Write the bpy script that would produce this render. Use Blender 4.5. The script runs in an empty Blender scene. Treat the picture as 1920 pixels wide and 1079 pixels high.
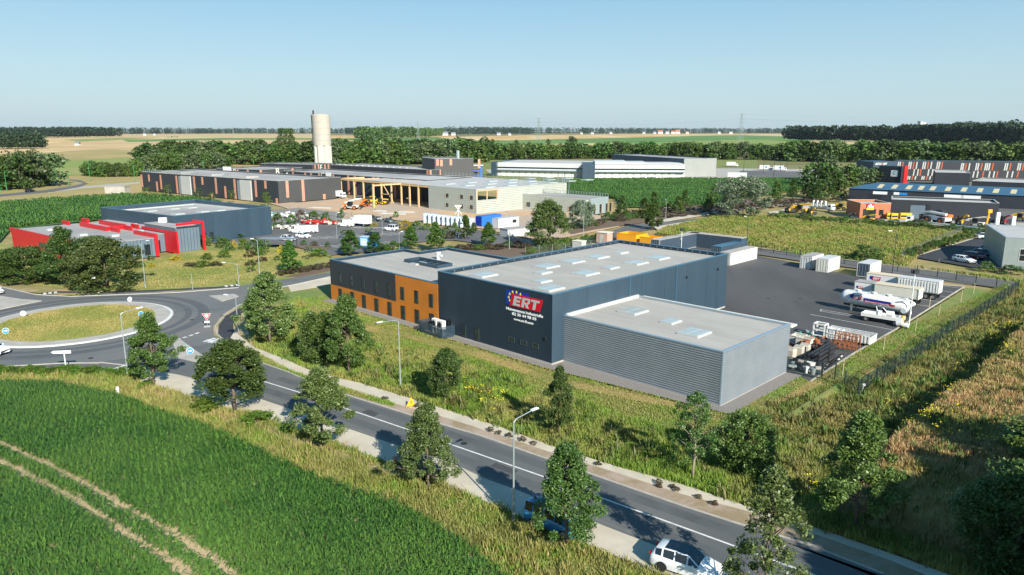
import bpy, math, random
import numpy as np
from mathutils import Vector, Matrix
random.seed(7); RN = np.random.default_rng(11)
scene = bpy.context.scene
COL = scene.collection
rad = math.radians
# ---------------------------------------------------------------- camera, sky, sun, exposure
FPX, YH, CAMH = 1370.0, 245.0, 28.0           # focal length and horizon row in photo pixels, drone height in metres
PITCH = math.atan((539.5 - YH) / FPX)
cam_data = bpy.data.cameras.new('camera'); cam = bpy.data.objects.new('camera', cam_data); COL.objects.link(cam)
cam.location = (0, 0, CAMH); cam.rotation_euler = (math.pi / 2 - PITCH, 0, 0)
cam_data.sensor_width = 36; cam_data.lens = 36 * FPX / 1920; cam_data.clip_start = 0.5; cam_data.clip_end = 40000
scene.camera = cam
SUN_AZ, SUN_EL = -63.5, 29.5                   # degrees: direction towards the sun (x axis = 0), elevation
world = bpy.data.worlds.new('World'); scene.world = world; world.use_nodes = True
wn = world.node_tree.nodes; wl = world.node_tree.links
bg = wn['Background']; sky = wn.new('ShaderNodeTexSky'); sky.sky_type = 'NISHITA'; sky.sun_disc = False
sky.sun_elevation = rad(SUN_EL); sky.sun_rotation = rad(90 - SUN_AZ)
sky.altitude = 50; sky.air_density = 1.0; sky.dust_density = 1.2; sky.ozone_density = 2.0

nb = wn.new('ShaderNodeVectorMath'); nb.operation = 'SCALE'; nb.inputs['Scale'].default_value = 0.08; wl.new(sky.outputs[0], nb.inputs[0])
wtc = wn.new('ShaderNodeTexCoord'); wsx = wn.new('ShaderNodeSeparateXYZ'); wl.new(wtc.outputs['Generated'], wsx.inputs[0])
wr_ = wn.new('ShaderNodeValToRGB'); wl.new(wsx.outputs[2], wr_.inputs[0]); cr_ = wr_.color_ramp; cr_.elements[0].position = 0.0; cr_.elements[0].color = (.33, .42, .455, 1); cr_.elements[1].position = .45; cr_.elements[1].color = (.035, .155, .30, 1)
for pos_, col_ in ((.07, (.275, .40, .465, 1)), (.20, (.138, .305, .44, 1)), (.33, (.06, .21, .375, 1))): e_ = cr_.elements.new(pos_); e_.color = col_
wmx = wn.new('ShaderNodeMix'); wmx.data_type = 'RGBA'; wmx.inputs[0].default_value = .8; wl.new(nb.outputs[0], wmx.inputs[6]); wl.new(wr_.outputs[0], wmx.inputs[7]); wl.new(wmx.outputs[2], bg.inputs['Color'])
bg.inputs['Strength'].default_value = 1.0
sd = bpy.data.lights.new('sun', 'SUN'); sd.energy = 5.0; sd.angle = rad(0.5); sd.color = (1.0, 0.94, 0.83)
so = bpy.data.objects.new('sun', sd); COL.objects.link(so); so.location = (30, -60, 60)
sv = Vector((math.cos(rad(SUN_AZ)) * math.cos(rad(SUN_EL)), math.sin(rad(SUN_AZ)) * math.cos(rad(SUN_EL)), math.sin(rad(SUN_EL))))
so.rotation_euler = sv.to_track_quat('Z', 'Y').to_euler()
scene.view_settings.view_transform = 'Standard'; scene.view_settings.look = 'None'
scene.view_settings.gamma = 1; scene.view_settings.exposure = 0.85
scene.render.engine = 'CYCLES'
# ---------------------------------------------------------------- survey helpers: where a photo pixel meets a level plane
_F = np.array([0, math.cos(PITCH), -math.sin(PITCH)]); _U = np.array([0, math.sin(PITCH), math.cos(PITCH)]); _R = np.array([1., 0, 0])
def ray(x, y): return _F + _R * (x - 960) / FPX + _U * (539.5 - y) / FPX
def P(x, y, z=0.0):
    d = ray(x, y); k = (z - CAMH) / d[2]; return Vector((d[0] * k, d[1] * k, z))
def px_of(p):
    v = np.array(p, float) - np.array([0, 0, CAMH]); w = v @ _F
    return 960 + FPX * (v @ _R) / w, 539.5 - FPX * (v @ _U) / w
def hgt(bx, by, ty):
    b = P(bx, by); lo, hi = 0.0, 140.0
    for _ in range(40):
        m = (lo + hi) / 2
        if px_of((b.x, b.y, m))[1] > ty: lo = m
        else: hi = m
    return lo
AX = rad(-44.8)                                # heading of the main facade, left to right
UX = Vector((math.cos(AX), math.sin(AX), 0)); UY = Vector((-math.sin(AX), math.cos(AX), 0))
ORG = P(1034.3, 685)
def S2W(s, t, z=0): return ORG - UX * s + UY * t + Vector((0, 0, z))
def W2S(p): d = Vector(p) - ORG; return -d.dot(UX), d.dot(UY)
# ---------------------------------------------------------------- object helpers
def tag(o, label=None, cat=None, group=None, kind=None):
    if label: o['label'] = label
    if cat: o['category'] = cat
    if group: o['group'] = group
    if kind: o['kind'] = kind
    return o
def thing(name, label, cat, loc=(0, 0, 0), rz=0.0, group=None):
    o = bpy.data.objects.new(name, None); COL.objects.link(o); o.location = loc; o.rotation_euler = (0, 0, rz)
    o.empty_display_size = 0.5
    return tag(o, label, cat, group)
class MB:
    def __init__(s): s.v = []; s.f = []; s.m = []
    def add(s, vs, fs, m=0):
        n = len(s.v); s.v += [tuple(v) for v in vs]; s.f += [tuple(i + n for i in f) for f in fs]; s.m += [m] * len(fs); return s
    def box(s, x0, x1, y0, y1, z0, z1, m=0):
        return s.add([(x0,y0,z0),(x1,y0,z0),(x1,y1,z0),(x0,y1,z0),(x0,y0,z1),(x1,y0,z1),(x1,y1,z1),(x0,y1,z1)],
                     [(0,3,2,1),(4,5,6,7),(0,1,5,4),(1,2,6,5),(2,3,7,6),(3,0,4,7)], m)
    def obox(s, c, ang, L, W, z0, z1, m=0):
        ca, sa = math.cos(ang), math.sin(ang); q = []
        for z in (z0, z1):
            for x, y in ((-L/2,-W/2),(L/2,-W/2),(L/2,W/2),(-L/2,W/2)): q.append((c[0]+x*ca-y*sa, c[1]+x*sa+y*ca, z))
        return s.add(q, [(0,3,2,1),(4,5,6,7),(0,1,5,4),(1,2,6,5),(2,3,7,6),(3,0,4,7)], m)
    def prism(s, pts, z0, z1, m=0, bottom=True):
        n = len(pts); vs = [(p[0],p[1],z0) for p in pts] + [(p[0],p[1],z1) for p in pts]
        fs = [(i,(i+1)%n,n+(i+1)%n,n+i) for i in range(n)] + [tuple(range(n,2*n))]
        if bottom: fs.append(tuple(range(n-1,-1,-1)))
        return s.add(vs, fs, m)
    def tube(s, pts, r, n=8, m=0, cap=True):
        pts = [Vector(p) for p in pts]; rs = r if isinstance(r, (list, tuple)) else [r]*len(pts); vs = []; fs = []
        for i, p in enumerate(pts):
            d = (pts[min(i+1,len(pts)-1)] - pts[max(i-1,0)]).normalized()
            a = d.cross(Vector((0,0,1))) if abs(d.z) < .9 else d.cross(Vector((1,0,0))); a.normalize(); b = d.cross(a)
            for k in range(n):
                t = 2*math.pi*k/n; vs.append(p + (a*math.cos(t) + b*math.sin(t))*rs[i])
        for i in range(len(pts)-1):
            for k in range(n): fs.append((i*n+k, i*n+(k+1)%n, (i+1)*n+(k+1)%n, (i+1)*n+k))
        if cap: fs += [tuple(range(n-1,-1,-1)), tuple((len(pts)-1)*n+k for k in range(n))]
        return s.add(vs, fs, m)
    def sheet(s, pts, z, m=0): return s.add([(p[0],p[1],z) for p in pts], [tuple(range(len(pts)))], m)
    def slab(s, pts, z, m=0): return s.prism(pts, z-.07, z, m, bottom=False)
    def build(s, name, mats, parent=None, smooth=False, bevel=0):
        me = bpy.data.meshes.new(name); me.from_pydata(s.v, [], s.f)
        if not isinstance(mats, (list, tuple)): mats = [mats]
        for q in mats: me.materials.append(q)
        if len(mats) > 1: me.polygons.foreach_set('material_index', s.m)
        if smooth: me.polygons.foreach_set('use_smooth', [True]*len(s.f))
        me.update()
        o = bpy.data.objects.new(name, me); COL.objects.link(o); o.parent = parent
        if bevel:
            b = o.modifiers.new('bevel', 'BEVEL'); b.width = bevel; b.segments = 2; b.limit_method = 'ANGLE'
        return o
def npmesh(name, V, Fq, mat, parent=None, link=True):
    V = np.asarray(V, np.float32); Fq = np.asarray(Fq, np.int32); n, k = Fq.shape
    me = bpy.data.meshes.new(name); me.vertices.add(len(V)); me.vertices.foreach_set('co', V.ravel())
    me.loops.add(n*k); me.loops.foreach_set('vertex_index', Fq.ravel()); me.polygons.add(n)
    me.polygons.foreach_set('loop_start', np.arange(0, n*k, k, dtype=np.int32)); me.polygons.foreach_set('loop_total', np.full(n, k, np.int32))
    me.materials.append(mat); me.update(calc_edges=True)
    if not link: return me
    o = bpy.data.objects.new(name, me); COL.objects.link(o); o.parent = parent; return o
def clone(root, loc, rz, label=None, group=None, scale=None, parent=None):
    c = root.copy(); COL.objects.link(c); c.parent = parent
    if parent is None:
        c.location = loc; c.rotation_euler = (0, 0, rz)
        if scale is not None: c.scale = scale
        if label: c['label'] = label
        if group: c['group'] = group
    for ch in root.children: clone(ch, None, None, parent=c)
    return c
# ---------------------------------------------------------------- materials
MATS = {}
def mat(name, c1, c2=None, scale=1.0, rough=0.7, metal=0.0, bump=0.0, bscale=None, c3=None, s3=0.05, detail=6, spec=0.4, lines=None, distort=0.0, stretch=None, lo=.35, hi=.65, lo3=.4, hi3=.6, coat=0):
    """procedural Principled material; lines=(axis, spacing, width, depth) adds joints every so many metres"""
    m = bpy.data.materials.new(name); m.use_nodes = True; MATS[name] = m; N = m.node_tree.nodes; L = m.node_tree.links
    b = N['Principled BSDF']; b.inputs['Roughness'].default_value = rough; b.inputs['Metallic'].default_value = metal
    b.inputs['Specular IOR Level'].default_value = spec; b.inputs['Coat Weight'].default_value = coat
    tc = N.new('ShaderNodeTexCoord'); vec = tc.outputs['Object']
    if stretch:
        mp = N.new('ShaderNodeMapping'); mp.inputs['Rotation'].default_value = (0, 0, stretch[1] if len(stretch) > 1 else 0)
        mp.inputs['Scale'].default_value = stretch[0]; L.new(vec, mp.inputs['Vector']); vec = mp.outputs[0]
    def noise(sc, det=detail, dis=distort):
        n = N.new('ShaderNodeTexNoise'); n.inputs['Scale'].default_value = sc; n.inputs['Detail'].default_value = det; n.inputs['Distortion'].default_value = dis
        n.inputs['Roughness'].default_value = .65
        L.new(vec, n.inputs['Vector']); return n.outputs['Fac']
    def mix(a, bb, fac):
        x = N.new('ShaderNodeMix'); x.data_type = 'RGBA'
        for i, q in ((6, a), (7, bb)):
            if isinstance(q, tuple): x.inputs[i].default_value = (*q, 1)
            else: L.new(q, x.inputs[i])
        L.new(fac, x.inputs[0]); return x.outputs[2]
    def ramp(f, lo, hi):
        r = N.new('ShaderNodeMapRange'); r.inputs[1].default_value = lo; r.inputs[2].default_value = hi; L.new(f, r.inputs[0]); return r.outputs[0]
    col = None
    if c2: col = mix(c1, c2, ramp(noise(scale), lo, hi))
    if c3: col = mix(col if col is not None else c1, c3, ramp(noise(s3, 4, .6), lo3, hi3))
    if col is not None: L.new(col, b.inputs['Base Color'])
    else: b.inputs['Base Color'].default_value = (*c1, 1)
    hgtn = None
    if bump:
        hgtn = noise(bscale or scale*4, 4, 0)
        bp = N.new('ShaderNodeBump'); bp.inputs['Strength'].default_value = min(1, bump); bp.inputs['Distance'].default_value = 0.05 if bump <= 1 else 0.05*bump
        L.new(hgtn, bp.inputs['Height']); L.new(bp.outputs[0], b.inputs['Normal'])
    if lines:
        ax, sp, wd, dp = lines
        sx = N.new('ShaderNodeSeparateXYZ'); L.new(tc.outputs['Object'], sx.inputs[0])
        def fr(o):
            d = N.new('ShaderNodeMath'); d.operation = 'DIVIDE'; d.inputs[1].default_value = sp; L.new(o, d.inputs[0])
            f = N.new('ShaderNodeMath'); f.operation = 'FRACT'; L.new(d.outputs[0], f.inputs[0])
            g = N.new('ShaderNodeMath'); g.operation = 'GREATER_THAN'; g.inputs[1].default_value = wd/sp; L.new(f.outputs[0], g.inputs[0]); return g.outputs[0]
        if ax == 'z': g = fr(sx.outputs[2])
        elif ax == 'x': g = fr(sx.outputs[0])
        elif ax == 'y': g = fr(sx.outputs[1])
        else:
            ad = N.new('ShaderNodeMath'); ad.operation = 'ADD'; L.new(sx.outputs[0], ad.inputs[0]); L.new(sx.outputs[1], ad.inputs[1]); g = fr(ad.outputs[0])
        bp = N.new('ShaderNodeBump'); bp.inputs['Strength'].default_value = 1; bp.inputs['Distance'].default_value = dp; L.new(g, bp.inputs['Height']); L.new(bp.outputs[0], b.inputs['Normal'])
    return m
def leafmat(name, c1, c2, c3=None, s3=.05, trans=.25, rough=.55, objvar=.25):
    m = bpy.data.materials.new(name); m.use_nodes = True; N = m.node_tree.nodes; L = m.node_tree.links
    b = N['Principled BSDF']; b.inputs['Roughness'].default_value = rough; b.inputs['Specular IOR Level'].default_value = .35
    g = N.new('ShaderNodeNewGeometry'); x = N.new('ShaderNodeMix'); x.data_type = 'RGBA'
    x.inputs[6].default_value = (*c1, 1); x.inputs[7].default_value = (*c2, 1); L.new(g.outputs['Random Per Island'], x.inputs[0]); out = x.outputs[2]
    if c3:
        n = N.new('ShaderNodeTexNoise'); n.inputs['Scale'].default_value = s3; n.inputs['Detail'].default_value = 5; L.new(g.outputs['Position'], n.inputs['Vector'])
        r = N.new('ShaderNodeMapRange'); r.inputs[1].default_value = .42; r.inputs[2].default_value = .58; L.new(n.outputs['Fac'], r.inputs[0])
        y = N.new('ShaderNodeMix'); y.data_type = 'RGBA'; L.new(out, y.inputs[6]); y.inputs[7].default_value = (*c3, 1)
        rr = N.new('ShaderNodeMath'); rr.operation = 'MULTIPLY'; L.new(r.outputs[0], rr.inputs[0]); rr.inputs[1].default_value = .8; L.new(rr.outputs[0], y.inputs[0]); out = y.outputs[2]
    if objvar:
        oi = N.new('ShaderNodeObjectInfo'); h = N.new('ShaderNodeHueSaturation'); L.new(out, h.inputs['Color'])
        mr = N.new('ShaderNodeMapRange'); mr.inputs[3].default_value = 1-objvar; mr.inputs[4].default_value = 1+objvar*1.3; L.new(oi.outputs['Random'], mr.inputs[0]); L.new(mr.outputs[0], h.inputs['Value'])
        ml = N.new('ShaderNodeMath'); ml.operation = 'MULTIPLY'; ml.inputs[1].default_value = 7.31; L.new(oi.outputs['Random'], ml.inputs[0])
        fr = N.new('ShaderNodeMath'); fr.operation = 'FRACT'; L.new(ml.outputs[0], fr.inputs[0])
        m2 = N.new('ShaderNodeMapRange'); m2.inputs[3].default_value = .48; m2.inputs[4].default_value = .515; L.new(fr.outputs[0], m2.inputs[0]); L.new(m2.outputs[0], h.inputs['Hue']); out = h.outputs[0]
    L.new(out, b.inputs['Base Color'])
    t = N.new('ShaderNodeBsdfTranslucent'); L.new(out, t.inputs['Color']); ms = N.new('ShaderNodeMixShader'); ms.inputs[0].default_value = trans
    L.new(b.outputs[0], ms.inputs[1]); L.new(t.outputs[0], ms.inputs[2]); L.new(ms.outputs[0], N['Material Output'].inputs['Surface']); MATS[name] = m
    return m
# ground
mat('ground', (.17,.15,.05), (.10,.13,.03), .02, .95, c3=(.23,.19,.09), s3=.004)
mat('asphalt', (.086,.094,.096), (.112,.12,.12), .25, .85, bump=.25, bscale=25, c3=(.125,.122,.118), s3=.07, stretch=((1,.18,1), rad(27.5)), lo3=.45, hi3=.72)
mat('asphalt_ring', (.10,.11,.112), (.135,.145,.146), .12, .85, bump=.25, bscale=25, c3=(.15,.145,.14), s3=.06, distort=.6)
mat('asphalt_yard', (.046,.046,.048), (.062,.062,.063), .18, .85, bump=.2, bscale=20, c3=(.082,.08,.08), s3=.05, stretch=((1,.25,1), rad(20)))
mat('tyre_wear', (.066,.072,.075), (.10,.107,.108), .5, .8, bump=.2, bscale=25, c3=(.09,.097,.10), s3=.12)
mat('dusty_edge', (.15,.15,.145), (.11,.115,.112), .8, .9, bump=.2, bscale=20)
mat('patch_asphalt', (.045,.048,.052), (.06,.063,.066), 1.5, .85, bump=.2, bscale=20)
mat('asphalt_new', (.030,.031,.036), (.042,.043,.048), .5, .8, bump=.2, bscale=20)
mat('asphalt_lot', (.085,.086,.087), (.11,.11,.11), .15, .85, c3=(.13,.125,.12), s3=.04)
mat('beige_path', (.42,.38,.30), (.52,.47,.38), .35, .95, bump=.3, bscale=12, c3=(.43,.38,.29), s3=.12, lo3=.5, hi3=.7)
mat('gravel', (.30,.22,.17), (.42,.34,.27), 9, .95, bump=.9, bscale=11, c3=(.26,.20,.12), s3=.3)
mat('gravel_grey', (.16,.145,.135), (.25,.235,.22), 10, .95, bump=.8, bscale=14)
mat('paint', (.66,.66,.64), (.50,.50,.48), 1.6, .7)
mat('kerb', (.42,.40,.36), (.33,.31,.28), 1.2, .85)
mat('concrete', (.40,.38,.34), (.31,.295,.265), .4, .9, bump=.2, bscale=8)
mat('sand', (.58,.36,.19), (.46,.30,.17), .09, .95, c3=(.38,.31,.24), s3=.035, bump=.4, bscale=2)
mat('mulch', (.105,.07,.05), (.16,.11,.075), 3, .95, bump=.7, bscale=6)
mat('earth', (.34,.24,.14), (.42,.32,.2), 1.5, .95, bump=.5, bscale=6, c3=(.20,.19,.06), s3=.15)
mat('hay', (.36,.27,.12), (.18,.21,.06), 2.2, .95, bump=.9, bscale=7, c3=(.36,.26,.12), s3=.5)
mat('lawn', (.235,.24,.06), (.30,.27,.09), 1.3, .95, c3=(.17,.20,.045), s3=.09, bump=.6, bscale=5)
mat('lawn_green', (.10,.17,.03), (.15,.2,.045), 1.2, .95, c3=(.2,.19,.06), s3=.15, bump=.6, bscale=5)
mat('meadow', (.15,.18,.03), (.10,.14,.02), .8, .95, c3=(.24,.18,.07), s3=.07, bump=.8, bscale=4)
mat('meadow_dry', (.25,.21,.07), (.16,.16,.04), .35, .95, c3=(.34,.25,.11), s3=.045, bump=.8, bscale=3)
mat('soil', (.48,.38,.23), (.38,.3,.18), 2.5, .95, bump=.8, bscale=5)
mat('corn_far', (.028,.085,.016), (.05,.125,.024), .7, .9, bump=1, bscale=1.6, c3=(.04,.11,.02), s3=.05)
mat('wheat', (.50,.30,.095), (.44,.27,.085), .02, .95, c3=(.55,.42,.22), s3=.006, stretch=((1,.1,1), .5))
mat('straw', (.55,.39,.20), (.50,.35,.17), .02, .95, c3=(.42,.30,.14), s3=.005)
mat('grass_far', (.12,.22,.025), (.16,.26,.04), .02, .95, c3=(.26,.25,.08), s3=.006)
mat('crop_far', (.045,.15,.02), (.075,.19,.03), .02, .95, c3=(.13,.21,.05), s3=.004)
mat('heath_far', (.30,.24,.09), (.22,.21,.06), .03, .95, c3=(.36,.27,.11), s3=.01)
# buildings
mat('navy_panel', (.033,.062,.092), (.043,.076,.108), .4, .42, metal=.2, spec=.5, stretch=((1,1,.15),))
mat('navy_front_shaded', (.014,.028,.045), (.021,.037,.056), .5, .5, metal=.1, spec=.4, stretch=((1,1,.12),))  # darker copy of the hall navy, the front's weaker sunlight put into its colour
mat('navy_trim', (.07,.17,.25), None, rough=.35, metal=.3)
mat('orange_panel', (.50,.17,.02), (.40,.135,.018), .25, .5, lines=('x', 1.15, .03, -.02))
mat('roof_membrane', (.40,.385,.345), (.34,.325,.295), .5, .9, c3=(.285,.275,.255), s3=.16, lo3=.42, hi3=.78, distort=.6, bump=.1, bscale=6, stretch=((.28,1.3,1),))
mat('roof_white', (.42,.42,.41), (.36,.36,.355), .3, .85)
mat('roof_grey', (.24,.235,.23), (.30,.295,.285), .12, .9, c3=(.36,.35,.34), s3=.03)
mat('skylight', (.40,.45,.45), (.34,.40,.40), 1, .25, spec=.6)
mat('steel_grey', (.31,.35,.39), (.27,.31,.345), .4, .42, metal=.45, spec=.5)
mat('steel_trim', (.36,.46,.55), None, rough=.35, metal=.5)
mat('glass', (.012,.018,.022), (.02,.03,.034), .4, .08, spec=.9)
mat('window_reveal', (.07,.16,.15), None, rough=.3)
mat('dark_frame', (.02,.023,.027), None, rough=.5)
mat('white_paint', (.74,.74,.71), (.66,.66,.64), 1.5, .5)
mat('white_wall', (.52,.53,.53), (.47,.48,.48), .2, .6)
mat('cream_paint', (.68,.66,.56), (.6,.58,.5), 1, .55)
mat('container_rib', (.66,.68,.68), (.5,.5,.48), 1.2, .5, lines=('xy', .42, .16, -.06))
mat('navy_container', (.035,.06,.09), (.05,.075,.105), 1, .5, lines=('xy', .5, .18, -.06))
mat('red_panel', (.50,.012,.018), (.45,.012,.018), .6, .42)
mat('slate_panel', (.10,.145,.185), (.12,.165,.205), .5, .5)
mat('seam_dark', (.025,.035,.05), None, rough=.6)
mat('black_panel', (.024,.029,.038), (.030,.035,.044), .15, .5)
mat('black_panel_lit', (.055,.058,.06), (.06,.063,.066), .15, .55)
mat('copper_panel', (.46,.22,.15), (.52,.27,.18), .6, .6)
mat('grey_white', (.38,.40,.39), (.42,.43,.42), .3, .6)
mat('clad_green', (.36,.39,.34), (.40,.43,.38), .3, .55, lines=('z', .62, .12, -.08))
mat('clad_pale', (.36,.385,.34), (.40,.42,.375), .3, .55, lines=('z', .62, .10, -.06))
mat('clad_blue', (.24,.30,.31), (.27,.33,.34), .3, .55, lines=('z', .55, .1, -.06))
mat('timber', (.58,.42,.22), (.50,.35,.18), 2, .7)
mat('corr_vert', (.30,.35,.35), (.26,.31,.31), .4, .45, metal=.3, lines=('xy', .42, .2, -.08))
mat('blue_roof', (.04,.10,.165), (.05,.12,.19), .4, .5, lines=('x', 1.0, .1, -.03))
mat('roof_skylight_tan', (.5,.45,.28), None, rough=.6)
mat('brick_orange', (.42,.15,.075), (.38,.13,.065), 1, .75)
mat('tower_concrete', (.34,.33,.295), (.39,.375,.34), .3, .9, c3=(.40,.37,.31), s3=.12, lines=('z', 4.2, .25, -.08))
mat('tower_base', (.46,.45,.42), (.41,.40,.37), .25, .9)
mat('pink_stone', (.44,.30,.25), (.38,.26,.22), 2, .9)
mat('yellow_orange', (.80,.36,.015), (.74,.33,.015), 1, .5)
mat('blue_sheet', (.025,.14,.50), (.03,.16,.55), .5, .5)
# objects
mat('galv', (.36,.42,.42), (.30,.36,.36), 3, .45, metal=.4)
mat('lamp_pale', (.62,.66,.66), None, rough=.4)
mat('fence_green', (.015,.035,.038), None, rough=.5)
mat('fence_grey', (.25,.27,.25), None, rough=.5, metal=.4)
mat('wood_stake', (.50,.42,.26), (.42,.35,.21), 3, .85)
mat('hall_grey', (.235,.25,.24), (.26,.275,.265), .2, .6)
mat('green_pole', (.04,.26,.09), None, rough=.5)
mat('bark', (.16,.125,.09), (.10,.08,.06), 6, .9, bump=.6, bscale=20)
mat('bark_pale', (.30,.26,.19), (.22,.19,.14), 6, .9, bump=.4, bscale=20)
mat('rubber', (.016,.016,.017), None, rough=.75)
mat('rim', (.42,.43,.44), None, rough=.35, metal=.7)
mat('rim_dark', (.06,.062,.066), None, rough=.35, metal=.6)
mat('car_white', (.70,.72,.73), None, rough=.25, coat=.6)
mat('car_black', (.012,.014,.018), None, rough=.2, coat=.8)
mat('car_navy', (.014,.03,.075), None, rough=.22, coat=.8)
mat('car_blue', (.02,.16,.32), None, rough=.22, coat=.8)
mat('car_red', (.14,.012,.02), None, rough=.22, coat=.8)
mat('car_silver', (.40,.45,.48), None, rough=.3, coat=.6, metal=.3)
mat('carglass', (.008,.011,.015), None, rough=.06, spec=.9)
mat('lamp_red', (.45,.01,.01), None, rough=.3)
mat('lamp_clear', (.7,.72,.72), None, rough=.15)
mat('yellow', (.78,.48,.02), (.7,.42,.02), 2, .5)
mat('strip_rust', (.38,.085,.03), None, rough=.6)
mat('orange', (.72,.16,.02), None, rough=.5)
mat('red', (.50,.015,.015), (.4,.02,.02), 2, .5)
mat('rust', (.36,.12,.035), (.22,.07,.03), 4, .85, bump=.5, bscale=10)
mat('dark_steel', (.03,.032,.037), (.05,.05,.055), 3, .55, metal=.4)
mat('crate_ply', (.55,.42,.24), (.48,.36,.2), 3, .8)
mat('crate_white', (.60,.58,.5), (.5,.48,.42), 2, .7)
mat('big_bag', (.48,.45,.38), (.38,.35,.29), 3, .9, bump=.8, bscale=5)
mat('teal', (.03,.30,.24), None, rough=.5)
mat('green_dark', (.02,.08,.05), None, rough=.5)
mat('sign_blue', (.02,.22,.55), None, rough=.4)
mat('eu_blue', (.005,.03,.26), None, rough=.45)
mat('eu_yellow', (.85,.75,.03), None, rough=.5)
mat('sign_red', (.52,.004,.02), None, rough=.45)
mat('sign_white', (.74,.76,.76), None, rough=.45)
mat('wrap', (.50,.56,.62), (.36,.44,.52), 1.5, .35)
mat('roof_tile_red', (.42,.12,.06), (.36,.10,.05), .5, .8)
mat('roof_slate', (.16,.17,.19), None, rough=.7)
mat('flower_yellow', (.75,.6,.02), None, rough=.7)
mat('tan_top', (.60,.52,.38), (.54,.46,.33), 1, .7)
# ================================================================ THE SETTING: ground, fields, roads, pavements
def pxs(*q, z=0.0): return [P(x, y, z) for x, y in q]
def struct(name, mb, m, **k): return tag(mb.build(name, m, **k), kind='structure')
def field(name, pts, z, m): return struct(name, MB().slab(pts, z), MATS[m])
def ss(x): x = min(1, max(0, x)); return x*x*(3-2*x)
MND_S = -37.5                    # foot line of the raised rough ground on the right, parallel to the hall
def mound_h(x, y):
    s, t = W2S((x, y, 0)); edge = MND_S + .3*math.sin(t*.17) + .25*math.sin(t*.43+1)
    return 2.5 * ss((edge - s)/1.9) * ss((t + 11.5)/6)
G = MB()                                        # one ground sheet to the horizon, lowered a hair under everything else
R0 = 14000; n = 48
G.slab([(R0*math.cos(2*math.pi*i/n), R0*math.sin(2*math.pi*i/n)) for i in range(n)], -.35)
struct('ground', G, MATS['ground'])
# land near and far (pixel outlines surveyed onto level ground)
field('meadow_ground', [(-600,20),(600,20),(600,420),(-600,420)], -.30, 'meadow_dry')
FZ = -.2
def fpx(name, m, z, *q): return field(name, pxs(*q), z, m)
fpx('wheat_field', 'wheat', -.24, (-500,262),(240,256),(520,254.3),(860,254.5),(860,300),(500,310),(260,312),(-500,318))
fpx('stubble_field', 'straw', -.2, (-400,252.2),(300,251.2),(600,251.4),(600,258.5),(300,258),(-400,266))
fpx('stubble_field', 'straw', -.16, (40,279),(120,266),(350,262),(640,262.5),(640,284),(470,285),(300,284),(180,286))
fpx('pasture', 'grass_far', -.16, (-400,302),(100,303),(240,296),(270,300),(240,322),(110,330),(-400,346))
fpx('pasture', 'heath_far', -.13, (-400,290),(60,288),(200,279),(262,284),(280,294),(100,303),(-400,306))
fpx('rough_grass', 'heath_far', -.12, (-400,346),(110,331),(240,322),(270,330),(268,368),(240,368),(0,390),(-400,420))
fpx('crop_strip', 'crop_far', -.2, (600,260.5),(820,257),(1120,254.5),(1600,254.5),(1600,286),(1240,280),(820,268),(640,263))
fpx('wheat_field', 'wheat', -.12, (820,257.6),(990,253.8),(1230,251.4),(1500,251.2),(1500,252.5),(1340,254.3),(1160,258.6),(950,263.5),(860,263.5))
fpx('stubble_field', 'straw', -.08, (880,276),(930,273),(1050,269.5),(1160,267.5),(1140,271),(1060,275),(960,283),(890,285))
fpx('crop_strip', 'crop_far', -.14, (230,262.5),(420,259),(640,259.5),(640,262),(430,262.6),(240,266.5))
fpx('pasture', 'grass_far', -.09, (120,262),(230,258.5),(300,258.8),(240,262),(150,266))
fpx('stubble_field', 'straw', -.07, (-300,268),(-40,266),(70,267),(60,277),(-60,283),(-300,288))
fpx('crop_strip', 'grass_far', -.1, (1130,270),(1260,266),(1400,262),(1480,262),(1480,275),(1300,278),(1180,276))
fpx('wheat_field', 'wheat', -.08, (1390,253.9),(1480,252.6),(1560,252.6),(1560,256),(1470,256))
fpx('stubble_field', 'straw', -.06, (1520,263.5),(1640,265.5),(1640,272),(1520,270))
fpx('meadow_ground', 'lawn_green', -.10, (900,300),(1420,300),(1420,335),(1300,338),(1000,345),(900,330))
fpx('industrial_ground', 'concrete', -.08, (920,326),(1090,331),(1285,334),(1360,336),(1480,336),(1560,335),(1560,318),(1380,316),(1240,315),(1000,315),(910,318))
fpx('asphalt_yard', 'asphalt_lot', -.03, (1365,338),(1500,338),(1520,322),(1390,320))
fpx('industrial_ground', 'asphalt_lot', -.06, (1620,350),(1700,340),(2150,352),(2150,446),(1900,446),(1830,443),(1780,425),(1700,412),(1600,410),(1590,380))
fpx('industrial_ground', 'concrete', -.02, (1640,413),(1690,409),(2100,425),(2100,440),(1890,437),(1830,428))
# crop fields standing between the buildings: low sheets, maize plants stand on the near ones
fpx('maize_ground', 'corn_far', .25, (-300,408),(0,382),(120,373),(235,366),(330,369),(420,377),(330,383),(188,392),(196,412),(20,432),(0,455),(-300,478))
fpx('maize_ground', 'corn_far', .25, (1018,342),(1100,338),(1280,336.5),(1500,337),(1560,345),(1520,352),(1450,365),(1330,385),(1165,390),(1155,372),(1020,362))
# rough meadow between yard road and rental yard
fpx('meadow_ground', 'meadow_dry', -.05, (1240,428),(1340,405),(1460,403),(1640,412),(1830,436),(1725,478),(1700,505),(1560,482),(1430,466),(1330,452),(1230,440))
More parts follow.
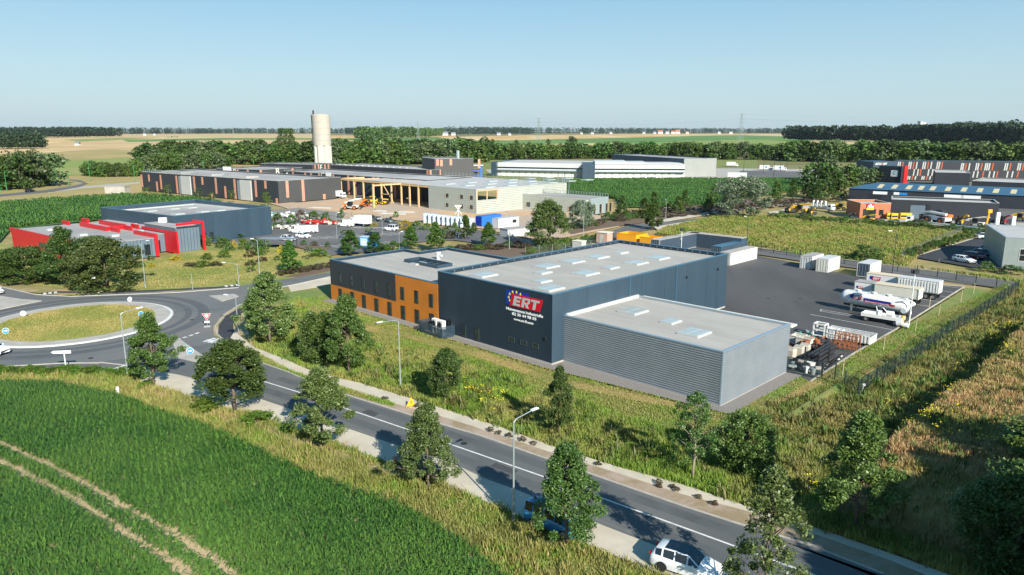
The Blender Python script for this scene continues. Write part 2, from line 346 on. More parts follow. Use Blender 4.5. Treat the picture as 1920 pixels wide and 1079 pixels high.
# lawn round the red building and the roundabout
fpx('lawn', 'lawn', -.04, (-300,470),(0,455),(30,465),(200,500),(300,485),(340,470),(420,455),(520,465),(620,478),(625,512),(480,530),(440,540),(240,547),(110,548),(0,530),(-300,500))
fpx('lawn', 'lawn_green', -.012, (470,530),(560,520),(625,515),(625,560),(600,580),(560,570),(470,600),(445,590),(455,560))
fpx('bare_earth', 'earth', -.01, (-200,512),(0,522),(60,530),(130,541),(240,546),(420,540),(450,534),(452,541),(300,550),(110,553),(0,541),(-200,525))
# embankment meadow between the path and the hall, verge by the maize
fpx('meadow_ground', 'meadow', -.02, (470,640),(560,560),(625,560),(690,600),(840,640),(1034,700),(1350,790),(1480,705),(1560,715),(1810,545),(1920,560),(2300,600),(2300,1300),(2050,1250),(1700,1040),(1280,915),(1000,825),(800,762),(600,702))
fpx('lawn', 'lawn_green', .01, (1350,790),(1480,712),(1500,708),(1560,730),(1420,785),(1350,815))
fpx('lawn', 'lawn_green', .015, (1545,715),(1640,650),(1700,610),(1812,540),(1885,545),(1750,630),(1600,738))
fpx('grass_verge', 'lawn_green', .01, (-300,690),(100,688),(240,700),(310,727),(560,800),(800,896),(1070,1012),(1250,1085),(1400,1150),(1000,1500),(-200,1000),(-400,760))
fpx('maize_ground', 'soil', .03, (-300,740),(0,722),(100,724),(217,748),(300,778),(400,811),(500,861),(567,893),(640,923),(740,953),(827,1003),(923,1073),(1000,1140),(1010,1500),(-400,1300),(-500,900))
def offs(q, d, world=False):
    pts = q if world else [P(*p) for p in q]; out = []
    for i, p in enumerate(pts):
        t = (pts[min(i+1,len(pts)-1)]-pts[max(i-1,0)]).normalized(); out.append(p+Vector((-t.y,t.x,0))*d)
    return out
# roundabout: fit a circle to the surveyed kerb
rp = [P(*q) for q in ((0,607),(96,576),(168,568),(240,566),(287,570),(319,583),(320,591),(304,605),(261,621),(192,639),(120,651),(48,656))]
A_ = np.array([[2*p.x, 2*p.y, 1] for p in rp]); b_ = np.array([p.x**2+p.y**2 for p in rp]); c_ = np.linalg.lstsq(A_, b_, rcond=None)[0]
RC = Vector((c_[0], c_[1], 0)); RR = math.sqrt(c_[2]+c_[0]**2+c_[1]**2)
print('roundabout', RC, RR, 'mound s', MND_S)
def circ(c, r, n=96, a0=0): return [(c.x+r*math.cos(a0+2*math.pi*i/n), c.y+r*math.sin(a0+2*math.pi*i/n)) for i in range(n)]
RO = RR + 8.2
# carriageways: main road along the photograph, ring and arms
cl = [(268,672),(350,678),(405,692),(450,703),(500,717),(567,738),(650,767),(783,812),(852,836),(1033,899),(1133,936),(1280,989),(1395,1031),(1527,1079)]
far_e = [(423,640),(440,655),(483,678),(540,698),(593,721),(640,738),(783,783),(900,817),(1043,867),(1187,917),(1279,949),(1370,978),(1513,1021),(1657,1077)]
near_e = [(187,680),(233,685),(267,693),(333,704),(400,720),(480,745),(560,772),(640,799),(750,838),(847,869),(907,896),(973,920),(1133,986),(1260,1035),(1333,1058)]
def ext(l, d): a, b = P(*l[-2]), P(*l[-1]); return b + (b-a).normalized()*d
main = [P(*q) for q in near_e] + [ext(near_e, 40)] + [ext(far_e, 40)] + [P(*q) for q in far_e[::-1]]
struct('main_road', MB().slab(main, .008), MATS['asphalt'])
struct('roundabout_road', MB().slab(circ(RC, RO), .004), MATS['asphalt_ring'])
arms = pxs((447,537),(333,547),(233,551),(133,555),(67,552),(0,537),(-120,505),(-300,470),(-500,500),(-300,620),(-200,690),(0,688),(117,681),(187,681),(233,686),(300,700),(420,712),(470,700),(423,640),(408,627),(407,613),(423,593),(450,574),(520,543),(625,520),(640,509),(560,520))
struct('roundabout_arms', MB().slab(arms, .0), MATS['asphalt_ring'])
# service road running behind the hall to the industrial plots
srv = pxs((560,520),(640,508),(760,488),(960,472),(1100,447),(1150,432),(1180,422),(1340,407),(1340,411),(1230,428),(1180,438),(1300,450),(1430,468),(1580,488),(1757,510),(1919,533),(2200,570),(2200,590),(1919,546),(1757,524),(1613,504),(1500,489),(1427,478),(1330,464),(1230,450),(1140,446),(1060,466),(960,484),(780,500),(640,520),(600,528))
struct('service_road', MB().slab(srv, -.004), MATS['asphalt_lot'])
ap = MB(); ci = circ(RC, RR); ai = circ(RC, RR-.45)
for i in range(96):
    j = (i+1) % 96; a, b, c, d = ci[i], ci[j], ai[j], ai[i]
    ap.add([(*a, .0), (*b, .0), (*b, .10), (*a, .10), (*c, .14), (*d, .14)], [(0,1,2,3), (3,2,4,5)])
struct('roundabout_kerb', ap, MATS['paint'])
struct('roundabout_apron', MB().slab(circ(RC, RR-.44), .135), MATS['concrete'])
dm = MB(); RG = RR-2.6
for k in range(7):                              # gently domed grass centre
    for i in range(96):
        t0, t1 = 2*math.pi*i/96, 2*math.pi*(i+1)/96; q = []
        for r, t in ((k/7, t0), ((k+1)/7, t0), ((k+1)/7, t1), (k/7, t1)): q.append((RC.x+RG*r*math.cos(t), RC.y+RG*r*math.sin(t), .16+.55*(1-r*r)))
        dm.add(q, [(0,1,2,3)])
struct('roundabout_island', dm, MATS['lawn'], smooth=True)
# beige parking strip and path, gravel border, cycle paths
strip = [P(*q) for q in ((215,703),(243,690),(333,705),(400,721),(480,746),(560,773),(640,800),(750,838),(847,869),(907,897),(973,921),(1133,987),(1260,1036),(1333,1059))] + [ext([(1260,1036),(1333,1059)], 30)] + [ext([(1070,1009),(1220,1069)], 30)] + [P(*q) for q in ((1220,1069),(1070,1009),(927,949),(807,899),(723,866),(640,836),(540,800),(400,758),(290,727),(262,716))]
struct('parking_strip', MB().slab(strip, .035), MATS['beige_path'])
pf = [(440,622),(473,650),(533,673),(593,700),(677,719),(807,759),(940,802),(1050,842),(1160,876),(1279,909),(1407,952),(1547,996),(1680,1042),(1780,1079)]
pn = [(432,634),(480,662),(540,693),(593,713),(660,733),(740,757),(837,784),(940,817),(1033,849),(1140,882),(1279,927),(1413,962),(1557,1012),(1663,1049),(1737,1079)]
struct('footpath', MB().slab([P(*q) for q in pf] + [ext(pf, 25), ext(pn, 25)] + [P(*q) for q in pn[::-1]], .030), MATS['beige_path'])
struct('gravel_border', MB().slab([P(*q) for q in pn[3:]] + [ext(pn, 25), ext(far_e, 28)] + [P(*q) for q in far_e[::-1][:10]], .016), MATS['gravel'])
struct('grass_border', MB().slab(pxs((425,641),(480,662),(540,693),(593,713),(660,733),(740,757),(735,763),(640,735),(593,719),(540,697),(483,676),(440,654)), .045), MATS['lawn_green'])
struct('path_surround', MB().slab(pxs((448,571),(418,590),(400,612),(401,628),(423,646),(445,640),(480,655),(462,615),(459,596)), .012), MATS['earth'])
struct('cycle_path', MB().slab(pxs((449,578),(423,593),(410,611),(409,626),(423,640),(433,640),(449,634),(438,620),(437,607),(447,592),(462,582)), .020), MATS['asphalt_new'])
struct('cycle_path', MB().slab(pxs((77,549.5),(104,546.5),(200,547.5),(300,543.5),(400,538.5),(447,535.2),(447,537.6),(400,541.2),(300,546.6),(200,550),(104,549.5),(100,551.5)), .022), MATS['asphalt_new'])
struct('cycle_path', MB().slab(pxs((-200,690),(0,688),(117,682),(187,682),(233,687),(240,694),(262,716),(200,706),(117,696),(0,700),(-200,706)), .022), MATS['asphalt_lot'])
isl = [P(*q) for q in ((322,640),(335,636),(397,680),(385,684),(334,672))]
struct('splitter_island', MB().prism(isl, .0, .12), MATS['concrete'])
struct('splitter_island', MB().prism(pxs((392,556),(440,552.5),(447,557),(416,566)), .0, .12), MATS['concrete'])
struct('splitter_island', MB().prism(pxs((-60,548),(0,556),(38,562),(78,565),(0,581),(-60,595)), .0, .12), MATS['concrete'])
# kerbs as real steps
def stripe(name, q, w, z0, z1, m, world=False):
    pts = q if world else [P(*p) for p in q]; mb = MB()
    for a, b in zip(pts[:-1], pts[1:]):
        d = (b-a); l = d.length
        if l < .01: continue
        mb.obox((a+b)/2, math.atan2(d.y, d.x), l+.02, w, z0, z1)
    return struct(name, mb, MATS[m])
stripe('kerb', far_e[2:], .16, 0, .07, 'kerb')
stripe('kerb', near_e[:6], .16, 0, .07, 'kerb')
stripe('kerb', [(447,540),(333,549),(233,553),(133,556.5),(67,553),(0,538),(-120,507)], .22, 0, .1, 'kerb')
stripe('kerb', [(483,677),(423,641),(407,628),(404,612),(423,590),(450,572),(520,541),(625,519)], .2, 0, .1, 'kerb')
stripe('kerb', [(0,688.5),(117,682),(187,681.5)], .18, 0, .1, 'kerb')
# wear: darker wheel paths, dusty edges, repair patches and manholes
CLW = [P(*p) for p in cl[4:]] + [ext(cl, 30)]
for d_, w_, m_ in ((1.65,1.15,'tyre_wear'),(-1.65,1.15,'tyre_wear'),(2.95,.35,'dusty_edge'),(-2.95,.35,'dusty_edge')):
    q = offs(CLW, d_, True); mb = MB(); a_ = offs(q, w_/2, True); b_2 = offs(q, -w_/2, True); mb.slab(a_+b_2[::-1], .0095); struct('tyre_wear' if 'tyre' in m_ else 'road_dust', mb, MATS[m_])
def annulus(r0, r1, z, m, name, a0=0, a1=6.2832, n_=90):
    mb = MB()
    for i in range(n_):
        t0, t1 = a0+(a1-a0)*i/n_, a0+(a1-a0)*(i+1)/n_; mb.add([(RC.x+r*math.cos(t),RC.y+r*math.sin(t),z) for r, t in ((r0,t0),(r1,t0),(r1,t1),(r0,t1))], [(0,1,2,3)])
    struct(name, mb, MATS[m])
annulus(RR+1.7, RR+2.7, .0062, 'tyre_wear', 'tyre_wear'); annulus(RR+3.6, RR+5.2, .0062, 'tyre_wear', 'tyre_wear'); annulus(RR+.02, RR+.6, .0062, 'dusty_edge', 'road_dust')
for q in (((930,868),(972,883),(962,890),(918,874)),((690,768),(712,776),(700,782),(678,773)),((1190,957),(1240,975),(1236,979),(1184,960))): struct('repair_patch', MB().slab(pxs(*q), .0106), MATS['patch_asphalt'])
for q in ((870,832),(1105,905),(360,600),(170,672),(560,729),(1440,560),(1500,560)): struct('manhole_cover', MB().prism(circ(P(*q), .33, 16), .006, .0145), MATS['dark_steel'])
# painted markings
stripe('centre_line', [(496,716)] + cl[5:] , .17, .010, .0135, 'paint')
e2 = [ext(cl, .01), ext(cl, 30)]
stripe('centre_line', e2, .17, .010, .0135, 'paint', True)
mk = MB()
for a, b in (((331,637.5),(338,635.5)),((343,634),(350,632)),((355,630.5),(362,628)),((366,626.5),(373,624))):
    p, q = P(*a), P(*b); d = q-p; mk.obox((p+q)/2, math.atan2(d.y, d.x), d.length, .4, .012, .0155)
for a, b in (((390,637),(408,648)),):
    p, q = P(*a), P(*b); d = q-p; mk.obox((p+q)/2, math.atan2(d.y, d.x), d.length, .5, .012, .0155)
struct('give_way_marking', mk, MATS['paint'])
zb = MB()
def zebra(a, b, n, wid, z):
    p, q = P(*a), P(*b)
    for i in range(n):
        c = p.lerp(q, i/max(1, n-1)); d = q-p; zb.obox(c, math.atan2(d.y, d.x)+math.pi/2, wid, .5, z, z+.0035)
zebra((393,638),(424,643),5,2.0,.025); zebra((222,690),(250,696),4,2.4,.04); zebra((84,551),(104,549),3,1.6,.026); zebra((424,537),(445,535),3,1.5,.026)
struct('crossing_marking', zb, MATS['paint'])
# yard behind the hall
YD = pxs((1150,470),(1300,455),(1427,481),(1497,494),(1613,521),(1700,531),(1808,538),(1690,612),(1600,664),(1520,716),(1473,698),(1300,640))
struct('yard_asphalt', MB().slab(YD, .004), MATS['asphalt_yard'])
stripe('yard_kerb', [(1808,538),(1690,612),(1600,664),(1520,716)], .2, 0, .12, 'concrete')
stripe('yard_kerb', [(1700,529),(1808,538)], .2, 0, .12, 'concrete')
ym = MB()
def yline(a, b, w=.12):
    p, q = P(*a), P(*b); d = q-p; ym.obox((p+q)/2, math.atan2(d.y, d.x), d.length, w, .008, .0115)
yline((1520,590),(1674,619)); yline((1540,581),(1600,591)); yline((1538,583.5),(1600,594)); yline((1540,580.5),(1538,584))
for i in range(6):
    a = P(1722, 572).lerp(P(1792, 530.5), i/5); ym.obox(a, AX, 5.2, .12, .008, .0115)
struct('bay_marking', ym, MATS['paint'])
# gravel skirt along the hall and annex
def skirt(a, b, w=1.6): return [S2W(*a), S2W(*b)]
sk = MB()
sk.slab([S2W(50.5,-1.3), S2W(.2,-1.3), S2W(.2,1.0), S2W(50.5,1.0)], .018)
sk.slab([S2W(.2,-1.3), S2W(-22.9,1.0), S2W(-22.9,3.0), S2W(.2,3.0)], .022)
sk.slab([S2W(-23.3,.8), S2W(-23.3,18.5), S2W(-21,18.5), S2W(-21,.8)], .026)
struct('gravel_skirt', sk, MATS['gravel_grey'])
hay = MB()
for k, q in enumerate((((600,599),(760,624),(900,659),(1040,709),(1200,743),(1280,759),(1276,766),(1190,751),(1030,718),(890,668),(750,631),(590,604)), ((1420,778),(1520,714),(1543,716),(1442,785)), ((1462,796),(1566,727),(1576,731),(1470,806)), ((1575,722),(1625,690),(1700,640),(1705,644),(1630,698),(1588,729)))): hay.slab(pxs(*q), .034+.003*k)
struct('mown_hay', hay, MATS['hay'])
db = MB(); dq = [P(1466,794), P(1520,759), P(1573,727)]  # low ridge instead of a trench, added so its shadow draws the ditch
for sgn in (1,): 
    a_ = offs(dq, .75, True); c_4 = offs(dq, -.75, True); n_ = len(dq); db.add([(*p[:2],-.02) for p in a_]+[(p.x,p.y,.5) for p in dq]+[(*p[:2],-.02) for p in c_4], [(i+k*n_,i+1+k*n_,i+1+(k+1)*n_,i+(k+1)*n_) for k in (0,1) for i in range(n_-1)])
struct('ditch_shade_ridge', db, MATS['lawn_green'], smooth=True)
struct('bare_verge', MB().slab(pxs((265,722),(300,735),(400,764),(540,808),(640,848),(800,905),(795,912),(630,860),(520,820),(390,780),(285,742)), .028), MATS['earth'])
ln = MB()
for s0, t0, s1, t1 in ((-26,-9,-27,30),(-28.5,-10,-29.6,30)):      # dry mown swaths either side of the ditch
    ln.slab([S2W(s0,t0), S2W(s0-1.1,t0), S2W(s1-1.1,t1), S2W(s1,t1)], .03)
# main car park, construction ground
struct('car_park', MB().slab(pxs((395,452),(412,446),(440,437),(494,431),(600,418),(720,413),(800,424),(900,432),(985,448),(1050,452),(1060,462),(960,464),(850,450),(760,455),(700,472),(620,478),(575,468),(540,459),(470,462),(400,456)), .0), MATS['asphalt_lot'])
struct('construction_ground', MB().slab(pxs((500,379),(560,380),(625,374),(700,362),(800,366),(1000,385),(1095,402),(1180,408),(1160,425),(1060,445),(990,447),(900,428),(800,420),(720,410),(640,412),(560,398)), -.01), MATS['sand'])
struct('storage_ground', MB().slab(pxs((494,396),(560,390),(650,400),(640,412),(590,420),(494,428)), .0), MATS['gravel_grey'])
pk = MB()
def pline(a, b):
    p, q = P(*a), P(*b); d = q-p; pk.obox((p+q)/2, math.atan2(d.y, d.x), d.length, .22, .004, .0085)
for i in range(12):
    x = 560+i*17; pline((x, 446-i*.9), (x+38, 449-i*.9))
for i in range(9):
    x = 640+i*16; pline((x, 425+i*.3), (x+36, 428+i*.3))
for i in range(8):
    x = 600+i*17; pline((x, 461-i*1.1), (x+36, 464-i*1.1))
struct('bay_marking', pk, MATS['paint'])
struct('kerbed_bed', MB().prism(pxs((560,459),(620,465),(612,468),(556,463)), 0, .12), MATS['mulch'])
# staff car park on the right
struct('car_park', MB().slab(pxs((1712,482),(1824,448),(1884,440),(2060,440),(2060,520),(1878,503),(1822,501)), .0), MATS['asphalt_new'])
stripe('kerb', [(1712,482),(1824,448)], .25, 0, .1, 'kerb')
stripe('kerb', [(1427,466.5),(1580,487),(1757,509),(1919,532)], .3, 0, .1, 'kerb')
# planted beds beside the service road and the footway that follows it
struct('mulch_bed', MB().slab(pxs((530,520),(625,497),(625,508),(560,520)), .01), MATS['mulch'])
struct('mulch_bed', MB().slab(pxs((790,470),(860,462),(990,466),(1050,455),(1080,458),(960,482),(860,486)), .01), MATS['mulch'])
struct('mulch_bed', MB().slab(pxs((1060,425),(1150,405),(1260,390),(1400,372),(1540,372),(1540,378),(1380,392),(1200,418),(1120,430),(1070,440)), .01), MATS['mulch'])
struct('footway', MB().slab(pxs((1225,426),(1340,407),(1343,411),(1232,431)), .02), MATS['beige_path'])
struct('footway', MB().slab(pxs((1240,412),(1340,396),(1450,384),(1540,377),(1540,381),(1450,388),(1345,400),(1245,416)), .02), MATS['beige_path'])
struct('footway', MB().slab(pxs((1440,398),(1500,388),(1540,382),(1545,386),(1500,393),(1445,402)), .02), MATS['beige_path'])
struct('footway', MB().slab(pxs((540,536),(625,517),(700,505),(705,510),(600,538),(545,547)), .02), MATS['beige_path'])
# motorway slip road far left
struct('slip_road', MB().slab(pxs((-200,374),(0,364.5),(80,357),(140,348),(158,343),(140,340),(128,338),(128,336.5),(150,338),(165,344),(150,351),(100,360),(0,369),(-200,381)), -.03), MATS['asphalt_lot'])
struct('slip_road', MB().slab(pxs((80,358),(160,349),(262,341),(262,344),(160,352.5),(90,361.5)), -.05), MATS['concrete'])
# raised rough ground on the right: its steep flank lies in its own shade
mv = MB(); s0, s1, t0, t1, st = MND_S+1, MND_S-75, -12.5, 110, 1.1; ns = int((s0-s1)/st); nt = int((t1-t0)/st)
vs = []
for i in range(ns+1):
    for j in range(nt+1):
        p = S2W(s0-i*st, t0+j*st); z = mound_h(p.x, p.y); vs.append((p.x, p.y, z-.03+.12*math.sin(p.x*.8)*math.sin(p.y*.7)*(z > .1)))
mv.add(vs, [(i*(nt+1)+j, (i+1)*(nt+1)+j, (i+1)*(nt+1)+j+1, i*(nt+1)+j+1) for i in range(ns) for j in range(nt)])
struct('rough_mound', mv, MATS['meadow_dry'], smooth=True)
# ================================================================ BUILDINGS
M = MATS
class Bldg:
    """local frame: x left to right along the front facade, y into depth, z up"""
    def __init__(s, name, label, A, B, depth=None, C=None, cat='building', width=None):
        A = Vector(A); B = Vector(B); A.z = B.z = 0; d = B-A; s.ang = math.atan2(d.y, d.x); s.W = width or d.length
        s.root = thing(name, label, cat, A, s.ang); s.A = A
        s.ux = Vector((math.cos(s.ang), math.sin(s.ang), 0)); s.uy = Vector((-s.ux.y, s.ux.x, 0))
        if C is not None: c = Vector(C); c.z = 0; depth = (c-B).dot(s.uy)
        s.D = depth
    def loc(s, p): d = Vector(p)-s.A; return Vector((d.dot(s.ux), d.dot(s.uy), d.z))
    def wall(s, px, py, plane='front', off=0):
        """pixel on a facade plane -> (distance along it, height)"""
        r = Vector(ray(px, py)); o = Vector((0, 0, CAMH))
        if plane == 'front': nrm, q = s.uy, s.A + s.uy*off
        else: nrm, q = s.ux, s.A + s.ux*(s.W + off)
        k = (q-o).dot(nrm)/r.dot(nrm); l = s.loc(o + r*k); return (l.x if plane == 'front' else l.y, l.z)
    def part(s, name, mb, m, parent=None, **k): return mb.build(name, m, parent or s.root, **k)
    def shell(s, h, wall_m, roof_m, cap_m, par=.45, th=.3, x0=0, x1=None, y0=0, y1=None, roofz=None, base=0, plinth=True, side_m=None):
        x1 = s.W if x1 is None else x1; y1 = s.D if y1 is None else y1; hr = h-par; mb = MB()
        o = [(x0,y0),(x1,y0),(x1,y1),(x0,y1)]; i = [(x0+th,y0+th),(x1-th,y0+th),(x1-th,y1-th),(x0+th,y1-th)]
        for k in range(4):
            a, b = o[k], o[(k+1)%4]; c, d = i[k], i[(k+1)%4]
            mb.add([(*a,base),(*b,base),(*b,h),(*a,h)], [(0,1,2,3)], 1 if (k == 1 and side_m) else 0)
            mb.add([(*c,hr-.1),(*d,hr-.1),(*d,h),(*c,h)], [(3,2,1,0)]); mb.add([(*a,h),(*b,h),(*d,h),(*c,h)], [(0,1,2,3)])
        s.part('wall', mb, [M[wall_m], M[side_m or wall_m]])
        s.part('roof', MB().sheet(i, hr), M[roof_m])
        if cap_m:
            c = MB(); e = .04
            c.box(x0-e,x1+e,y0-e,y0+th+e,h+.003,h+.07); c.box(x0-e,x1+e,y1-th-e,y1+e,h+.003,h+.07)
            c.box(x0-e,x0+th+e,y0+th+e,y1-th-e,h+.003,h+.07); c.box(x1-th-e,x1+e,y0+th+e,y1-th-e,h+.003,h+.07)
            s.part('parapet_cap', c, M[cap_m])
    def window(s, x, z0, z1, w, plane='front', off=0.0, frame='dark_frame', name='window', bars=1, reveal=None):
        """a framed window proud of the wall with its pane set back inside the frame"""
        f = MB(); t = .07; g = MB()
        def bx(mb, a0, a1, z0, z1, d0, d1, mm=0):
            if plane == 'front': mb.box(a0, a1, off-d1, off-d0, z0, z1, mm)
            else: mb.box(s.W+off+d0, s.W+off+d1, a0, a1, z0, z1, mm)
        a, b = x-w/2, x+w/2
        bx(f,a,a+t,z0,z1,.003,.07); bx(f,b-t,b,z0,z1,.003,.07); bx(f,a+t,b-t,z0,z0+t,.003,.07); bx(f,a+t,b-t,z1-t,z1,.003,.07)
        for k in range(1, bars+1):
            zz = z0+(z1-z0)*k/(bars+1); bx(f,a+t,b-t,zz-.025,zz+.025,.003,.065)
        if reveal: bx(f, b-t-.12 if plane == 'front' else b-t-.1, b-t, z0+t, z1-t, .003, .05, 1)
        fo = s.part(name, f, [M[frame], M[reveal or frame]]); bx(g, a+t, b-t, z0+t, z1-t, .003, .025); g.build('pane', M['glass'], fo)
def label_text(txt, size, parent, m, loc, rot, name='lettering', shear=0.0, bold=0.0, width=None, depth=.02, align='LEFT'):
    cu = bpy.data.curves.new(name, 'FONT'); cu.body = txt; cu.size = size; cu.extrude = depth; cu.shear = shear; cu.offset = bold; cu.align_x = align; cu.resolution_u = 3
    ob = bpy.data.objects.new(name, cu); COL.objects.link(ob); dg = bpy.context.evaluated_depsgraph_get(); dg.update()
    me = bpy.data.meshes.new_from_object(ob.evaluated_get(dg)); bpy.data.objects.remove(ob); me.name = name; me.materials.clear(); me.materials.append(m)
    xs = [v.co.x for v in me.vertices]; w = max(xs)-min(xs); sx = width/w if width else 1
    o = bpy.data.objects.new(name, me); COL.objects.link(o); o.parent = parent; o.location = loc; o.rotation_euler = rot; o.scale = (sx, 1, 1); return o
ROTF = (math.pi/2, 0, 0)
# ---- hall with the big sign
hall = Bldg('workshop_hall', 'tall dark navy hall with many roof skylights and a red lettered sign', S2W(21.45, 0), S2W(0, 0), 42.0)
HH = 8.74
hall.shell(HH, 'navy_front_shaded', 'roof_membrane', 'navy_trim', par=.5, th=.35, side_m='navy_panel')
sm = MB()
for t in (6.6, 12.6, 18.4, 24.2, 30.0, 35.8, 39.2): sm.box(hall.W+.002, hall.W+.012, t, t+.04, .1, HH-.02)
for x in (4.3, 8.6, 12.9, 17.2): sm.box(x, x+.02, -.008, -.002, .1, HH-.02)
hall.part('panel_joints', sm, M['seam_dark'])
pl = MB(); pl.box(-.05, hall.W+.05, -.06, -.003, 0, .22); pl.box(hall.W+.003, hall.W+.06, 0, hall.D, 0, .22); hall.part('plinth', pl, M['concrete'])
br = MB()
for i in range(16): br.box(hall.W*i/15.5-.03, hall.W*i/15.5+.05, hall.D-.42, hall.D-.355, HH-.3, HH-.12)
for i in range(24): br.box(.355, .42, 1+i*1.72, 1.08+i*1.72, HH-.3, HH-.12)
hall.part('parapet_bracket', br, M['galv'])
def skylight(b, px, py, big, z, lx=2.5, ly=2.9):
    p = b.loc(P(px, py, z+.3)); a, c = (lx/2, ly/2) if big else (lx*.3, ly*.36)
    f = MB(); f.box(p.x-a-.1, p.x+a+.1, p.y-c-.1, p.y+c+.1, z+.002, z+.20)
    fo = b.part('skylight', f, M['grey_white']); g = MB(); n = 3 if big else 1
    for i in range(n):
        for j in range(2 if big else 1):
            w = 2*a/(2 if big else 1); l = 2*c/n
            g.box(p.x-a+j*w+.04, p.x-a+(j+1)*w-.04, p.y-c+i*l+.04, p.y-c+(i+1)*l-.04, z+.202, z+.25)
    g.build('pane', M['skylight'], fo)
    return fo
for px, py, big in ((907,513,1),(1025,497,1),(1018,508.5,0),(1016.5,524.5,0),(1030,538,1),(1073,488,1),(1098,510,1),(1145,499.5,0),(1192,490.5,1),(1120,479.5,1),(1164,471.5,0),(1233,481.5,1)):
    skylight(hall, px, py, big, HH-.5)
for px, y0, y1 in ((845,601,627),(870,608,636),(895,615,641)):
    x, z1 = hall.wall(px, y0); _, z0 = hall.wall(px, y1); hall.window(x, max(.3,z0), z1, 1.0, reveal='window_reveal')
for px in (959, 981.7, 1004):
    x, _ = hall.wall(px, 638); hall.window(x, 1.5, 2.2, 1.15, bars=0, frame='navy_panel')
# sign: blue square with stars, red slanted plate, letters, two lines and an address
sg = MB()
def wpt(zx, zy): return hall.wall(930+zx/10.79, 530+zy/10.79)
bx0, bz1 = wpt(195,130); bx1, _ = wpt(675,215); _, bz0 = wpt(200,430)
sgn = MB(); sgn.box(bx0, bx1, -.05, -.012, bz0, bz1); sign = hall.part('sign', sgn, M['eu_blue'])
rq = [wpt(335,230), wpt(960,350), wpt(895,600), wpt(285,460)]
rz1, rz0 = (rq[0][1]+rq[1][1])/2, (rq[2][1]+rq[3][1])/2
rp_ = MB(); rp_.add([(x,y,z) for y in (-.11,-.055) for x, z in ((rq[0][0],rz1),(rq[1][0],rz1),(rq[2][0],rz0),(rq[3][0],rz0))], [(3,2,1,0),(4,5,6,7),(0,1,5,4),(1,2,6,5),(2,3,7,6),(3,0,4,7)])
rp_.build('red_plate', M['sign_red'], sign)
def star(mb, cx, cz, r, y0=-.075, y1=-.052):
    v = [(cx+(r if k%2 == 0 else r*.4)*math.sin(math.pi*k/5), cz+(r if k%2 == 0 else r*.4)*math.cos(math.pi*k/5)) for k in range(10)]
    mb.add([(x,y0,z) for x, z in v]+[(x,y1,z) for x, z in v], [tuple(range(9,-1,-1)), tuple(range(10,20))]+[(i,(i+1)%10,10+(i+1)%10,10+i) for i in range(10)])
for q in ((343,190),(285,230),(264,297),(284,363),(420,197),(500,240)):
    x, z = wpt(*q); stm = MB(); star(stm, x, z, .2); stm.build('star', M['eu_yellow'], sign)
lx0, lz0 = wpt(352,462); lx1, _ = wpt(905,380); _, lz1 = wpt(400,270)
def ert_letters(parent, x, z, w, h, y, m, shear=.25, name='lettering', flat=.03):
    """heavy slanted block letters E R T as solid strokes"""
    mb = MB(); cw = w/3.25
    def quad(pts):
        q = [(x+px*cw+shear*pz*h, z+pz*h) for px, pz in pts]; n = len(q)
        mb.add([(a,y-flat,b) for a, b in q]+[(a,y,b) for a, b in q], [tuple(range(n)), tuple(range(2*n-1,n-1,-1))]+[(i,n+i,n+(i+1)%n,(i+1)%n) for i in range(n)])
    for p in ([(0,0),(.32,0),(.32,1),(0,1)], [(.32,0),(.88,0),(.88,.22),(.32,.22)], [(.32,.39),(.8,.39),(.8,.61),(.32,.61)], [(.32,.78),(.9,.78),(.9,1),(.32,1)]): quad(p)
    o = 1.08
    for p in ([(0,0),(.32,0),(.32,1),(0,1)], [(.32,.8),(.75,.8),(.95,.9),(.8,1),(.32,1)], [(.66,.5),(.8,.36),(.98,.52),(.95,.9),(.75,.8),(.68,.6)], [(.32,.36),(.8,.36),(.66,.53),(.32,.53)], [(.38,.36),(.66,0),(.98,0),(.74,.36)]): quad([(a+o, b) for a, b in p])
    o = 2.16
    for p in ([(0,.78),(1.05,.78),(1.05,1),(0,1)], [(.37,0),(.69,0),(.69,.78),(.37,.78)]): quad([(a+o, b) for a, b in p])
    return mb.build(name, m, parent)
ert_letters(sign, lx0, lz0+.05, (lx1-lx0)*.93, lz1-lz0-.05, -.112, M['grey_white'])
for txt, a, b, sz in (('Maintenance industrielle',(205,548),(945,722),.50),('02 35 44 98 55',(325,655),(812,778),.50),('www.ert-lh.com',(362,755),(755,868),.44)):
    xa, za = wpt(*a); xb, zb_ = wpt(*b); label_text(txt, sz, sign, M['sign_white'], (xa, -.02, (za+zb_)/2+.03), ROTF, width=xb-xa, bold=.008)
for t in (29.8, 38.9): hall.part('wall_lamp', MB().box(hall.W+.01, hall.W+.28, t-.12, t+.12, 6.6, 6.85), M['dark_frame'])
hall.part('wall_lamp', MB().box(hall.W-1.0, hall.W-.85, -.2, -.01, 3.1, 3.4), M['dark_frame'])
for t in (15.5, 27): hall.part('downpipe', MB().box(hall.W+.013, hall.W+.13, t, t+.12, .2 if t > 18 else 5.9, HH-.02), M['navy_trim'])
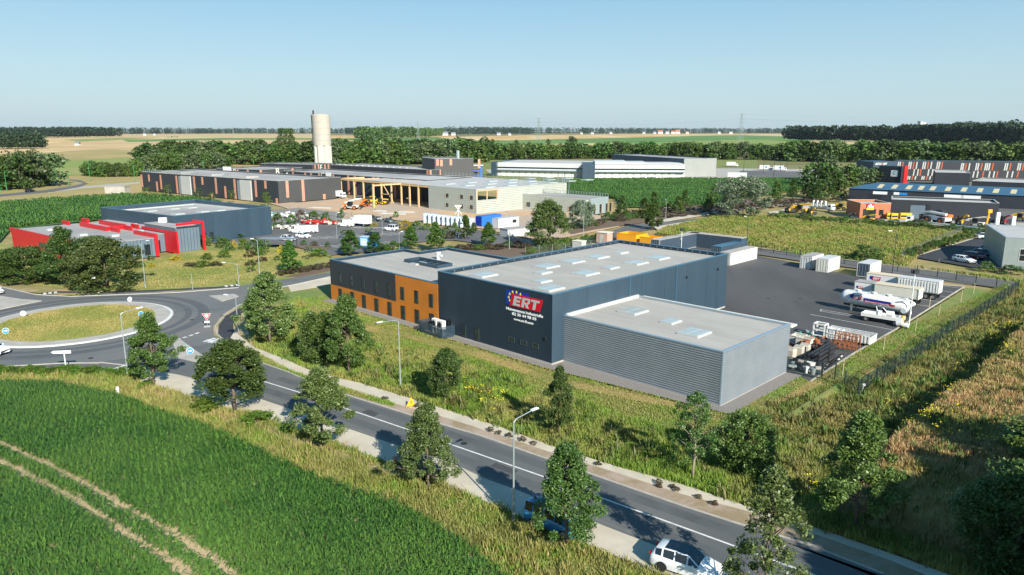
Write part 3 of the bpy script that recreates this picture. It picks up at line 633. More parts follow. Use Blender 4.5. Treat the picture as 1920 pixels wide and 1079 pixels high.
# ---- two storey office wing
off = Bldg('office_wing', 'two storey orange and navy office wing joined left of the navy hall', S2W(49.7, .02), S2W(21.47, .02), 15.4, cat='office')
HO = 6.95; par = .4
mb = MB(); L1, L2 = 15.4, 22.0; xs = off.W; fo_ = [(0,0),(xs,0),(xs,L2),(4.4,L2),(4.4,L1),(0,L1)]; fi_ = [(.3,.3),(xs,.3),(xs,L2-.3),(4.7,L2-.3),(4.7,L1-.3),(.3,L1-.3)]
for k in range(6):
    if k == 1: continue
    a, b, c, d = fo_[k], fo_[(k+1)%6], fi_[k], fi_[(k+1)%6]
    mb.add([(*a,0),(*b,0),(*b,HO),(*a,HO)], [(0,1,2,3)]); mb.add([(*c,HO-.5),(*d,HO-.5),(*d,HO),(*c,HO)], [(3,2,1,0)]); mb.add([(*a,HO),(*b,HO),(*d,HO),(*c,HO)], [(0,1,2,3)])
off.part('wall', mb, M['navy_front_shaded']); off.part('roof', MB().sheet(fi_, HO-par), M['roof_membrane'])
cp = MB(); e = .04
for x0, x1, y0, y1 in ((-e,xs,-e,.34),(-e,.34,.341,L1+e),(.341,4.74,L1-.34,L1+e),(4.4-e,4.74,L1+.041,L2+e),(4.741,xs,L2-.34,L2+e)): cp.box(x0,x1,y0,y1,HO+.003,HO+.07)
off.part('parapet_cap', cp, M['navy_trim'])
xo, _ = off.wall(742, 530); _, zo = off.wall(621, 533)
oc = MB(); oc.box(.0, xs-.01, -.06, -.004, .25, zo); oc.box(xo, xs-.01, -.061, -.004, zo+.002, HO-.06); off.part('orange_cladding', oc, M['orange_panel'])
nv = MB(); nv.box(.0, xo-.02, -.05, -.004, zo+.03, HO-.02); off.part('navy_cladding', nv, M['black_panel'])
pl = MB(); pl.box(0, xs, -.05, -.003, 0, .24); off.part('plinth', pl, M['concrete'])
for zx in (122,188,253,322,395,470,548,630): x, _ = off.wall(600+zx/3, 580); off.window(x, .35, 2.4, 1.0, off=-.06, reveal='window_reveal')
for zx, zy in ((117,272),(180,290),(248,306),(317,322),(390,342),(466,360),(545,382),(628,402)): x, _ = off.wall(600+zx/3, 430+zy/3); off.window(x, 3.35, 5.25, .85, off=-.06, reveal='window_reveal')
wf = MB()
for q in ((794,481),): pass
p0, p1 = off.loc(P(735,482,HO-.3)), off.loc(P(829,477,HO-.3)); p1.x += .2
wd = MB(); cx, cy = (p0.x+p1.x)/2, (p0.y+p1.y)/2
wd.box(9.2, 17.4, 8.8, 11.6, HO-.398, HO-.36); k0 = off.part('patio_well', wd, M['dark_frame'])
rm = MB(); 
for x0, x1, y0, y1 in ((9.0,17.6,8.6,8.8),(9.0,17.6,11.6,11.8),(9.0,9.2,8.8,11.6),(17.4,17.6,8.8,11.6)): rm.box(x0,x1,y0,y1,HO-.397,HO+.12)
for x in (11.0,12.8,14.4,16.0): rm.box(x,x+.12,8.8,11.6,HO-.355,HO-.2)
rm.build('rim', M['navy_panel'], k0); gl = MB(); gl.box(9.25,17.35,8.85,10.4,HO-.354,HO-.3); gl.build('pane', M['glass'], k0)
p = off.loc(P(822,487,HO-.4)); ch = MB(); ch.tube([(p.x,p.y,HO-.39),(p.x,p.y,HO+.75)], .33, 14); ch.tube([(p.x,p.y,HO+.75),(p.x,p.y,HO+.9)], .42, 14); ch.box(p.x,p.x+.9,p.y-.15,p.y+.15,HO+.2,HO+.5); off.part('roof_vent', ch, M['lamp_pale'])
skylight(off, 784, 492, 0, HO-.4)
# ---- grey corrugated annex with real ribs
anx = Bldg('grey_annex', 'lower grey shed with horizontal ribbed cladding and three skylights in front of the hall', S2W(-.02, 2.2), S2W(-21.45, 2.2), 15.5, cat='shed')
HA = 5.87; mb = MB(); nr = 23; rh = HA/nr; prof = []
for i in range(nr): z = i*rh; prof += [(.0,z),(.0,z+rh*.25),(.10,z+rh*.42),(.10,z+rh*.82)]
prof.append((0,HA-.001))
def ribwall(mb, a, b, nrm):
    vs = []; 
    for o, z in prof: vs += [(a[0]+nrm[0]*o, a[1]+nrm[1]*o, z), (b[0]+nrm[0]*o, b[1]+nrm[1]*o, z)]
    mb.add(vs, [(2*i,2*i+1,2*i+3,2*i+2) for i in range(len(prof)-1)])
ribwall(mb, (0,0), (anx.W,0), (0,-1)); ribwall(mb, (anx.W,0), (anx.W,anx.D), (1,0))
mb.box(.0, anx.W-.02, anx.D-.25, anx.D-.002, 0, HA-.01)
anx.part('ribbed_wall', mb, M['steel_grey'])
anx.part('roof', MB().sheet([(.0,.25),(anx.W-.25,.25),(anx.W-.25,anx.D-.25),(0,anx.D-.25)], HA-.2), M['roof_membrane'])
c = MB(); c.box(-.0,anx.W+.1,-.1,.25,HA-.1,HA+.06); c.box(anx.W-.25,anx.W+.1,.251,anx.D,HA-.1,HA+.06); c.box(anx.W-.08,anx.W+.09,-.09,.08,0,HA-.102); c.box(anx.W-.3,anx.W-.25,.25,anx.D,HA-.25,HA-.101); c.box(0,anx.W-.3,.25,.3,HA-.25,HA-.101)
anx.part('edge_trim', c, M['steel_trim'])
c = MB(); c.box(-.0, anx.W-.26, anx.D-.25, anx.D, HA-.009, HA+.06); anx.part('rear_trim', c, M['steel_trim'])
c = MB(); c.box(-.0,.3,.3,anx.D-.26,HA-.19,HA+.2); anx.part('wall_upstand', c, M['white_wall'])
c = MB(); c.box(-1.5, anx.W+.2, anx.D+.002, anx.D+1.5, HA-.45, HA-.25); anx.part('rear_canopy', c, M['cream_paint'])
c = MB(); c.box(0, anx.W+.09, -.095, -.08, 0, .12); c.box(anx.W+.08, anx.W+.095, 0, anx.D, 0, .12); anx.part('plinth', c, M['concrete'])
for px, py, big in ((1187,581,1),(1258,600,0),(1302,621,1)): skylight(anx, px, py, big, HA-.2)
# ---- louvred screen with two air conditioning units
scr = Bldg('plant_screen', 'small navy louvred enclosure at the foot of the hall facade', P(786,622.5), P(829,637), 2.6, cat='screen')
mb = MB(); HS = 1.75
for k in range(12):
    z = .12+k*.135; mb.box(0,scr.W,0,.03,z,z+.09); mb.box(scr.W-.03,scr.W,.03,scr.D,z,z+.09); mb.box(0,.03,.03,scr.D,z,z+.09)
scr.part('louvres', mb, M['navy_panel']); mb = MB()
for x, y in ((.03,.03),(scr.W/2,.03),(scr.W-.09,.03),(scr.W-.09,scr.D-.1),(.03,scr.D-.1)): mb.box(x,x+.06,y+.001,y+.07,0,HS)
scr.part('posts', mb, M['navy_trim'])
for i, x in enumerate((2.2, 3.6)):
    ac = thing('air_conditioner', ('white boxy cooling unit on the left inside the navy louvred screen', 'white boxy cooling unit on the right inside the navy louvred screen')[i], 'cooling unit', scr.A+scr.ux*x+scr.uy*1.3, scr.ang, 'cooling units in the screen')
    MB().box(-.55,.55,-.3,.3,.9,2.15).build('casing', M['white_paint'], ac, bevel=.04); MB().box(-.5,-.4,-.25,.25,0,.9).box(.4,.5,-.25,.25,0,.9).build('legs', M['galv'], ac)
    g = MB(); g.tube([(-.1,-.302,1.52),(-.1,-.33,1.52)], .42, 16); g.build('fan_grille', M['dark_frame'], ac)
# ================================================================ neighbouring buildings
def strips(b, lst, plane, m='copper_panel', w=1.3, name='copper_strip', off=0, h=None):
    for px, y0, y1 in lst:
        x, z1 = b.wall(px, y0, plane); _, z0 = b.wall(px, y1, plane); z0 = max(.05, z0); z1 = min(h-.12, z1) if h else z1
        mb = MB()
        if plane == 'front': mb.box(x-w/2, x+w/2, -.09, -.003, z0, z1)
        else: mb.box(b.W+.003, b.W+.09, x-w/2, x+w/2, z0, z1)
        b.part(name, mb, M[m])
def rails(b, x0, x1, y, z, n, m='galv', along='x', h=1.1):
    mb = MB()
    for i in range(n+1):
        x = x0+(x1-x0)*i/n
        if along == 'x': mb.box(x-.05,x+.05,y-.05,y+.05,z,z+h)
        else: mb.box(y-.05,y+.05,x-.05,x+.05,z,z+h)
    if along == 'x': mb.box(x0,x1,y-.04,y+.04,z+h,z+h+.08); mb.box(x0,x1,y-.03,y+.03,z+h*.5,z+h*.5+.05)
    else: mb.box(y-.04,y+.04,x0,x1,z+h,z+h+.08); mb.box(y-.03,y+.03,x0,x1,z+h*.5,z+h*.5+.05)
    b.part('roof_railing', mb, M[m])
def z3(b, l): return [(250+x/4.8, 280+a/4.8, 280+c/4.8) for x, a, c in l]
hA = 8.7
bA = Bldg('storage_building', 'long charcoal storage building with copper strips and two pale recesses', P(263,322.5,hA), P(521,340,hA), C=P(621,331.5,hA))
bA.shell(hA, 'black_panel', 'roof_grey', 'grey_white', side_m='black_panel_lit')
strips(bA, z3(bA, ((72,228,340),(137,228,290),(242,232,360),(210,292,402),(385,240,415),(543,247,385),(618,252,320),(738,257,400),(707,398,445),(825,333,457),(908,270,465),(1097,280,430),(1186,285,355),(1290,442,495))), 'front', h=hA)
strips(bA, z3(bA, ((1380,280,437),(1522,276,480),(1717,405,455))), 'side', h=hA)
for a, b_ in ((440,523),(968,1065)):
    xa, _ = bA.wall(250+a/4.8, 350); xb, _ = bA.wall(250+b_/4.8, 350); MB().box(xa, xb, -.5, -.004, .05, hA-.5).build('pale_bay', M['grey_white'], bA.root)
    MB().box(xa-2.4, xa-.02, -.2, -.004, .05, hA-.8).build('pale_bay', M['steel_grey'], bA.root)
mbq = MB()
for i in range(3): mbq.box(8+i*26, 26+i*26, 6, 12, hA-.44, hA+.35)
bA.part('roof_upstand', mbq, M['roof_grey']); rails(bA, 1, 30, 1.2, hA, 16); rails(bA, 33, 46, 1.2, hA, 8); rails(bA, 62, 74, 1.2, hA, 8)
tr = MB()
for i in range(14): tr.box(3+i*5.6, 6+i*5.6, 2.2, 3.6, hA-.44, hA-.2)
bA.part('rooflight', tr, M['skylight'])
hB = 9.0
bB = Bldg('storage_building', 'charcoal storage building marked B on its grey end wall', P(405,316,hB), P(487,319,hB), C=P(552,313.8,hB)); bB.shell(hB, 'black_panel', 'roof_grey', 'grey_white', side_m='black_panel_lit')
strips(bB, [(400+x/8, 290+a/8, 290+c/8) for x, a, c in ((265,225,275),(362,225,280),(515,230,280))], 'front', h=hB); strips(bB, [(488.5,318,330),(548,316,331)], 'side', h=hB)
x, z = bB.wall(440.5, 322); label_text('B', 4.2, bB.root, M['cream_paint'], (x-1.4, -.05, z-1.6), ROTF, bold=.05)
x, z = bB.wall(521, 321, 'side'); label_text('B', 4.6, bB.root, M['cream_paint'], (bB.W+.05, x-1.6, z-1.8), (math.pi/2, 0, math.pi/2), bold=.05)
x, z = bB.wall(426, 319); MB().box(x-3, x+3, -.12, -.004, z-1.2, z+1.6).build('sign', M['sign_white'], bB.root); rails(bB, 6, 30, 1, hB, 10)
hC = 8.6
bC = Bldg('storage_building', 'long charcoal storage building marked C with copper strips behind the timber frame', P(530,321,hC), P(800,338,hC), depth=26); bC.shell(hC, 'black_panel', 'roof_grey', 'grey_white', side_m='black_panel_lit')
strips(bC, [(px, y0, 372) for px, y0 in ((549,322),(572,323),(583,324),(598,325),(624.5,326),(625+27.5,327),(665,329),(700,332),(740,335))], 'front', h=hC)
x, z = bC.wall(605, 329); label_text('C', 3.8, bC.root, M['cream_paint'], (x-1.3, -.1, z-1.4), ROTF, bold=.05); x, z = bC.wall(616, 330); MB().box(x-2, x+2, -.12, -.004, z-1.5, z+1.5).build('sign', M['sign_white'], bC.root)
x, z = bC.wall(538, 326); MB().box(x-.5, x+.7, -.12, -.004, z-.5, z+.5).build('sign', M['sign_white'], bC.root)
rails(bC, 0, 14, 1, hC, 7); rails(bC, 55, 90, 1, hC, 14)
hD = 9.2
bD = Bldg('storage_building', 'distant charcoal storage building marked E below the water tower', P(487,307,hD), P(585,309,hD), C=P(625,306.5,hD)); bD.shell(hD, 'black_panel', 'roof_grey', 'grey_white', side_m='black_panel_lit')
x, z = bD.wall(603, 313, 'side'); label_text('E', 4.2, bD.root, M['cream_paint'], (bD.W+.05, x-1.6, z-1.8), (math.pi/2, 0, math.pi/2), bold=.05)
strips(bD, [(x, 308.5, 317) for x in (590.5,597,609,615.5)], 'side', h=hD); rails(bD, 30, 60, 1, hD, 12)
hE = 8.8
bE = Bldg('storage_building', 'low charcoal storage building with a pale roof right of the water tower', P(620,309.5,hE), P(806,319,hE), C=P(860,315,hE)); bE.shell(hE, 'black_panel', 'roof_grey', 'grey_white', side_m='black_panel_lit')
strips(bE, [(x, 318, 345) for x in (801.5,)], 'front', h=hE); strips(bE, [(x, 317.5, 345) for x in (807,826,856)], 'side', h=hE)
tr = MB()
for i in range(12): tr.box(3+i*5.2, 6.5+i*5.2, 1.2, 2.4, hE+.08, hE+.5)
bE.part('rooflight', tr, M['grey_white'])
hF = 14
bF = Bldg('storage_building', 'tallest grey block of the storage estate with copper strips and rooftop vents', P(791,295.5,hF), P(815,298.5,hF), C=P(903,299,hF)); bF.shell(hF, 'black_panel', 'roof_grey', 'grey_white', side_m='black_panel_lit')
strips(bF, [(780+x/13.7, 280+a/13.7, 280+c/13.7) for x, a, c in ((550,265,425),(650,275,440),(893,262,415),(1620,258,490))], 'side', h=hF)
x, z = bF.wall(862, 296, 'side'); MB().tube([(bF.W-3, x, hF-.4), (bF.W-3, x, hF+4)], .9, 10).build('vent_stack', M['galv'], bF.root)
MB().box(-9, -.01, 3, 12, 0, 9.5).build('side_block', M['black_panel'], bF.root)
rails(bF, 2, 12, 1, hF, 4)
# blue lattice machine with a pale canopy
mc = Bldg('loading_gantry', 'blue steel gantry with a white canopy beside the grey storage block', P(862,341), P(895,341), 10, cat='gantry'); gm = MB()
for x in (.5, 6, 12): 
    for y in (0, 8): gm.box(x-.3,x+.3,y-.3,y+.3,0,8.6)
for z in (3, 6, 8.3): gm.box(.2,12.2,-.15,.15,z,z+.3); gm.box(.2,12.2,7.85,8.15,z,z+.3)
mc.part('gantry_frame', gm, M['blue_sheet']); MB().box(-1,13,-1,9,8.65,9.1).build('canopy', M['white_wall'], mc.root); MB().box(4,10,2,6,0,5.2).build('hopper', M['navy_container'], mc.root)
# ---- building under construction
K0 = P(893.3, 401.5); K1 = P(804, 390.8)
kc = Bldg('unfinished_hall', 'pale grey green clad hall still under construction with timber posts', K1, K0, C=P(1020,340,8.4)); HK = 8.4
dK = kc.D; xo0, _ = kc.wall(672, 372); mb = MB()
def wallrect(mb, x0, x1, z0, z1, m=0, y=0.0): mb.add([(x0,y,z0),(x1,y,z0),(x1,y,z1),(x0,y,z1)], [(0,1,2,3)], m)
wallrect(mb, 0, kc.W, 0, HK); y1_, _ = kc.wall(933, 365, 'side'); y1_ = 15.5
def sider(x, y0, y1, z0, z1): mb.add([(x,y0,z0),(x,y1,z0),(x,y1,z1),(x,y0,z1)], [(0,1,2,3)], 1)
ya, za = kc.wall(895, 372.5, 'side'); yb, zb_ = kc.wall(933, 369.5, 'side'); za, zt = 4.6, 7.9; yb = max(yb, 6)
sider(kc.W, 0, dK, 0, za); sider(kc.W, yb, dK, za, HK); sider(kc.W, 0, .35, za, HK); sider(kc.W, .35, yb, zt, HK)
mb.add([(0,dK,0),(kc.W,dK,0),(kc.W,dK,HK),(0,dK,HK)], [(0,3,2,1)], 0)
kc.part('wall', mb, [M['clad_green'], M['clad_pale']])
jm = MB()
for k in range(1, 14): jm.box(0, kc.W+.03, -.03, -.004, k*.62-.05, k*.62); jm.box(kc.W+.004, kc.W+.03, 0 if not za-.1 < k*.62 < zt+.1 else yb, dK, k*.62-.05, k*.62)
kc.part('panel_joints', jm, M['steel_grey'])
rf = MB(); rf.box(xo0, kc.W-.05, .05, dK-.05, HK-.35, HK-.15); kc.part('roof', rf, M['roof_white'])
for i in range(6):
    for j in range(3): x = kc.W-7-j*11-i*0; y = 8+i*11; kc.part('rooflight', MB().box(x, x+3.2, y, y+4.5, HK-.149, HK+.12), M['skylight'])
tm = MB()
for y in (.4, yb/2, yb-.2): tm.box(kc.W-.45, kc.W-.15, y, y+.35, za, zt)
tm.box(kc.W-.45, kc.W-.1, .3, yb, zt-.3, zt)
kc.part('timber_frame', tm, M['timber'])
for zx, zy in ((1040,292),(1158,303),(1238,311),(1040,369),(1158,381),(1238,387)):
    x, z = kc.wall(600+zx/4.364, 300+zy/4.364); kc.window(x, z-.65, z+.65, 1.5, bars=0); MB().box(x-1.0, x-.78, -.12, -.004, z-.7, z+.7).build('window_jamb', M['timber'], kc.root)
pm = MB()                                     # open timber frame left of the cladding
cols = [640, 664, 681.5, 715, 733.5, 752, 767.5, 784]; xsK = []
for c_x in cols:
    x, _ = kc.wall(c_x, 378); xsK.append(x); pm.box(x-.28, x+.28, 0, .5, 0, HK-.1)
pm.box(xsK[0]-.6, kc.W*.02, .05, .45, HK-.9, HK-.101); kc.part('timber_column', pm, M['timber'])
pm = MB()
for x in xsK[:5]:
    pm.box(x-.25, x+.25, 14, 14.5, 0, HK-.1); pm.box(x-.15, x+.15, .5, 14, HK-.8, HK-.1)
pm.box(xsK[0]-.6, xsK[4], 14.05, 14.45, HK-.9, HK-.101)
x7 = xsK[3]; d = Vector((4.6, 0, -7)); pm.tube([(x7+1.2, .3, HK-1.2), (xsK[4]+1.4, .3, .2)], .2, 4); pm.box(x7, xsK[4], .1, .35, 3.3, 3.6); pm.box(xsK[6]-2, xsK[6], .1, .35, 2.6, 2.9)
kc.part('timber_beam', pm, M['timber'])
fx, _ = kc.wall(701, 380); pm = MB()           # front row posts standing forward
x, y = kc.loc(P(701,389)).x, kc.loc(P(701,389)).y; pm.box(x-.3,x+.3,y-.3,y+.3,0,HK+.2); pm.box(x-.2,x+.2,y+.301,-.01,HK-.6,HK-.1); x2 = kc.loc(P(684,384)).x; kc.part('timber_post', pm, M['timber'])
bk = MB(); bk.box(xo0+2, -.1, 24, 24.3, 0, HK-.5); kc.part('inner_wall', bk, M['black_panel'])
rails(kc, xo0, kc.W, dK, HK, 30); rails(kc, 20, dK-1, kc.W-.3, HK, 26, along='y')
gm = MB()
for x in (kc.W-5, kc.W-1.5):
    for y in (dK+.5, dK+3): gm.box(x-.08,x+.08,y-.08,y+.08,0,HK+3.4)
for z in range(1, 6): gm.box(kc.W-5,kc.W-1.5,dK+.45,dK+.55,z*2.2,z*2.2+.1); gm.box(kc.W-5,kc.W-1.5,dK+2.95,dK+3.05,z*2.2,z*2.2+.1)
gt = Bldg('scaffold_tower', 'thin grey scaffold tower behind the pale unfinished hall', kc.A, kc.A+kc.ux*kc.W, 1, cat='scaffold'); gt.part('scaffold_frame', gm, M['galv'])
hL = 5.46
la = Bldg('low_office', 'low grey blue annex with dark openings beside the unfinished pale hall', P(976.7,364,hL), P(1108,373.3,hL), C=P(1152.7,370,hL), cat='building'); la.shell(hL, 'clad_green', 'roof_grey', 'galv', side_m='clad_blue', par=.3)
for zx, zy in ((1292,551),(1350,556),(1470,573),(1530,577)): x, z = la.wall(560+zx/3, 200+zy/3); la.window(x, z-.8, z+.8, 1.7, bars=0); MB().box(x-1.05, x-.87, -.13, -.004, z-.85, z+.85).build('window_jamb', M['timber'], la.root)
for zx in (195,287,377,435): x, z = la.wall(1090+zx/8, 396, 'side'); la.window(x, .2, 3.2, 1.2, 'side', bars=0); MB().box(la.W+.004, la.W+.13, x+.62, x+.8, .1, 3.3).build('window_jamb', M['timber'], la.root)
jm = MB()
for k in range(1, 9): jm.box(0, la.W+.03, -.03, -.004, k*.6-.04, k*.6); jm.box(la.W+.004, la.W+.03, 0, la.D, k*.6-.04, k*.6)
la.part('panel_joints', jm, M['steel_grey'])
rails(la, 1, la.W, la.D-.2, hL, 26)
# ---- white delivery depot with dock doors
hW = 8.4
wa = Bldg('delivery_depot', 'far white delivery depot wing with navy end wall and parked vans', P(933,330), P(1092,333.5), depth=42); wa.shell(hW, 'white_wall', 'roof_white', None, par=.05, th=.2)
def docks(b, x0, x1, step, z=3.2):
    for i in range(int((x1-x0)/step)):
        x = x0+(i+.5)*step; MB().box(x-step*.36, x+step*.36, -.08, -.004, .1, z).build('dock_door', M['white_paint'], b.root)
    MB().box(0, b.W, -.06, -.003, z+1.6, z+2.5).build('window_band', M['glass'], b.root)
    MB().box(x0-1, b.W, -2.2, -.004, z+.5, z+.95).build('canopy', M['steel_trim'], b.root)
docks(wa, 2, wa.W, 4.2); MB().box(-3.2,-.02,-3,42,0,hW+.3).build('end_wall', M['navy_panel'], wa.root)
wb = Bldg('delivery_depot', 'near white delivery depot wing with stepped roof and navy end wall', P(1115,334.5), P(1283,335.2), depth=26); wb.shell(hW-.3, 'white_wall', 'roof_white', None, par=.05, th=.2)
docks(wb, 2, wb.W-4, 4.2); MB().box(-7.5,-.02,-2.5,26,0,hW).build('end_wall', M['navy_panel'], wb.root)
for i, (x0, x1) in enumerate(((0,19),(19.03,31),(31.03,wb.W-1))): MB().box(x0,x1,-.5,26.1,hW-.29,hW+1.4-i*.55).build('stepped_fascia', M['white_wall'], wb.root)
hX = 11.2
wc = Bldg('sorting_hall', 'large plain grey sorting hall with a blue left flank at the depot', P(1148,290,hX), P(1283,298,hX), C=P(1363,298,hX)); wc.shell(hX, 'navy_panel', 'roof_grey', 'navy_trim', par=.4, side_m='hall_grey')
wd_ = Bldg('depot_wall', 'long low white screen wall right of the grey sorting hall', P(1364,335), P(1400,335.5), depth=.4, cat='wall'); MB().box(0,wd_.W,0,.4,0,3.6).build('panel', M['white_wall'], wd_.root); MB().box(0,wd_.W,-.03,-.004,0,.5).build('plinth', M['pink_stone'], wd_.root)
# ---- red and slate office with the navy hall behind
hR2 = 7.6
rb2 = Bldg('navy_warehouse', 'navy warehouse with a sunken grey roof behind the red office', P(187.5,389.5,hR2), P(325.5,406,hR2), C=P(492,386.5,hR2), cat='warehouse')
rb2.shell(hR2, 'navy_panel', 'roof_grey', 'navy_trim', par=1.3, th=.4)
i4 = MB(); W_, D_ = rb2.W, rb2.D
for x0, x1, y0, y1 in ((.41,W_-.41,D_-1.6,D_-.42),(.41,1.4,.42,D_-1.61)): i4.box(x0,x1,y0,y1,hR2-1.299,hR2-1.0)
rb2.part('roof_kerb', i4, M['grey_white'])
for zx, zy in ((844,583),(1000,600),(972,571),(1070,565),(1140,587),(1230,580)): skylight(rb2, zx/3, 200+zy/3, 1, hR2-1.3, 2.4, 2.4)
for zx in (1018,1063,1105,1148,1190): y, _ = rb2.wall(zx/3, 440, 'side'); rb2.window(y, .3, 2.7, 1.1, 'side', bars=1)
sx_ = MB()
for k in range(1, 8): sx_.box(rb2.W+.002, rb2.W+.01, D_*k/8, D_*k/8+.04, .1, hR2-.03)
rb2.part('panel_joints', sx_, M['seam_dark'])
hR = hgt(333, 475, 419)
ro = Bldg('red_office', 'low slate clad office with bright red walls, fins and portals', P(26,462), P(172,500), depth=27, cat='office'); W = 42.2; h0 = 4.35; ro.W = W
mb = MB(); mb.box(.3, W, .36, 15, 0, h0-.25); mb.box(1, 37, 15.01, 19.9, 0, h0-.25); mb.box(1, 36, 19.91, 27, 0, h0+.1); ro.part('slate_wall', mb, M['slate_panel'])
mb = MB(); mb.box(.2, W+.05, .36, 15, h0-.249, h0-.12); mb.box(.9, 37.1, 15.01, 19.9, h0-.249, h0-.12); mb.box(.9, 36.1, 19.91, 27.1, h0+.101, h0+.22); ro.part('roof', mb, M['roof_grey'])
mb = MB(); mb.box(26, 41.2, 20.3, 26, 0, 5.7); ro.part('slate_block', mb, M['slate_panel']); mb = MB(); mb.box(25.9, 41.3, 20.2, 26.1, 5.701, 5.85); ro.part('roof', mb, M['roof_grey'])
mb = MB()
for i in range(19): mb.box(W+.002, W+.05, .6+i*.78, .66+i*.78, .05, h0-.26)
for i in range(7): mb.box(41.202, 41.25, 20.6+i*.78, 20.66+i*.78, .05, 5.69)
for i in range(18): mb.box(26.3+i*.82, 26.36+i*.82, 20.25, 20.298, h0+.2, 5.69)
ro.part('panel_seams', mb, M['seam_dark'])
ro.window(8.6, .2, 2.9, 1.3, 'side', off=.05); ro.window(12.9, .5, 2.9, 1.3, 'side', off=.05); MB().box(37.002, 37.1, 16.2, 18.4, .1, 2.8).build('glass_door', M['glass'], ro.root)
wall_ = MB(); hr = 4.6; q0, q1 = ro.wall(73, 462)[0], ro.wall(124, 474)[0]; zA, zB = 1.25, 2.7; ln = -1.3
def rw(x0, x1, z0, z1, dx=0): wall_.add([(x,y,z) for y in (-.1,.35) for x, z in ((x0,z0),(x1,z0),(x1,z1),(x0+dx,z1))], [(0,1,2,3),(7,6,5,4),(0,4,5,1),(3,2,6,7),(0,3,7,4),(1,5,6,2)])
rw(0, W, zB, hr, ln); rw(0, q0, 0, zB-.001); rw(q0+.001, q1, 0, zA); rw(q1+.001, W, 0, zB-.001)
ro.part('red_wall', wall_, M['red_panel']); MB().box(q0+.05,q1-.05,.0,.12,zA+.02,zB-.02).build('window_band', M['glass'], ro.root)
mb = MB()
for i in range(9): mb.box(q0+(q1-q0)*i/9, q0+(q1-q0)*i/9+.12, -.03, -.001, zA+.01, zB-.01)
ro.part('window_mullion', mb, M['seam_dark'])
for x0, x1, y in ((-1,3,11.8),(-1.9,2.2,16.8),(7.2,22.5,12.8),(6.3,21,17.8),(23,27.4,13.5),(22.4,26.5,16.8),(20.7,24.3,19.4),(-3,0,26.6)): MB().box(x0, x1, y, y+.4, h0-.118, h0+.95).build('red_fin', M['red_panel'], ro.root)
MB().box(21,21.4,13.3,17.7,h0-.117,h0+.8).build('red_fin', M['red_panel'], ro.root)
mb = MB(); mb.box(32.4, W+.5, 14.6, 15.3, h0-.117, h0+.75); mb.box(W-.25, W+.5, 14.6, 15.3, 0, h0-.118); ro.part('red_portal', mb, M['red_panel'])
mb = MB(); mb.box(26, W+.7, 19.5, 19.9, h0+.12, h0+.7); mb.box(37.11, W+.7, 19.5, 19.9, 0, h0+.119); ro.part('red_portal', mb, M['red_panel'])
mb = MB(); mb.box(38.2, W+.4, 26.1, 26.6, 6.4, 6.95); mb.box(W-.1, W+.4, 26.1, 26.6, 0, 6.399); mb.box(W-.1, W+.4, 20, 26.09, 6.4, 6.95); ro.part('red_portal', mb, M['red_panel'])
for x, y in ((10,5),(26,6),(33,10),(30,17),(16,22)): MB().box(x-.8,x+.8,y-.8,y+.8,h0-.119,h0+.35).build('skylight', M['grey_white'], ro.root)
# ---- right hand estate
hT = 11.2; eyT = 303.5
tb = Bldg('striped_warehouse', 'large navy warehouse with rows of white and orange vertical strips', P(1683,301.5,hT), P(1990,304.6,hT), depth=9, cat='warehouse'); tb.shell(hT, 'black_panel', 'black_panel', 'navy_trim', par=.3)
def tbx(l, x0, y0, sx): return [(x0+x/sx, y0+a/sx, y0+c/sx, m) for x, a, c, m in l]
pat = []
for x, m in ((695,0),(740,0),(805,1),(955,0),(1000,0),(1066,1),(1140,0),(1297,0),(1345,0),(1412,1),(1490,0),(1635,0),(1683,0),(1748,1)): pat.append((x,175,352,m))
for x, m in ((845,0),(905,1),(1073,0),(1168,0),(1232,1),(1422,0),(1518,0),(1590,1)): pat.append((x,352,515,m))
for x, m in ((922,0),(967,0),(1032,1),(1105,0),(1265,0),(1310,0),(1376,1),(1456,0)): pat.append((x,520,605,m))
pat = [(1630+x/12.8, 290+a/12.8, 290+c/12.8, m) for x, a, c, m in pat]
for x, m in ((1092,0),(1107,0),(1129,1),(1158,0),(1217,0),(1234,0),(1262,1),(1294,0),(1310,0),(1328,0),(1356,1),(1461,0),(1478,0),(1504,1),(1571,0),(1588,0),(1612,1)): pat.append((1560+x/4.494, 280+118/4.494, 280+180/4.494, m))
for x, m in ((1194,0),(1228,0),(1274,1),(1328,0),(1366,0),(1393,1),(1480,0),(1521,0),(1567,1)): pat.append((1560+x/4.494, 280+186/4.494, 280+240/4.494, m))
for px, a, c, m in pat:
    x, z1 = tb.wall(px, a); _, z0 = tb.wall(px, c); z1 = min(z1, hT-.2); z0 = max(.1, z0)
    MB().add([(x-.36+k,y,z) for y in (-.09,-.004) for k, z in ((0,z0),(.66,z0),(.9,z1),(.24,z1))], [(0,1,2,3),(7,6,5,4),(0,4,5,1),(1,5,6,2),(2,6,7,3),(3,7,4,0)]).build('strip', M['strip_rust' if m else 'grey_white'], tb.root)
tw = Bldg('sign_tower', 'projecting navy block with white lettering and a red fin on the striped warehouse', P(1645,347), P(1694,350), depth=6, cat="building"); hh = hgt(1694,350,313)
MB().box(0,tw.W-1.6,0,6,0,hh).build('wall', M['black_panel'], tw.root); MB().box(tw.W-1.59,tw.W-.7,-.5,3,0,hh+.2).build('grey_fin', M['steel_grey'], tw.root); MB().box(tw.W-.69,tw.W,-.6,3,0,hh+.3).build('red_fin', M['red'], tw.root)
tl = Bldg('sign_block', 'angled upper navy block of the striped warehouse carrying its name', P(1638,303.5,11), P(1683,303,11), depth=14, cat='building'); MB().box(0,tl.W,0,14,6.2,11).build('wall', M['navy_panel'], tl.root)
MB().box(.3,tl.W-.2,.5,14,0,6.19).build('lower_wall', M['black_panel'], tl.root)
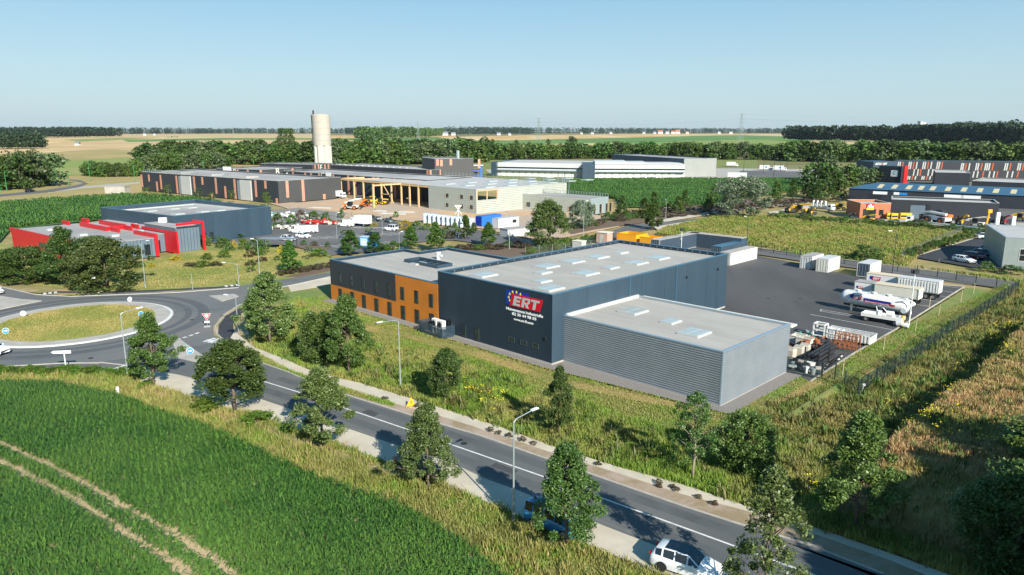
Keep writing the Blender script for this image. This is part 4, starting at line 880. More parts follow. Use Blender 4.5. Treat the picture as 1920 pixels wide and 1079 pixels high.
x0, z0 = tl.wall(1641, 309); x1, _ = tl.wall(1663, 309); la_ = (x1-x0)
for t_, a, b_, m_ in (('TOU', .18, .5, 'sign_white'), ('S', .52, .62, 'orange'), ('LEV', .64, 1.0, 'sign_white')): label_text(t_, 1.5, tl.root, M[m_], (x0+la_*a, -.05, z0-.1), ROTF, width=la_*(b_-a), shear=.2, bold=.03)
MB().add([(x0,-.05,z0-.1),(x0+1.6,-.05,z0-.1),(x0+.9,-.05,z0+1.1),(x0,-.01,z0-.1),(x0+1.6,-.01,z0-.1),(x0+.9,-.01,z0+1.1)], [(0,1,2),(0,3,4,1),(1,4,5,2),(2,5,3,0)]).build('emblem', M['sign_white'], tl.root)
x, z = tw.wall(1677, 326); MB().box(x-1.8,x+1.8,-.12,-.004,z-1.5,z+1.7).build('sign', M['sign_white'], tw.root); rg = MB()
for k in range(20):
    a0, a1 = 2*math.pi*k/24+.5, 2*math.pi*(k+1)/24+.5; rg.add([(x+r*math.cos(a),-.135,z+.3+r*math.sin(a)) for r, a in ((.5,a0),(.9,a0),(.9,a1),(.5,a1))], [(3,2,1,0)])
rg.build('sign_ring', M['teal'], tw.root)
x, _ = tw.wall(1670, 342); MB().box(x-2,x+2,-.1,-.004,.1,3.6).build('shutter', M['dark_frame'], tw.root)
hM = 8
tm2 = Bldg('navy_block', 'plain dark navy block with a pale roof edge before the striped warehouse', P(1751,351), P(1816,353), depth=30, cat='building'); hh = hgt(1751,351,323.5); tm2.shell(hh, 'black_panel', 'roof_white', 'grey_white', par=.2, side_m='navy_panel')
tn = Bldg('navy_block', 'low dark block with a light flat roof at the right edge behind the blue roof', P(1820,362), P(1990,370), depth=30, cat='building'); tn.shell(hgt(1820,362,339.5), 'black_panel', 'roof_white', 'cream_paint', par=.3)
# long blue roofed building
hq = 4.8
bl = Bldg('blue_roof_warehouse', 'long navy warehouse under a pitched blue metal roof with tan rooflights', P(1592,353.6,hq), P(1990,371,hq), depth=24, cat='warehouse'); W = bl.W
mb = MB(); mb.box(0,W,0,24,0,hq); bl.part('wall', mb, M['black_panel'])
mb = MB(); rz = hq+2.2; mb.add([(-.3,-.4,hq+.02),(W+.3,-.4,hq+.02),(W+.3,12,rz),(9,12,rz),(-.3,24.4,hq+.02),(W+.3,24.4,hq+.02)], [(0,1,2,3),(0,3,4),(4,3,2,5)]); bl.part('roof', mb, M['blue_roof'])
for zx, zy in ((380,320),(500,325),(620,331),(722,336),(824,340),(955,346),(1090,352),(1228,357),(1370,361),(1523,366)):
    p = bl.loc(P(1560+zx/4.494, 280+zy/4.494, hq+1.1)); y = 5.4; z = hq+.02+2.18*(y+.4)/12.4; dz = 2.18/12.4
    a = p.x; MB().add([(a-.9,y-3,z-3*dz+.05),(a+.9,y-3,z-3*dz+.05),(a+.9,y+3.2,z+3.2*dz+.05),(a-.9,y+3.2,z+3.2*dz+.05),(a-.9,y-3,z-3*dz+.0),(a+.9,y-3,z-3*dz+.0),(a+.9,y+3.2,z+3.2*dz+.0),(a-.9,y+3.2,z+3.2*dz+.0)], [(0,1,2,3),(0,4,5,1),(1,5,6,2),(3,2,6,7),(0,3,7,4)]).build('rooflight', M['roof_skylight_tan'], bl.root)
for zx, w in ((405,2.6),(1025,3.2),(1170,3.2)):
    x, z = bl.wall(1560+zx/4.494, 280+(373 if zx < 500 else 404)/4.494); MB().box(x-w,x+w,-.12,-.004,3.0,4.1).build('shop_sign', M['sign_white'], bl.root)
x, z = bl.wall(1684, 364); MB().box(x-1.6,x+.4,-.12,-.004,3.1,4.1).build('shop_sign', M['sign_white'], bl.root); MB().box(x+.42,x+3.2,-.12,-.004,3.1,4.0).build('shop_sign', M['sign_blue'], bl.root)
for x in range(8, int(W), 13): MB().box(x,x+4.5,-.08,-.004,.05,3.0).build('shutter', M['dark_frame'], bl.root)
# rental shop hall and its orange front
rh_ = Bldg('rental_hall', 'dark navy rental hall with a roller door and pale roof edge', P(1668,408.5), P(1869,418), C=P(1882,412), cat='building'); rh_.D = max(14, rh_.D); h1 = 6.0; rh_.shell(h1, 'black_panel', 'roof_white', 'grey_white', par=.5, side_m='navy_panel')
xa, _ = rh_.wall(1706, 400); xb, _ = rh_.wall(1735, 400); MB().box(xa,xb,-.1,-.004,.1,4.4).build('roller_door', M['slate_panel'], rh_.root); MB().box(xb+.1,xb+1.2,-.3,-.004,0,4.8).build('door_jamb', M['dark_frame'], rh_.root)
os_ = Bldg('rental_shop', 'orange rendered rental shop with a red and yellow sign and glass entrance', P(1611,409), P(1668,409.5), depth=12, cat='shop'); h2 = hgt(1611,409,381); os_.shell(h2, 'brick_orange', 'roof_grey', 'cream_paint', par=.6)
xa, _ = os_.wall(1618, 400); xb, _ = os_.wall(1642, 400); MB().box(xa,xb,-.07,-.004,.1,2.9).build('entrance_glass', M['glass'], os_.root); xa, _ = os_.wall(1649, 400); xb, _ = os_.wall(1655, 400); os_.window((xa+xb)/2, .9, 2.7, 1.4, bars=0)
xa, z1 = os_.wall(1625.5, 382); xb, z0 = os_.wall(1638, 394); zm = z0+(z1-z0)*.32; sb = MB().box(xa,xb,-.25,-.004,zm,z1).build('shop_sign', M['sign_red'], os_.root); MB().box(xa-.1,xb-.05,-.26,-.004,z0,zm-.003).build('yellow_plate', M['yellow'], sb)
lbl = label_text('Axel', 1.15, sb, M['sign_white'], (xa+.2,-.27,zm+.1), ROTF, width=(xb-xa)*.85, bold=.03); rg = MB(); cx_ = (xa+xb)/2; rg.tube([(cx_,-.27,z1-.62),(cx_,-.255,z1-.62)], .42, 16); rg.build('emblem', M['sign_white'], sb)
# ribbed building at the right edge
cb = Bldg('ribbed_shed', 'pale vertically ribbed metal shed cut by the right edge beside the car park', P(1878,502.5), P(2060,514), depth=24, cat='shed'); h3 = hgt(1878,502.5,446); cb.shell(h3, 'corr_vert', 'roof_white', 'steel_trim', par=.15)
x, z = cb.wall(1914, 480); cb.window(x+1.2, 1.6, 4.2, 3.0, frame='white_paint')
# ---- water tower
wt_p = P(607, 319); hwt = hgt(607, 319, 217)
wt = thing('water_tower', 'tall pale concrete water tower with a curved tank on ribbed pillars', 'water tower', wt_p, rad(8))
def ring(r, z, n=40): return [(r*math.cos(2*math.pi*i/n), r*math.sin(2*math.pi*i/n), z) for i in range(n)]
dist = wt_p.length; rw = 15.2/FPX*dist; tk = MB(); zb0 = hgt(607,319,271.5); prev = None
lv = [(rw*1.0, zb0-.6), (rw*1.0, zb0), (rw*1.02, zb0+(hwt-zb0)*.5), (rw*1.05, hwt-1.0), (rw*1.05, hwt), (rw*.98, hwt+.4), (rw*.5, hwt+1.2), (.1, hwt+1.5)]
for i, (r, z) in enumerate(lv): tk.v += ring(r, z)
for i in range(len(lv)-1):
    for k in range(40): tk.f.append((i*40+k, i*40+(k+1)%40, (i+1)*40+(k+1)%40, (i+1)*40+k)); tk.m.append(0)
tk.f.append(tuple(range(39,-1,-1))); tk.m.append(0); tk.build('tank', M['tower_concrete'], wt, smooth=False)
bs = MB(); nn = 96; q = []
for i in range(nn):
    a = 2*math.pi*i/nn; lobe = abs(math.sin(a*3+.6)); r = rw*(.80+.22*min(1, lobe*1.5)); q.append((r*math.cos(a), r*math.sin(a)))
bs.prism(q, 0, zb0-.61); bs.build('pillar_base', M['tower_base'], wt)
an = MB(); an.box(-rw*.95,-rw*.75,-.3,.3,hwt+.3,hwt+3.6); an.tube([(-rw*1.08,0,zb0),(-rw*1.1,0,hwt+1)], .25, 6); an.build('antenna', M['dark_steel'], wt)
# ================================================================ PLANTS
leafmat('leaf_dark', (.036,.088,.016), (.12,.185,.045), trans=.22, rough=.42)
leafmat('leaf_light', (.055,.11,.022), (.19,.24,.08), trans=.25, rough=.42)
leafmat('leaf_silver', (.07,.12,.065), (.22,.27,.17), trans=.2, rough=.4)
leafmat('leaf_mid', (.035,.10,.015), (.11,.20,.035), trans=.25)
leafmat('leaf_belt', (.028,.07,.013), (.095,.155,.032), trans=.15, objvar=.4)
leafmat('leaf_belt_pale', (.06,.105,.035), (.13,.18,.08), trans=.15, objvar=.3)
leafmat('leaf_pine', (.014,.038,.016), (.038,.07,.03), trans=.1, objvar=.2)
leafmat('leaf_bush', (.06,.13,.015), (.14,.23,.03), trans=.25)
leafmat('leaf_heather', (.05,.05,.025), (.12,.085,.05), trans=.1)
leafmat('leaf_yellow', (.35,.30,.02), (.55,.45,.03), trans=.25)
leafmat('maize', (.024,.09,.016), (.125,.25,.042), (.12,.23,.04), .09, trans=.28, rough=.4, objvar=0)
leafmat('grass_tall', (.11,.22,.022), (.26,.36,.055), (.36,.33,.10), .11, trans=.25, rough=.6, objvar=0)
leafmat('grass_green', (.11,.21,.02), (.24,.33,.05), (.30,.27,.09), .2, trans=.25, rough=.6, objvar=0)
leafmat('grass_dry', (.25,.22,.06), (.44,.35,.14), (.17,.21,.04), .10, trans=.2, rough=.7, objvar=0)
leafmat('grass_straw', (.36,.23,.09), (.56,.38,.19), (.27,.25,.07), .16, trans=.2, rough=.7, objvar=0)
leafmat('weeds', (.045,.10,.014), (.10,.17,.03), (.16,.13,.05), .3, trans=.2, rough=.6, objvar=0)
def rot_frames(n, up=.6):
    """random leaf axes; up > 0 turns more leaves to face the sky"""
    a = RN.normal(size=(n,3)); nz = RN.normal(size=(n,3)); nz[:,2] = np.abs(nz[:,2]) + up; nz /= np.linalg.norm(nz,axis=1)[:,None]
    a -= nz*(a*nz).sum(1)[:,None]; a /= np.linalg.norm(a,axis=1)[:,None]; return a, np.cross(nz,a), nz
def leaves(C, size, asp=.6, up=.6):
    n = len(C); a, b, nz = rot_frames(n, up); s = size*(.6+.8*RN.random(n))[:,None]
    V = np.stack([C-a*s, C-b*s*asp, C+a*s, C+b*s*asp], 1); V[:,1] += nz*s*.18; V[:,3] += nz*s*.18
    return V.reshape(-1,3), np.arange(4*n).reshape(-1,4)
def crown_pts(prof, H, Rm, z0, ncl, per, cr, squash=.8, lob=3):
    """clumps of leaf positions filling an uneven envelope; prof(t) gives radius share from crown base (0) to tip (1)"""
    ph = RN.random(6)*6.28; out = []; cls = []
    for i in range(ncl):
        t = RN.random()**.85; a = RN.random()*2*math.pi; r = prof(t)*Rm*(1+.16*math.sin(lob*a+ph[0]+4*t)+.12*math.sin(5*a+ph[1])+.10*math.sin(9*t+ph[2]))
        k = .35+.65*RN.random()**.45; k *= 1.22 if RN.random() < .13 else 1; c = np.array([r*k*math.cos(a), r*k*math.sin(a), z0+(H-z0)*t]); cls.append(c)
        rr = cr*(.55+.8*RN.random()); q = RN.normal(size=(per,3)); q /= np.linalg.norm(q,axis=1)[:,None]; q *= (rr*RN.random(per)**.4)[:,None]; q[:,2] *= squash; out.append(c+q)
    return np.concatenate(out), cls
PROF = {'oval': lambda t: math.sin(math.pi*min(1, .12+.88*t))**.6*(1-.35*t) + .03, 'cone': lambda t: (1-t)**.75*min(1, .5+3.5*t)+.04,
        'round': lambda t: math.sqrt(max(.02, 1-(2*t-1)**2*.93)), 'column': lambda t: .85*min(1,.5+4*t)*(1-t**3*.8), 'wide': lambda t: math.sqrt(max(.03,1-t*t*.93))*min(1,.75+2*t),
        'fan': lambda t: (.35+.65*math.sin(math.pi*min(1,t*.8+.12)))*(1 if t < .8 else 1-(t-.8)*3)}
def tree_proto(kind, H, Rm, z0, prof, ncl, per, cr, ls, leaf, bark='bark', asp=.6, up=.6, limbs=14, tr=.12, top=.8):
    C, cls = crown_pts(PROF[prof], H, Rm, z0, ncl, per, cr); V, Fq = leaves(C, ls, asp, up)
    crown = npmesh('crown', V, Fq, MATS[leaf], link=False)
    mb = MB(); p = [Vector((0,0,-.1))]; 
    for k in range(1,7): p.append(Vector((RN.normal()*.04*k*tr*6, RN.normal()*.04*k*tr*6, H*top*k/6)))
    mb.tube(p, [tr*1.25,tr,tr*.85,tr*.68,tr*.5,tr*.32,tr*.12], 7)
    for i in range(min(limbs, len(cls))):
        c = Vector(cls[i]); f = max(.15, min(.9, (c.z*.72)/(H*top))); k = f*6; j = int(k); b = p[j].lerp(p[min(6,j+1)], k-j); m = b.lerp(c, .5)+Vector((0,0,-.12*(c-b).length*.5))
        mb.tube([b,m,c], [tr*.42,tr*.25,tr*.08], 5, cap=False)
    me = bpy.data.meshes.new('trunk'); me.from_pydata(mb.v, [], mb.f); me.materials.append(MATS[bark]); me.polygons.foreach_set('use_smooth', [True]*len(mb.f)); me.update()
    return (me, crown, H, Rm)
PR = {}
for k in range(4): PR['near%d' % k] = tree_proto('near', 8, 2.6, (1.7,1.5,1.8,1.6)[k], ('cone','oval','cone','cone')[k], (90,120,105,84)[k], 230, (.52,.6,.5,.6)[k], (.09,.1,.085,.095)[k], 'leaf_dark', up=.35, limbs=30)
for k in range(2): PR['pale%d' % k] = tree_proto('pale', 8, 2.6, 1.6, 'cone', 92, 225, .55, .095, 'leaf_light', up=.4, limbs=30)
PR['sparse0'] = tree_proto('sparse', 8, 2.2, 2.0, 'fan', 60, 90, .5, .10, 'leaf_dark', 'bark_pale', limbs=40)
PR['sparse1'] = tree_proto('sparse', 9, 2.9, 1.2, 'cone', 64, 120, .52, .10, 'leaf_light', 'bark', limbs=50)
PR['shrubby'] = tree_proto('shrubby', 6, 3.0, .3, 'round', 150, 150, .7, .105, 'leaf_dark', limbs=10)
for k in range(2): PR['dome%d' % k] = tree_proto('dome', 8, 4.6, .4, 'wide', 240, 130, .8, .14, ('leaf_dark','leaf_light')[k], limbs=12)
for k in range(3): PR['horn%d' % k] = tree_proto('horn', 7, 1.9, .9, 'cone', 120, 90, .42, .12, 'leaf_mid', limbs=6)
PR['dark_cone'] = tree_proto('dark', 7, 1.9, .6, 'cone', 80, 42, .55, .17, 'leaf_dark', limbs=6)
PR['silver'] = tree_proto('silver', 10, 5.2, .5, 'round', 170, 90, .9, .18, 'leaf_silver', up=.3, limbs=10)
PR['big'] = tree_proto('big', 10, 5, 1.2, 'oval', 170, 100, .9, .17, 'leaf_light', limbs=12)
PR['young'] = tree_proto('young', 5, 1.1, 1.7, 'round', 22, 22, .4, .15, 'leaf_bush', 'bark_pale', limbs=6, tr=.07)
for k in range(5): PR['far%d' % k] = tree_proto('far', 12, 5.4, .8, ('oval','round','wide','oval','round')[k], 60, 22, 1.9, .62, 'leaf_belt', limbs=3, up=.2)
for k in range(2): PR['farp%d' % k] = tree_proto('farp', 10, 4.8, .6, 'round', 55, 22, 1.7, .55, 'leaf_belt_pale', limbs=3, up=.2)
for k in range(2): PR['pine%d' % k] = tree_proto('pine', 14, 4.4, 1.5, ('oval','cone')[k], 36, 16, 2.0, .85, 'leaf_pine', limbs=3, up=.1)
PR['poplar'] = tree_proto('poplar', 20, 3.2, .6, 'column', 60, 22, 1.9, .6, 'leaf_belt', limbs=3, up=.1)
for nm, lf in (('bush_g','leaf_bush'),('bush_d','leaf_dark'),('bush_y','leaf_yellow'),('bush_h','leaf_heather'),('bush_m','leaf_mid')): PR[nm] = tree_proto('bush', 1.6, 1.2, .1, 'wide', 34, 34, .34, .10, lf, limbs=6, tr=.04)
TREES = [0]
def plant(proto, base, h, w, label, group=None, name='tree', cat='tree', rz=None, z=0, trunk=True):
    tm, cm, H, Rm = PR[proto]; rz = RN.random()*6.28 if rz is None else rz
    t = thing(name, label, cat, (base[0], base[1], z), rz, group); t.scale = (w/(2*Rm), w/(2*Rm), h/H)
    for nm, me in (('trunk', tm), ('crown', cm)):
        if nm == 'trunk' and not trunk: continue
        o = bpy.data.objects.new(nm, me); COL.objects.link(o); o.parent = t
    TREES[0] += 1; return t
def ptree(proto, bx, by, ty, wpx, label, group=None, name='tree', cat='tree', grow=.97):
    b = P(bx, by); h = hgt(bx, by, ty); d = math.hypot(b.x, b.y, 28)/FPX; return plant(proto, b, h, wpx*d*grow, label, group, name, cat)
GR = 'young street trees along the main road'
for a in (
 ('near0',289,724,590,90,'slim leafy street tree nearest the roundabout island'),
 ('near1',440,770,640,122,'broad dark street tree second from the roundabout along the pale strip'),
 ('pale0',605,838,695,118,'leaning pale leaved street tree third from the roundabout'),
 ('pale1',804,918,762,108,'street tree standing over the dark parked car'),
 ('near2',1062,1030,838,140,'large dark street tree covering the blue van'),
 ('sparse1',1432,1165,885,158,'open crowned tree at the bottom edge in front of the white car')): ptree(*a, GR)
GR = 'trees on the grass bank between footpath and hall'
for a in (
 ('pale1',507,645,514,102,'tall pale topped tree beside the new black cycle path'),
 ('near3',655,700,556,98,'full dark tree on the bank below the orange office'),
 ('shrubby',600,680,590,78,'dark bushy tree tucked left of the full tree on the bank'),
 ('near1',837,754,655,66,'small round headed tree on the bank below the louvred screen'),
 ('near0',1048,818,690,66,'narrow dark tree on the bank below the hall corner'),
 ('sparse0',1299,896,742,78,'thin young tree with see through crown in front of the annex'),
 ('shrubby',1400,890,782,100,'dense low dark tree right of the thin tree by the annex'),
 ('near2',1602,992,780,135,'dark ragged tree near the footpath in front of the raised rough ground'),
 ('shrubby',1900,1075,885,150,'dark leafy tree cut by the bottom right corner')): ptree(*a, GR)
for i, (x, y, h, w) in enumerate(((34,30,13,9),(40,39,12,9),(47,47,10,8),(38,25,16,12),(33,21,14,10),(46,33,14,11),(42,52,9,7))): plant(('dome0','near3','dome0','dome1','near1','dome0','near3')[i], (x, y), h, w*1.35, 'tall tree outside the frame shading the bottom right corner', 'trees beyond the lower right corner')
GR = 'trees by the roundabout in front of the red office'
for a in (
 ('dome0',52,528,466,98,'wide dark tree second from the left before the red office'),
 ('near3',126,537,428,72,'tall uneven tree rising in front of the red wall'),
 ('dome1',200,543,452,112,'largest dense tree right of the uneven one beside the red office'),
 ('dome0',178,505,446,75,'dark dome of a tree rising behind the largest one at the red office'),
 ('dome0',0,506,470,42,'dark tree cut by the left edge')): ptree(*a, GR, grow=1.0)
GR = 'small hornbeams on the lawn and car park edge'
for a in (
 ('horn0',545,513,453,40,'conical green tree alone on the lawn by the service road'),
 ('horn1',658,478,433,42,'conical tree left of the blue container behind the office roof'),
 ('horn2',704,474,438,40,'conical tree right of the blue container behind the office roof'),
 ('horn0',770,466,426,34,'conical tree behind the middle of the office roof'),
 ('horn1',817,470,418,38,'tall conical tree left of the wind mast'),
 ('horn2',873,449,405,28,'slim conical tree right of the wind mast'),
 ('horn0',916,461,418,34,'conical tree in front of the white cabin'),
 ('horn1',888,438,418,16,'tiny upright tree before the blue container')): ptree(*a, GR)
ptree('big',1028,464,379,90,'large spreading tree behind the hall roof')
ptree('silver',1090,428,378,46,'rounded grey green tree in front of the low annex')
ptree('silver',1393,407,335,92,'big silver poplar at the corner of the rough meadow')
ptree('horn2',1222,430,383,36,'pale small tree at the service road bend')
GR = 'dark conical trees lining the service road'
for i, (x, y, t, w) in enumerate(((1165,409,368,26),(1208,408,372,27),(1226,399,360,24),(1272,401,368,22),(1284,389,356,20),(1327,397,363,22),(1337,383,346,20),(1455,381,340,24),(1486,373,337,22),(1530,378,345,26),(1512,366,342,20))):
    ptree('dark_cone', x, y, t, w, ('nearest','second','third','fourth','fifth','sixth','seventh','eighth','ninth','tenth','eleventh')[i]+' dark conical tree from the left along the service road', GR)
GR = 'slim young trees before the charcoal storage building'
for i, (x, y, t) in enumerate(((277,374,352),(317,375,347),(373,377,354),(398,380,362),(434,380,357),(500,386,361),(505,392,368))): ptree('young', x, y, t, 10, ('leftmost','second','third','fourth','fifth','sixth','last')[i]+' slim young tree from the left before the charcoal building', GR, grow=1.4)
GR = 'young trees in the car park'
for i, (x, y, t) in enumerate(((411,466,443),(447,448,438),(500,476,452),(471,512,487),(580,488,463),(648,447,431),(690,441,424))): ptree('young', x, y, t, 13, ('first','second','third','fourth','fifth','sixth','seventh')[i]+' lollipop shaped young tree from the left near the car park', GR, grow=1.3)
GR = 'bushy trees beside the striped warehouse'
for i, (k, x, y, t, w) in enumerate((('farp0',1545,345,292,42),('far1',1530,352,306,44),('far2',1560,356,312,44),('far0',1590,350,310,44),('farp1',1612,348,314,38),('far3',1640,346,314,40),('far1',1515,370,330,40),('far2',1548,372,338,30),('far4',1665,345,318,30),('far0',1575,368,336,30))):
    ptree(k, x, y, t, w, ('silvery','left dark','broad middle','tall central','pale right','low right','front left','front middle','rightmost','front right')[i]+' bushy tree in the cluster left of the striped warehouse', GR)
# ---- belts of individual trees
def belt(kinds, pts, n, h0, h1, label, group, jit=6, wf=(.75,1.05), rows=2, gap=9):
    pts = [P(*q) for q in pts]; L = [0]
    for a, b in zip(pts[:-1], pts[1:]): L.append(L[-1]+(b-a).length)
    for i in range(n):
        u = (i+RN.random()*.8)/n*L[-1]; k = max(j for j in range(len(L)-1) if L[j] <= u); a, b = pts[k], pts[k+1]; f = (u-L[k])/(L[k+1]-L[k]); p = a.lerp(b, f); d = (b-a).normalized(); nrm = Vector((-d.y, d.x, 0))
        p = p + nrm*((i % rows)*gap + RN.normal()*jit*.4); h = h0+(h1-h0)*RN.random(); plant(kinds[int(RN.random()*len(kinds))], p, h, h*(wf[0]+(wf[1]-wf[0])*RN.random()), label, group)
FK = ['far0','far1','far2','far3','far4']
belt(FK+['farp0'], [(270,308),(420,308),(600,310)], 34, 12, 18, 'tree of the thick green belt behind the charcoal storage buildings', 'tree belt left of the water tower', rows=1, gap=0, wf=(.95,1.3))
belt(['farp0','farp1','far1'], [(262,328),(340,319),(440,314)], 20, 9, 12.5, 'silvery tree of the low row before the belt behind the storage buildings', 'silvery tree row', rows=2, gap=5)
belt(['far1','farp0','far2'], [(150,330),(200,332),(262,331)], 12, 6.5, 9.5, 'low bushy tree of the hedge in the pasture left of the storage buildings', 'hedge in the pasture', rows=2, gap=6)
belt(FK+['farp1'], [(620,314),(760,308),(905,304)], 30, 13, 20, 'tree of the thick green belt right of the water tower', 'tree belt right of the water tower', rows=1, gap=0, wf=(.95,1.3))
belt(FK+['farp0'], [(910,300),(1100,297),(1300,298),(1500,300)], 52, 11, 17, 'tree of the long belt behind the white delivery depot', 'tree belt behind the delivery depot', rows=1, gap=0, wf=(.95,1.3))
belt(FK+['farp0'], [(1490,302),(1700,306),(1960,312)], 42, 13, 19, 'tree of the belt behind the striped warehouse', 'tree belt behind the striped warehouse', rows=1, gap=0, wf=(.95,1.3))
belt(['far0','far2','farp0','far4'], [(0,358),(60,352),(112,346)], 10, 12, 17, 'tree of the clump beside the slip road at the left edge', 'tree clump by the slip road', rows=2, gap=9)
for x, w in ((528,13),(538,13),(547,12)): ptree('poplar', x, 272, 242.5, w, 'tall poplar of the trio standing above the belt near the water tower', 'poplar trio', grow=1.0)
ptree('farp0', 1073, 283, 258, 22, 'rounded grey tree standing in the pale field above the depot'); ptree('far1', 1028, 275, 261, 8, 'small round tree in the pale field left of the rounded grey one')
for i, x in enumerate((901,912,923,968)): ptree('far%d' % i, x, 277, 262, 10, ('left','middle','right','lone far right')[i]+' small dark field tree above the storage estate')
# far woods read as one mass each
def wood(name, pts, n, h0, h1, kinds, label, depth, m, per=150):
    pts = [P(*q) for q in pts]; Vs = []; 
    for i in range(n):
        u = RN.random()*(len(pts)-1); k = int(u); p = pts[k].lerp(pts[k+1], u-k); dy = RN.random()**1.5*depth; h = h0+(h1-h0)*RN.random(); w = h*(.3+.15*RN.random())
        q = RN.normal(size=(per,3)); q /= np.linalg.norm(q,axis=1)[:,None]; q *= (.75+.25*RN.random(per)**.5)[:,None]; top = q[:,2] > -.9; q = q[top]
        c = np.array([p.x, p.y+dy, h*.54]); V, _ = leaves(c+q*np.array([w, w, h*.48]), w*.2, .7, .2); Vs.append(V)
    V = np.concatenate(Vs); o = npmesh(name, V, np.arange(len(V)).reshape(-1,4), MATS[m]); tag(o, label, 'woodland', kind='stuff'); return o
wood('far_wood', [(-260,259),(0,258),(100,258.5),(216,257)], 260, 34, 43, None, 'dark wood on the horizon at the left edge', 90, 'leaf_pine')
wood('far_wood', [(-200,282),(0,280),(64,279)], 80, 17, 26, None, 'low dark wood before the pale field at the left edge', 40, 'leaf_pine')
wood('far_wood', [(215,253.2),(400,251.2),(640,251.5),(700,253)], 520, 34, 52, None, 'long low wood on the left horizon', 500, 'leaf_pine', 60)
wood('far_wood', [(668,262),(740,260),(800,258),(830,254)], 150, 28, 42, None, 'wood on the horizon right of the water tower', 120, 'leaf_belt', 90)
wood('far_wood', [(830,253.6),(1000,252.2),(1250,250.6),(1500,250.8)], 620, 36, 54, None, 'hamlet trees along the middle horizon', 420, 'leaf_pine', 60)
wood('far_wood', [(1484,264),(1700,268),(1960,276)], 260, 33, 42, None, 'dark pine wood on the right horizon', 60, 'leaf_pine', 130)
wood('far_wood', [(1780,263),(1900,268),(2000,270)], 50, 42, 52, None, 'tallest trees of the wood at the right edge', 60, 'leaf_pine', 160)
wood('far_wood', [(-500,247.6),(500,247.2),(1400,247.2),(2400,247.6)], 700, 40, 75, None, 'faint blue woods on the far horizon', 2500, 'leaf_belt', 30)
wood('far_hedge', [(305,259.5),(331,259)], 8, 6, 9, None, 'short dark hedge in the stubble field', 20, 'leaf_belt', 60)
wood('belt_wood', [(270,304),(420,304),(600,306)], 80, 13, 19, None, 'dense green wood behind the charcoal storage buildings left of the tower', 60, 'leaf_belt', 260)
wood('belt_wood', [(620,310),(760,304),(905,300)], 70, 14, 22, None, 'dense green wood behind the storage estate right of the tower', 70, 'leaf_belt', 260)
wood('belt_wood', [(905,297),(1100,294),(1300,295),(1500,297)], 90, 11, 15, None, 'dense back rows of the belt behind the delivery depot', 40, 'leaf_belt', 220)
wood('belt_wood', [(1490,298),(1700,302),(1980,308)], 90, 13, 18, None, 'dense back rows of the wood behind the striped warehouse', 50, 'leaf_belt', 240)
# ---- bushes, each a thing
def bush(k, x, y, t, w, label, group): ptree(k, x, y, t, w, label, group, 'bush', 'bush', grow=1.0)
GR = 'garden bushes on the lawn by the red office'
for i, (k, x, y, t, w) in enumerate((('bush_g',265,302+200,491,16),('bush_y',284,501,493,12),('bush_h',250,501,493,10),('bush_y',328,489,481,18),('bush_g',390,487,476,22),('bush_g',420,484,471,22),('bush_g',380,501,490,28),('bush_h',358,500,493,22),('bush_h',405,499,491,22),('bush_g',486,480,466,22),('bush_h',470,482,471,20),('bush_h',492,490,483,22),('bush_g',520,489,481,13),('bush_y',527,474,462,14),('bush_y',440,466,452,9),('bush_g',455,468,449,24),('bush_g',420,464,448,26),('bush_d',385,462,442,22),('bush_m',364,459,441,16),('bush_g',601,481,468,34),('bush_m',476,470,450,26),('bush_h',470,498,490,20))):
    bush(k, x, y, t, w, 'small garden bush on the lawn near the red office and car park', GR)
GR = 'bushes around the car park'
for k, x, y, t, w in (('bush_d',418,441,425,30),('bush_d',500,428,410,30),('bush_m',520,424,402,24),('bush_m',545,420,404,22),('bush_h',565,418,396,20),('bush_m',590,416,398,26),('bush_d',612,415,398,18),('bush_m',640,409,394,12),('bush_m',742,408,398,12),('bush_y',700,424,418,16),('bush_g',688,423,415,10),('bush_y',760,430,414,26),('bush_m',782,431,416,24),('bush_g',800,432,420,16),('bush_m',736,474,455,30),('bush_m',615,464,455,12),('bush_h',590,462,453,14),('bush_m',570,460,451,12),('bush_d',725,470,458,20),('bush_h',842,448,438,22),('bush_m',854,440,420,18),('bush_d',838,440,424,20),('bush_m',490,466,452,14),('bush_d',430,470,456,18)):
    bush(k, x, y, t, w, 'shrub on the planted edge of the car park', GR)
GR = 'shrubs along the service road'
for i in range(16): x = 1060+i*13; y = 430-i*2.0+RN.normal()*2; bush(('bush_m','bush_d','bush_h')[i % 3], x, y, y-9-RN.random()*6, 20, 'low shrub in the bed beside the service road', GR)
for i in range(12): x = 1160+i*32; y = 404-i*2.4+RN.normal(); bush('bush_h', x, y, y-6-RN.random()*3, 24, 'low shrub in the bed beside the service road', GR)
for i in range(16): x = 1255+i*24; y = 408-i*2.3; bush('bush_h', x, y, y-6-RN.random()*2, 22, 'low shrub in the bed beside the service road', GR)
for i in range(14): x = 826+i*18; y = 474-i*1.3+RN.normal(); bush(('bush_h','bush_m','bush_h')[i % 3], x, y, y-9-RN.random()*3, 26, 'low shrub in the bed behind the office roof', 'shrubs behind the office roof')
for i in range(14): x = 990+i*10; y = 478-i*2; bush(('bush_m','bush_g')[i % 2], x, y, y-10-RN.random()*5, 15, 'green shrub along the back of the hall', 'shrubs behind the hall')
for i in range(9): x = 530+i*13; y = 516-i*2.2; bush('bush_h', x, y, y-9, 22, 'brown low shrub beside the service road left of the office', 'brown shrubs left of the office')
GR = 'hedge shrubs before the rental yard'
for i in range(34): x = 1450+i*13.5; y = 410+i*.95+RN.normal()*1.2; bush(('bush_d','bush_m','bush_d')[i % 3], x, y, y-8-RN.random()*6, 17, 'ragged dark shrub of the hedge before the rental yard', GR)
GR = 'hedge shrubs along the staff car park'
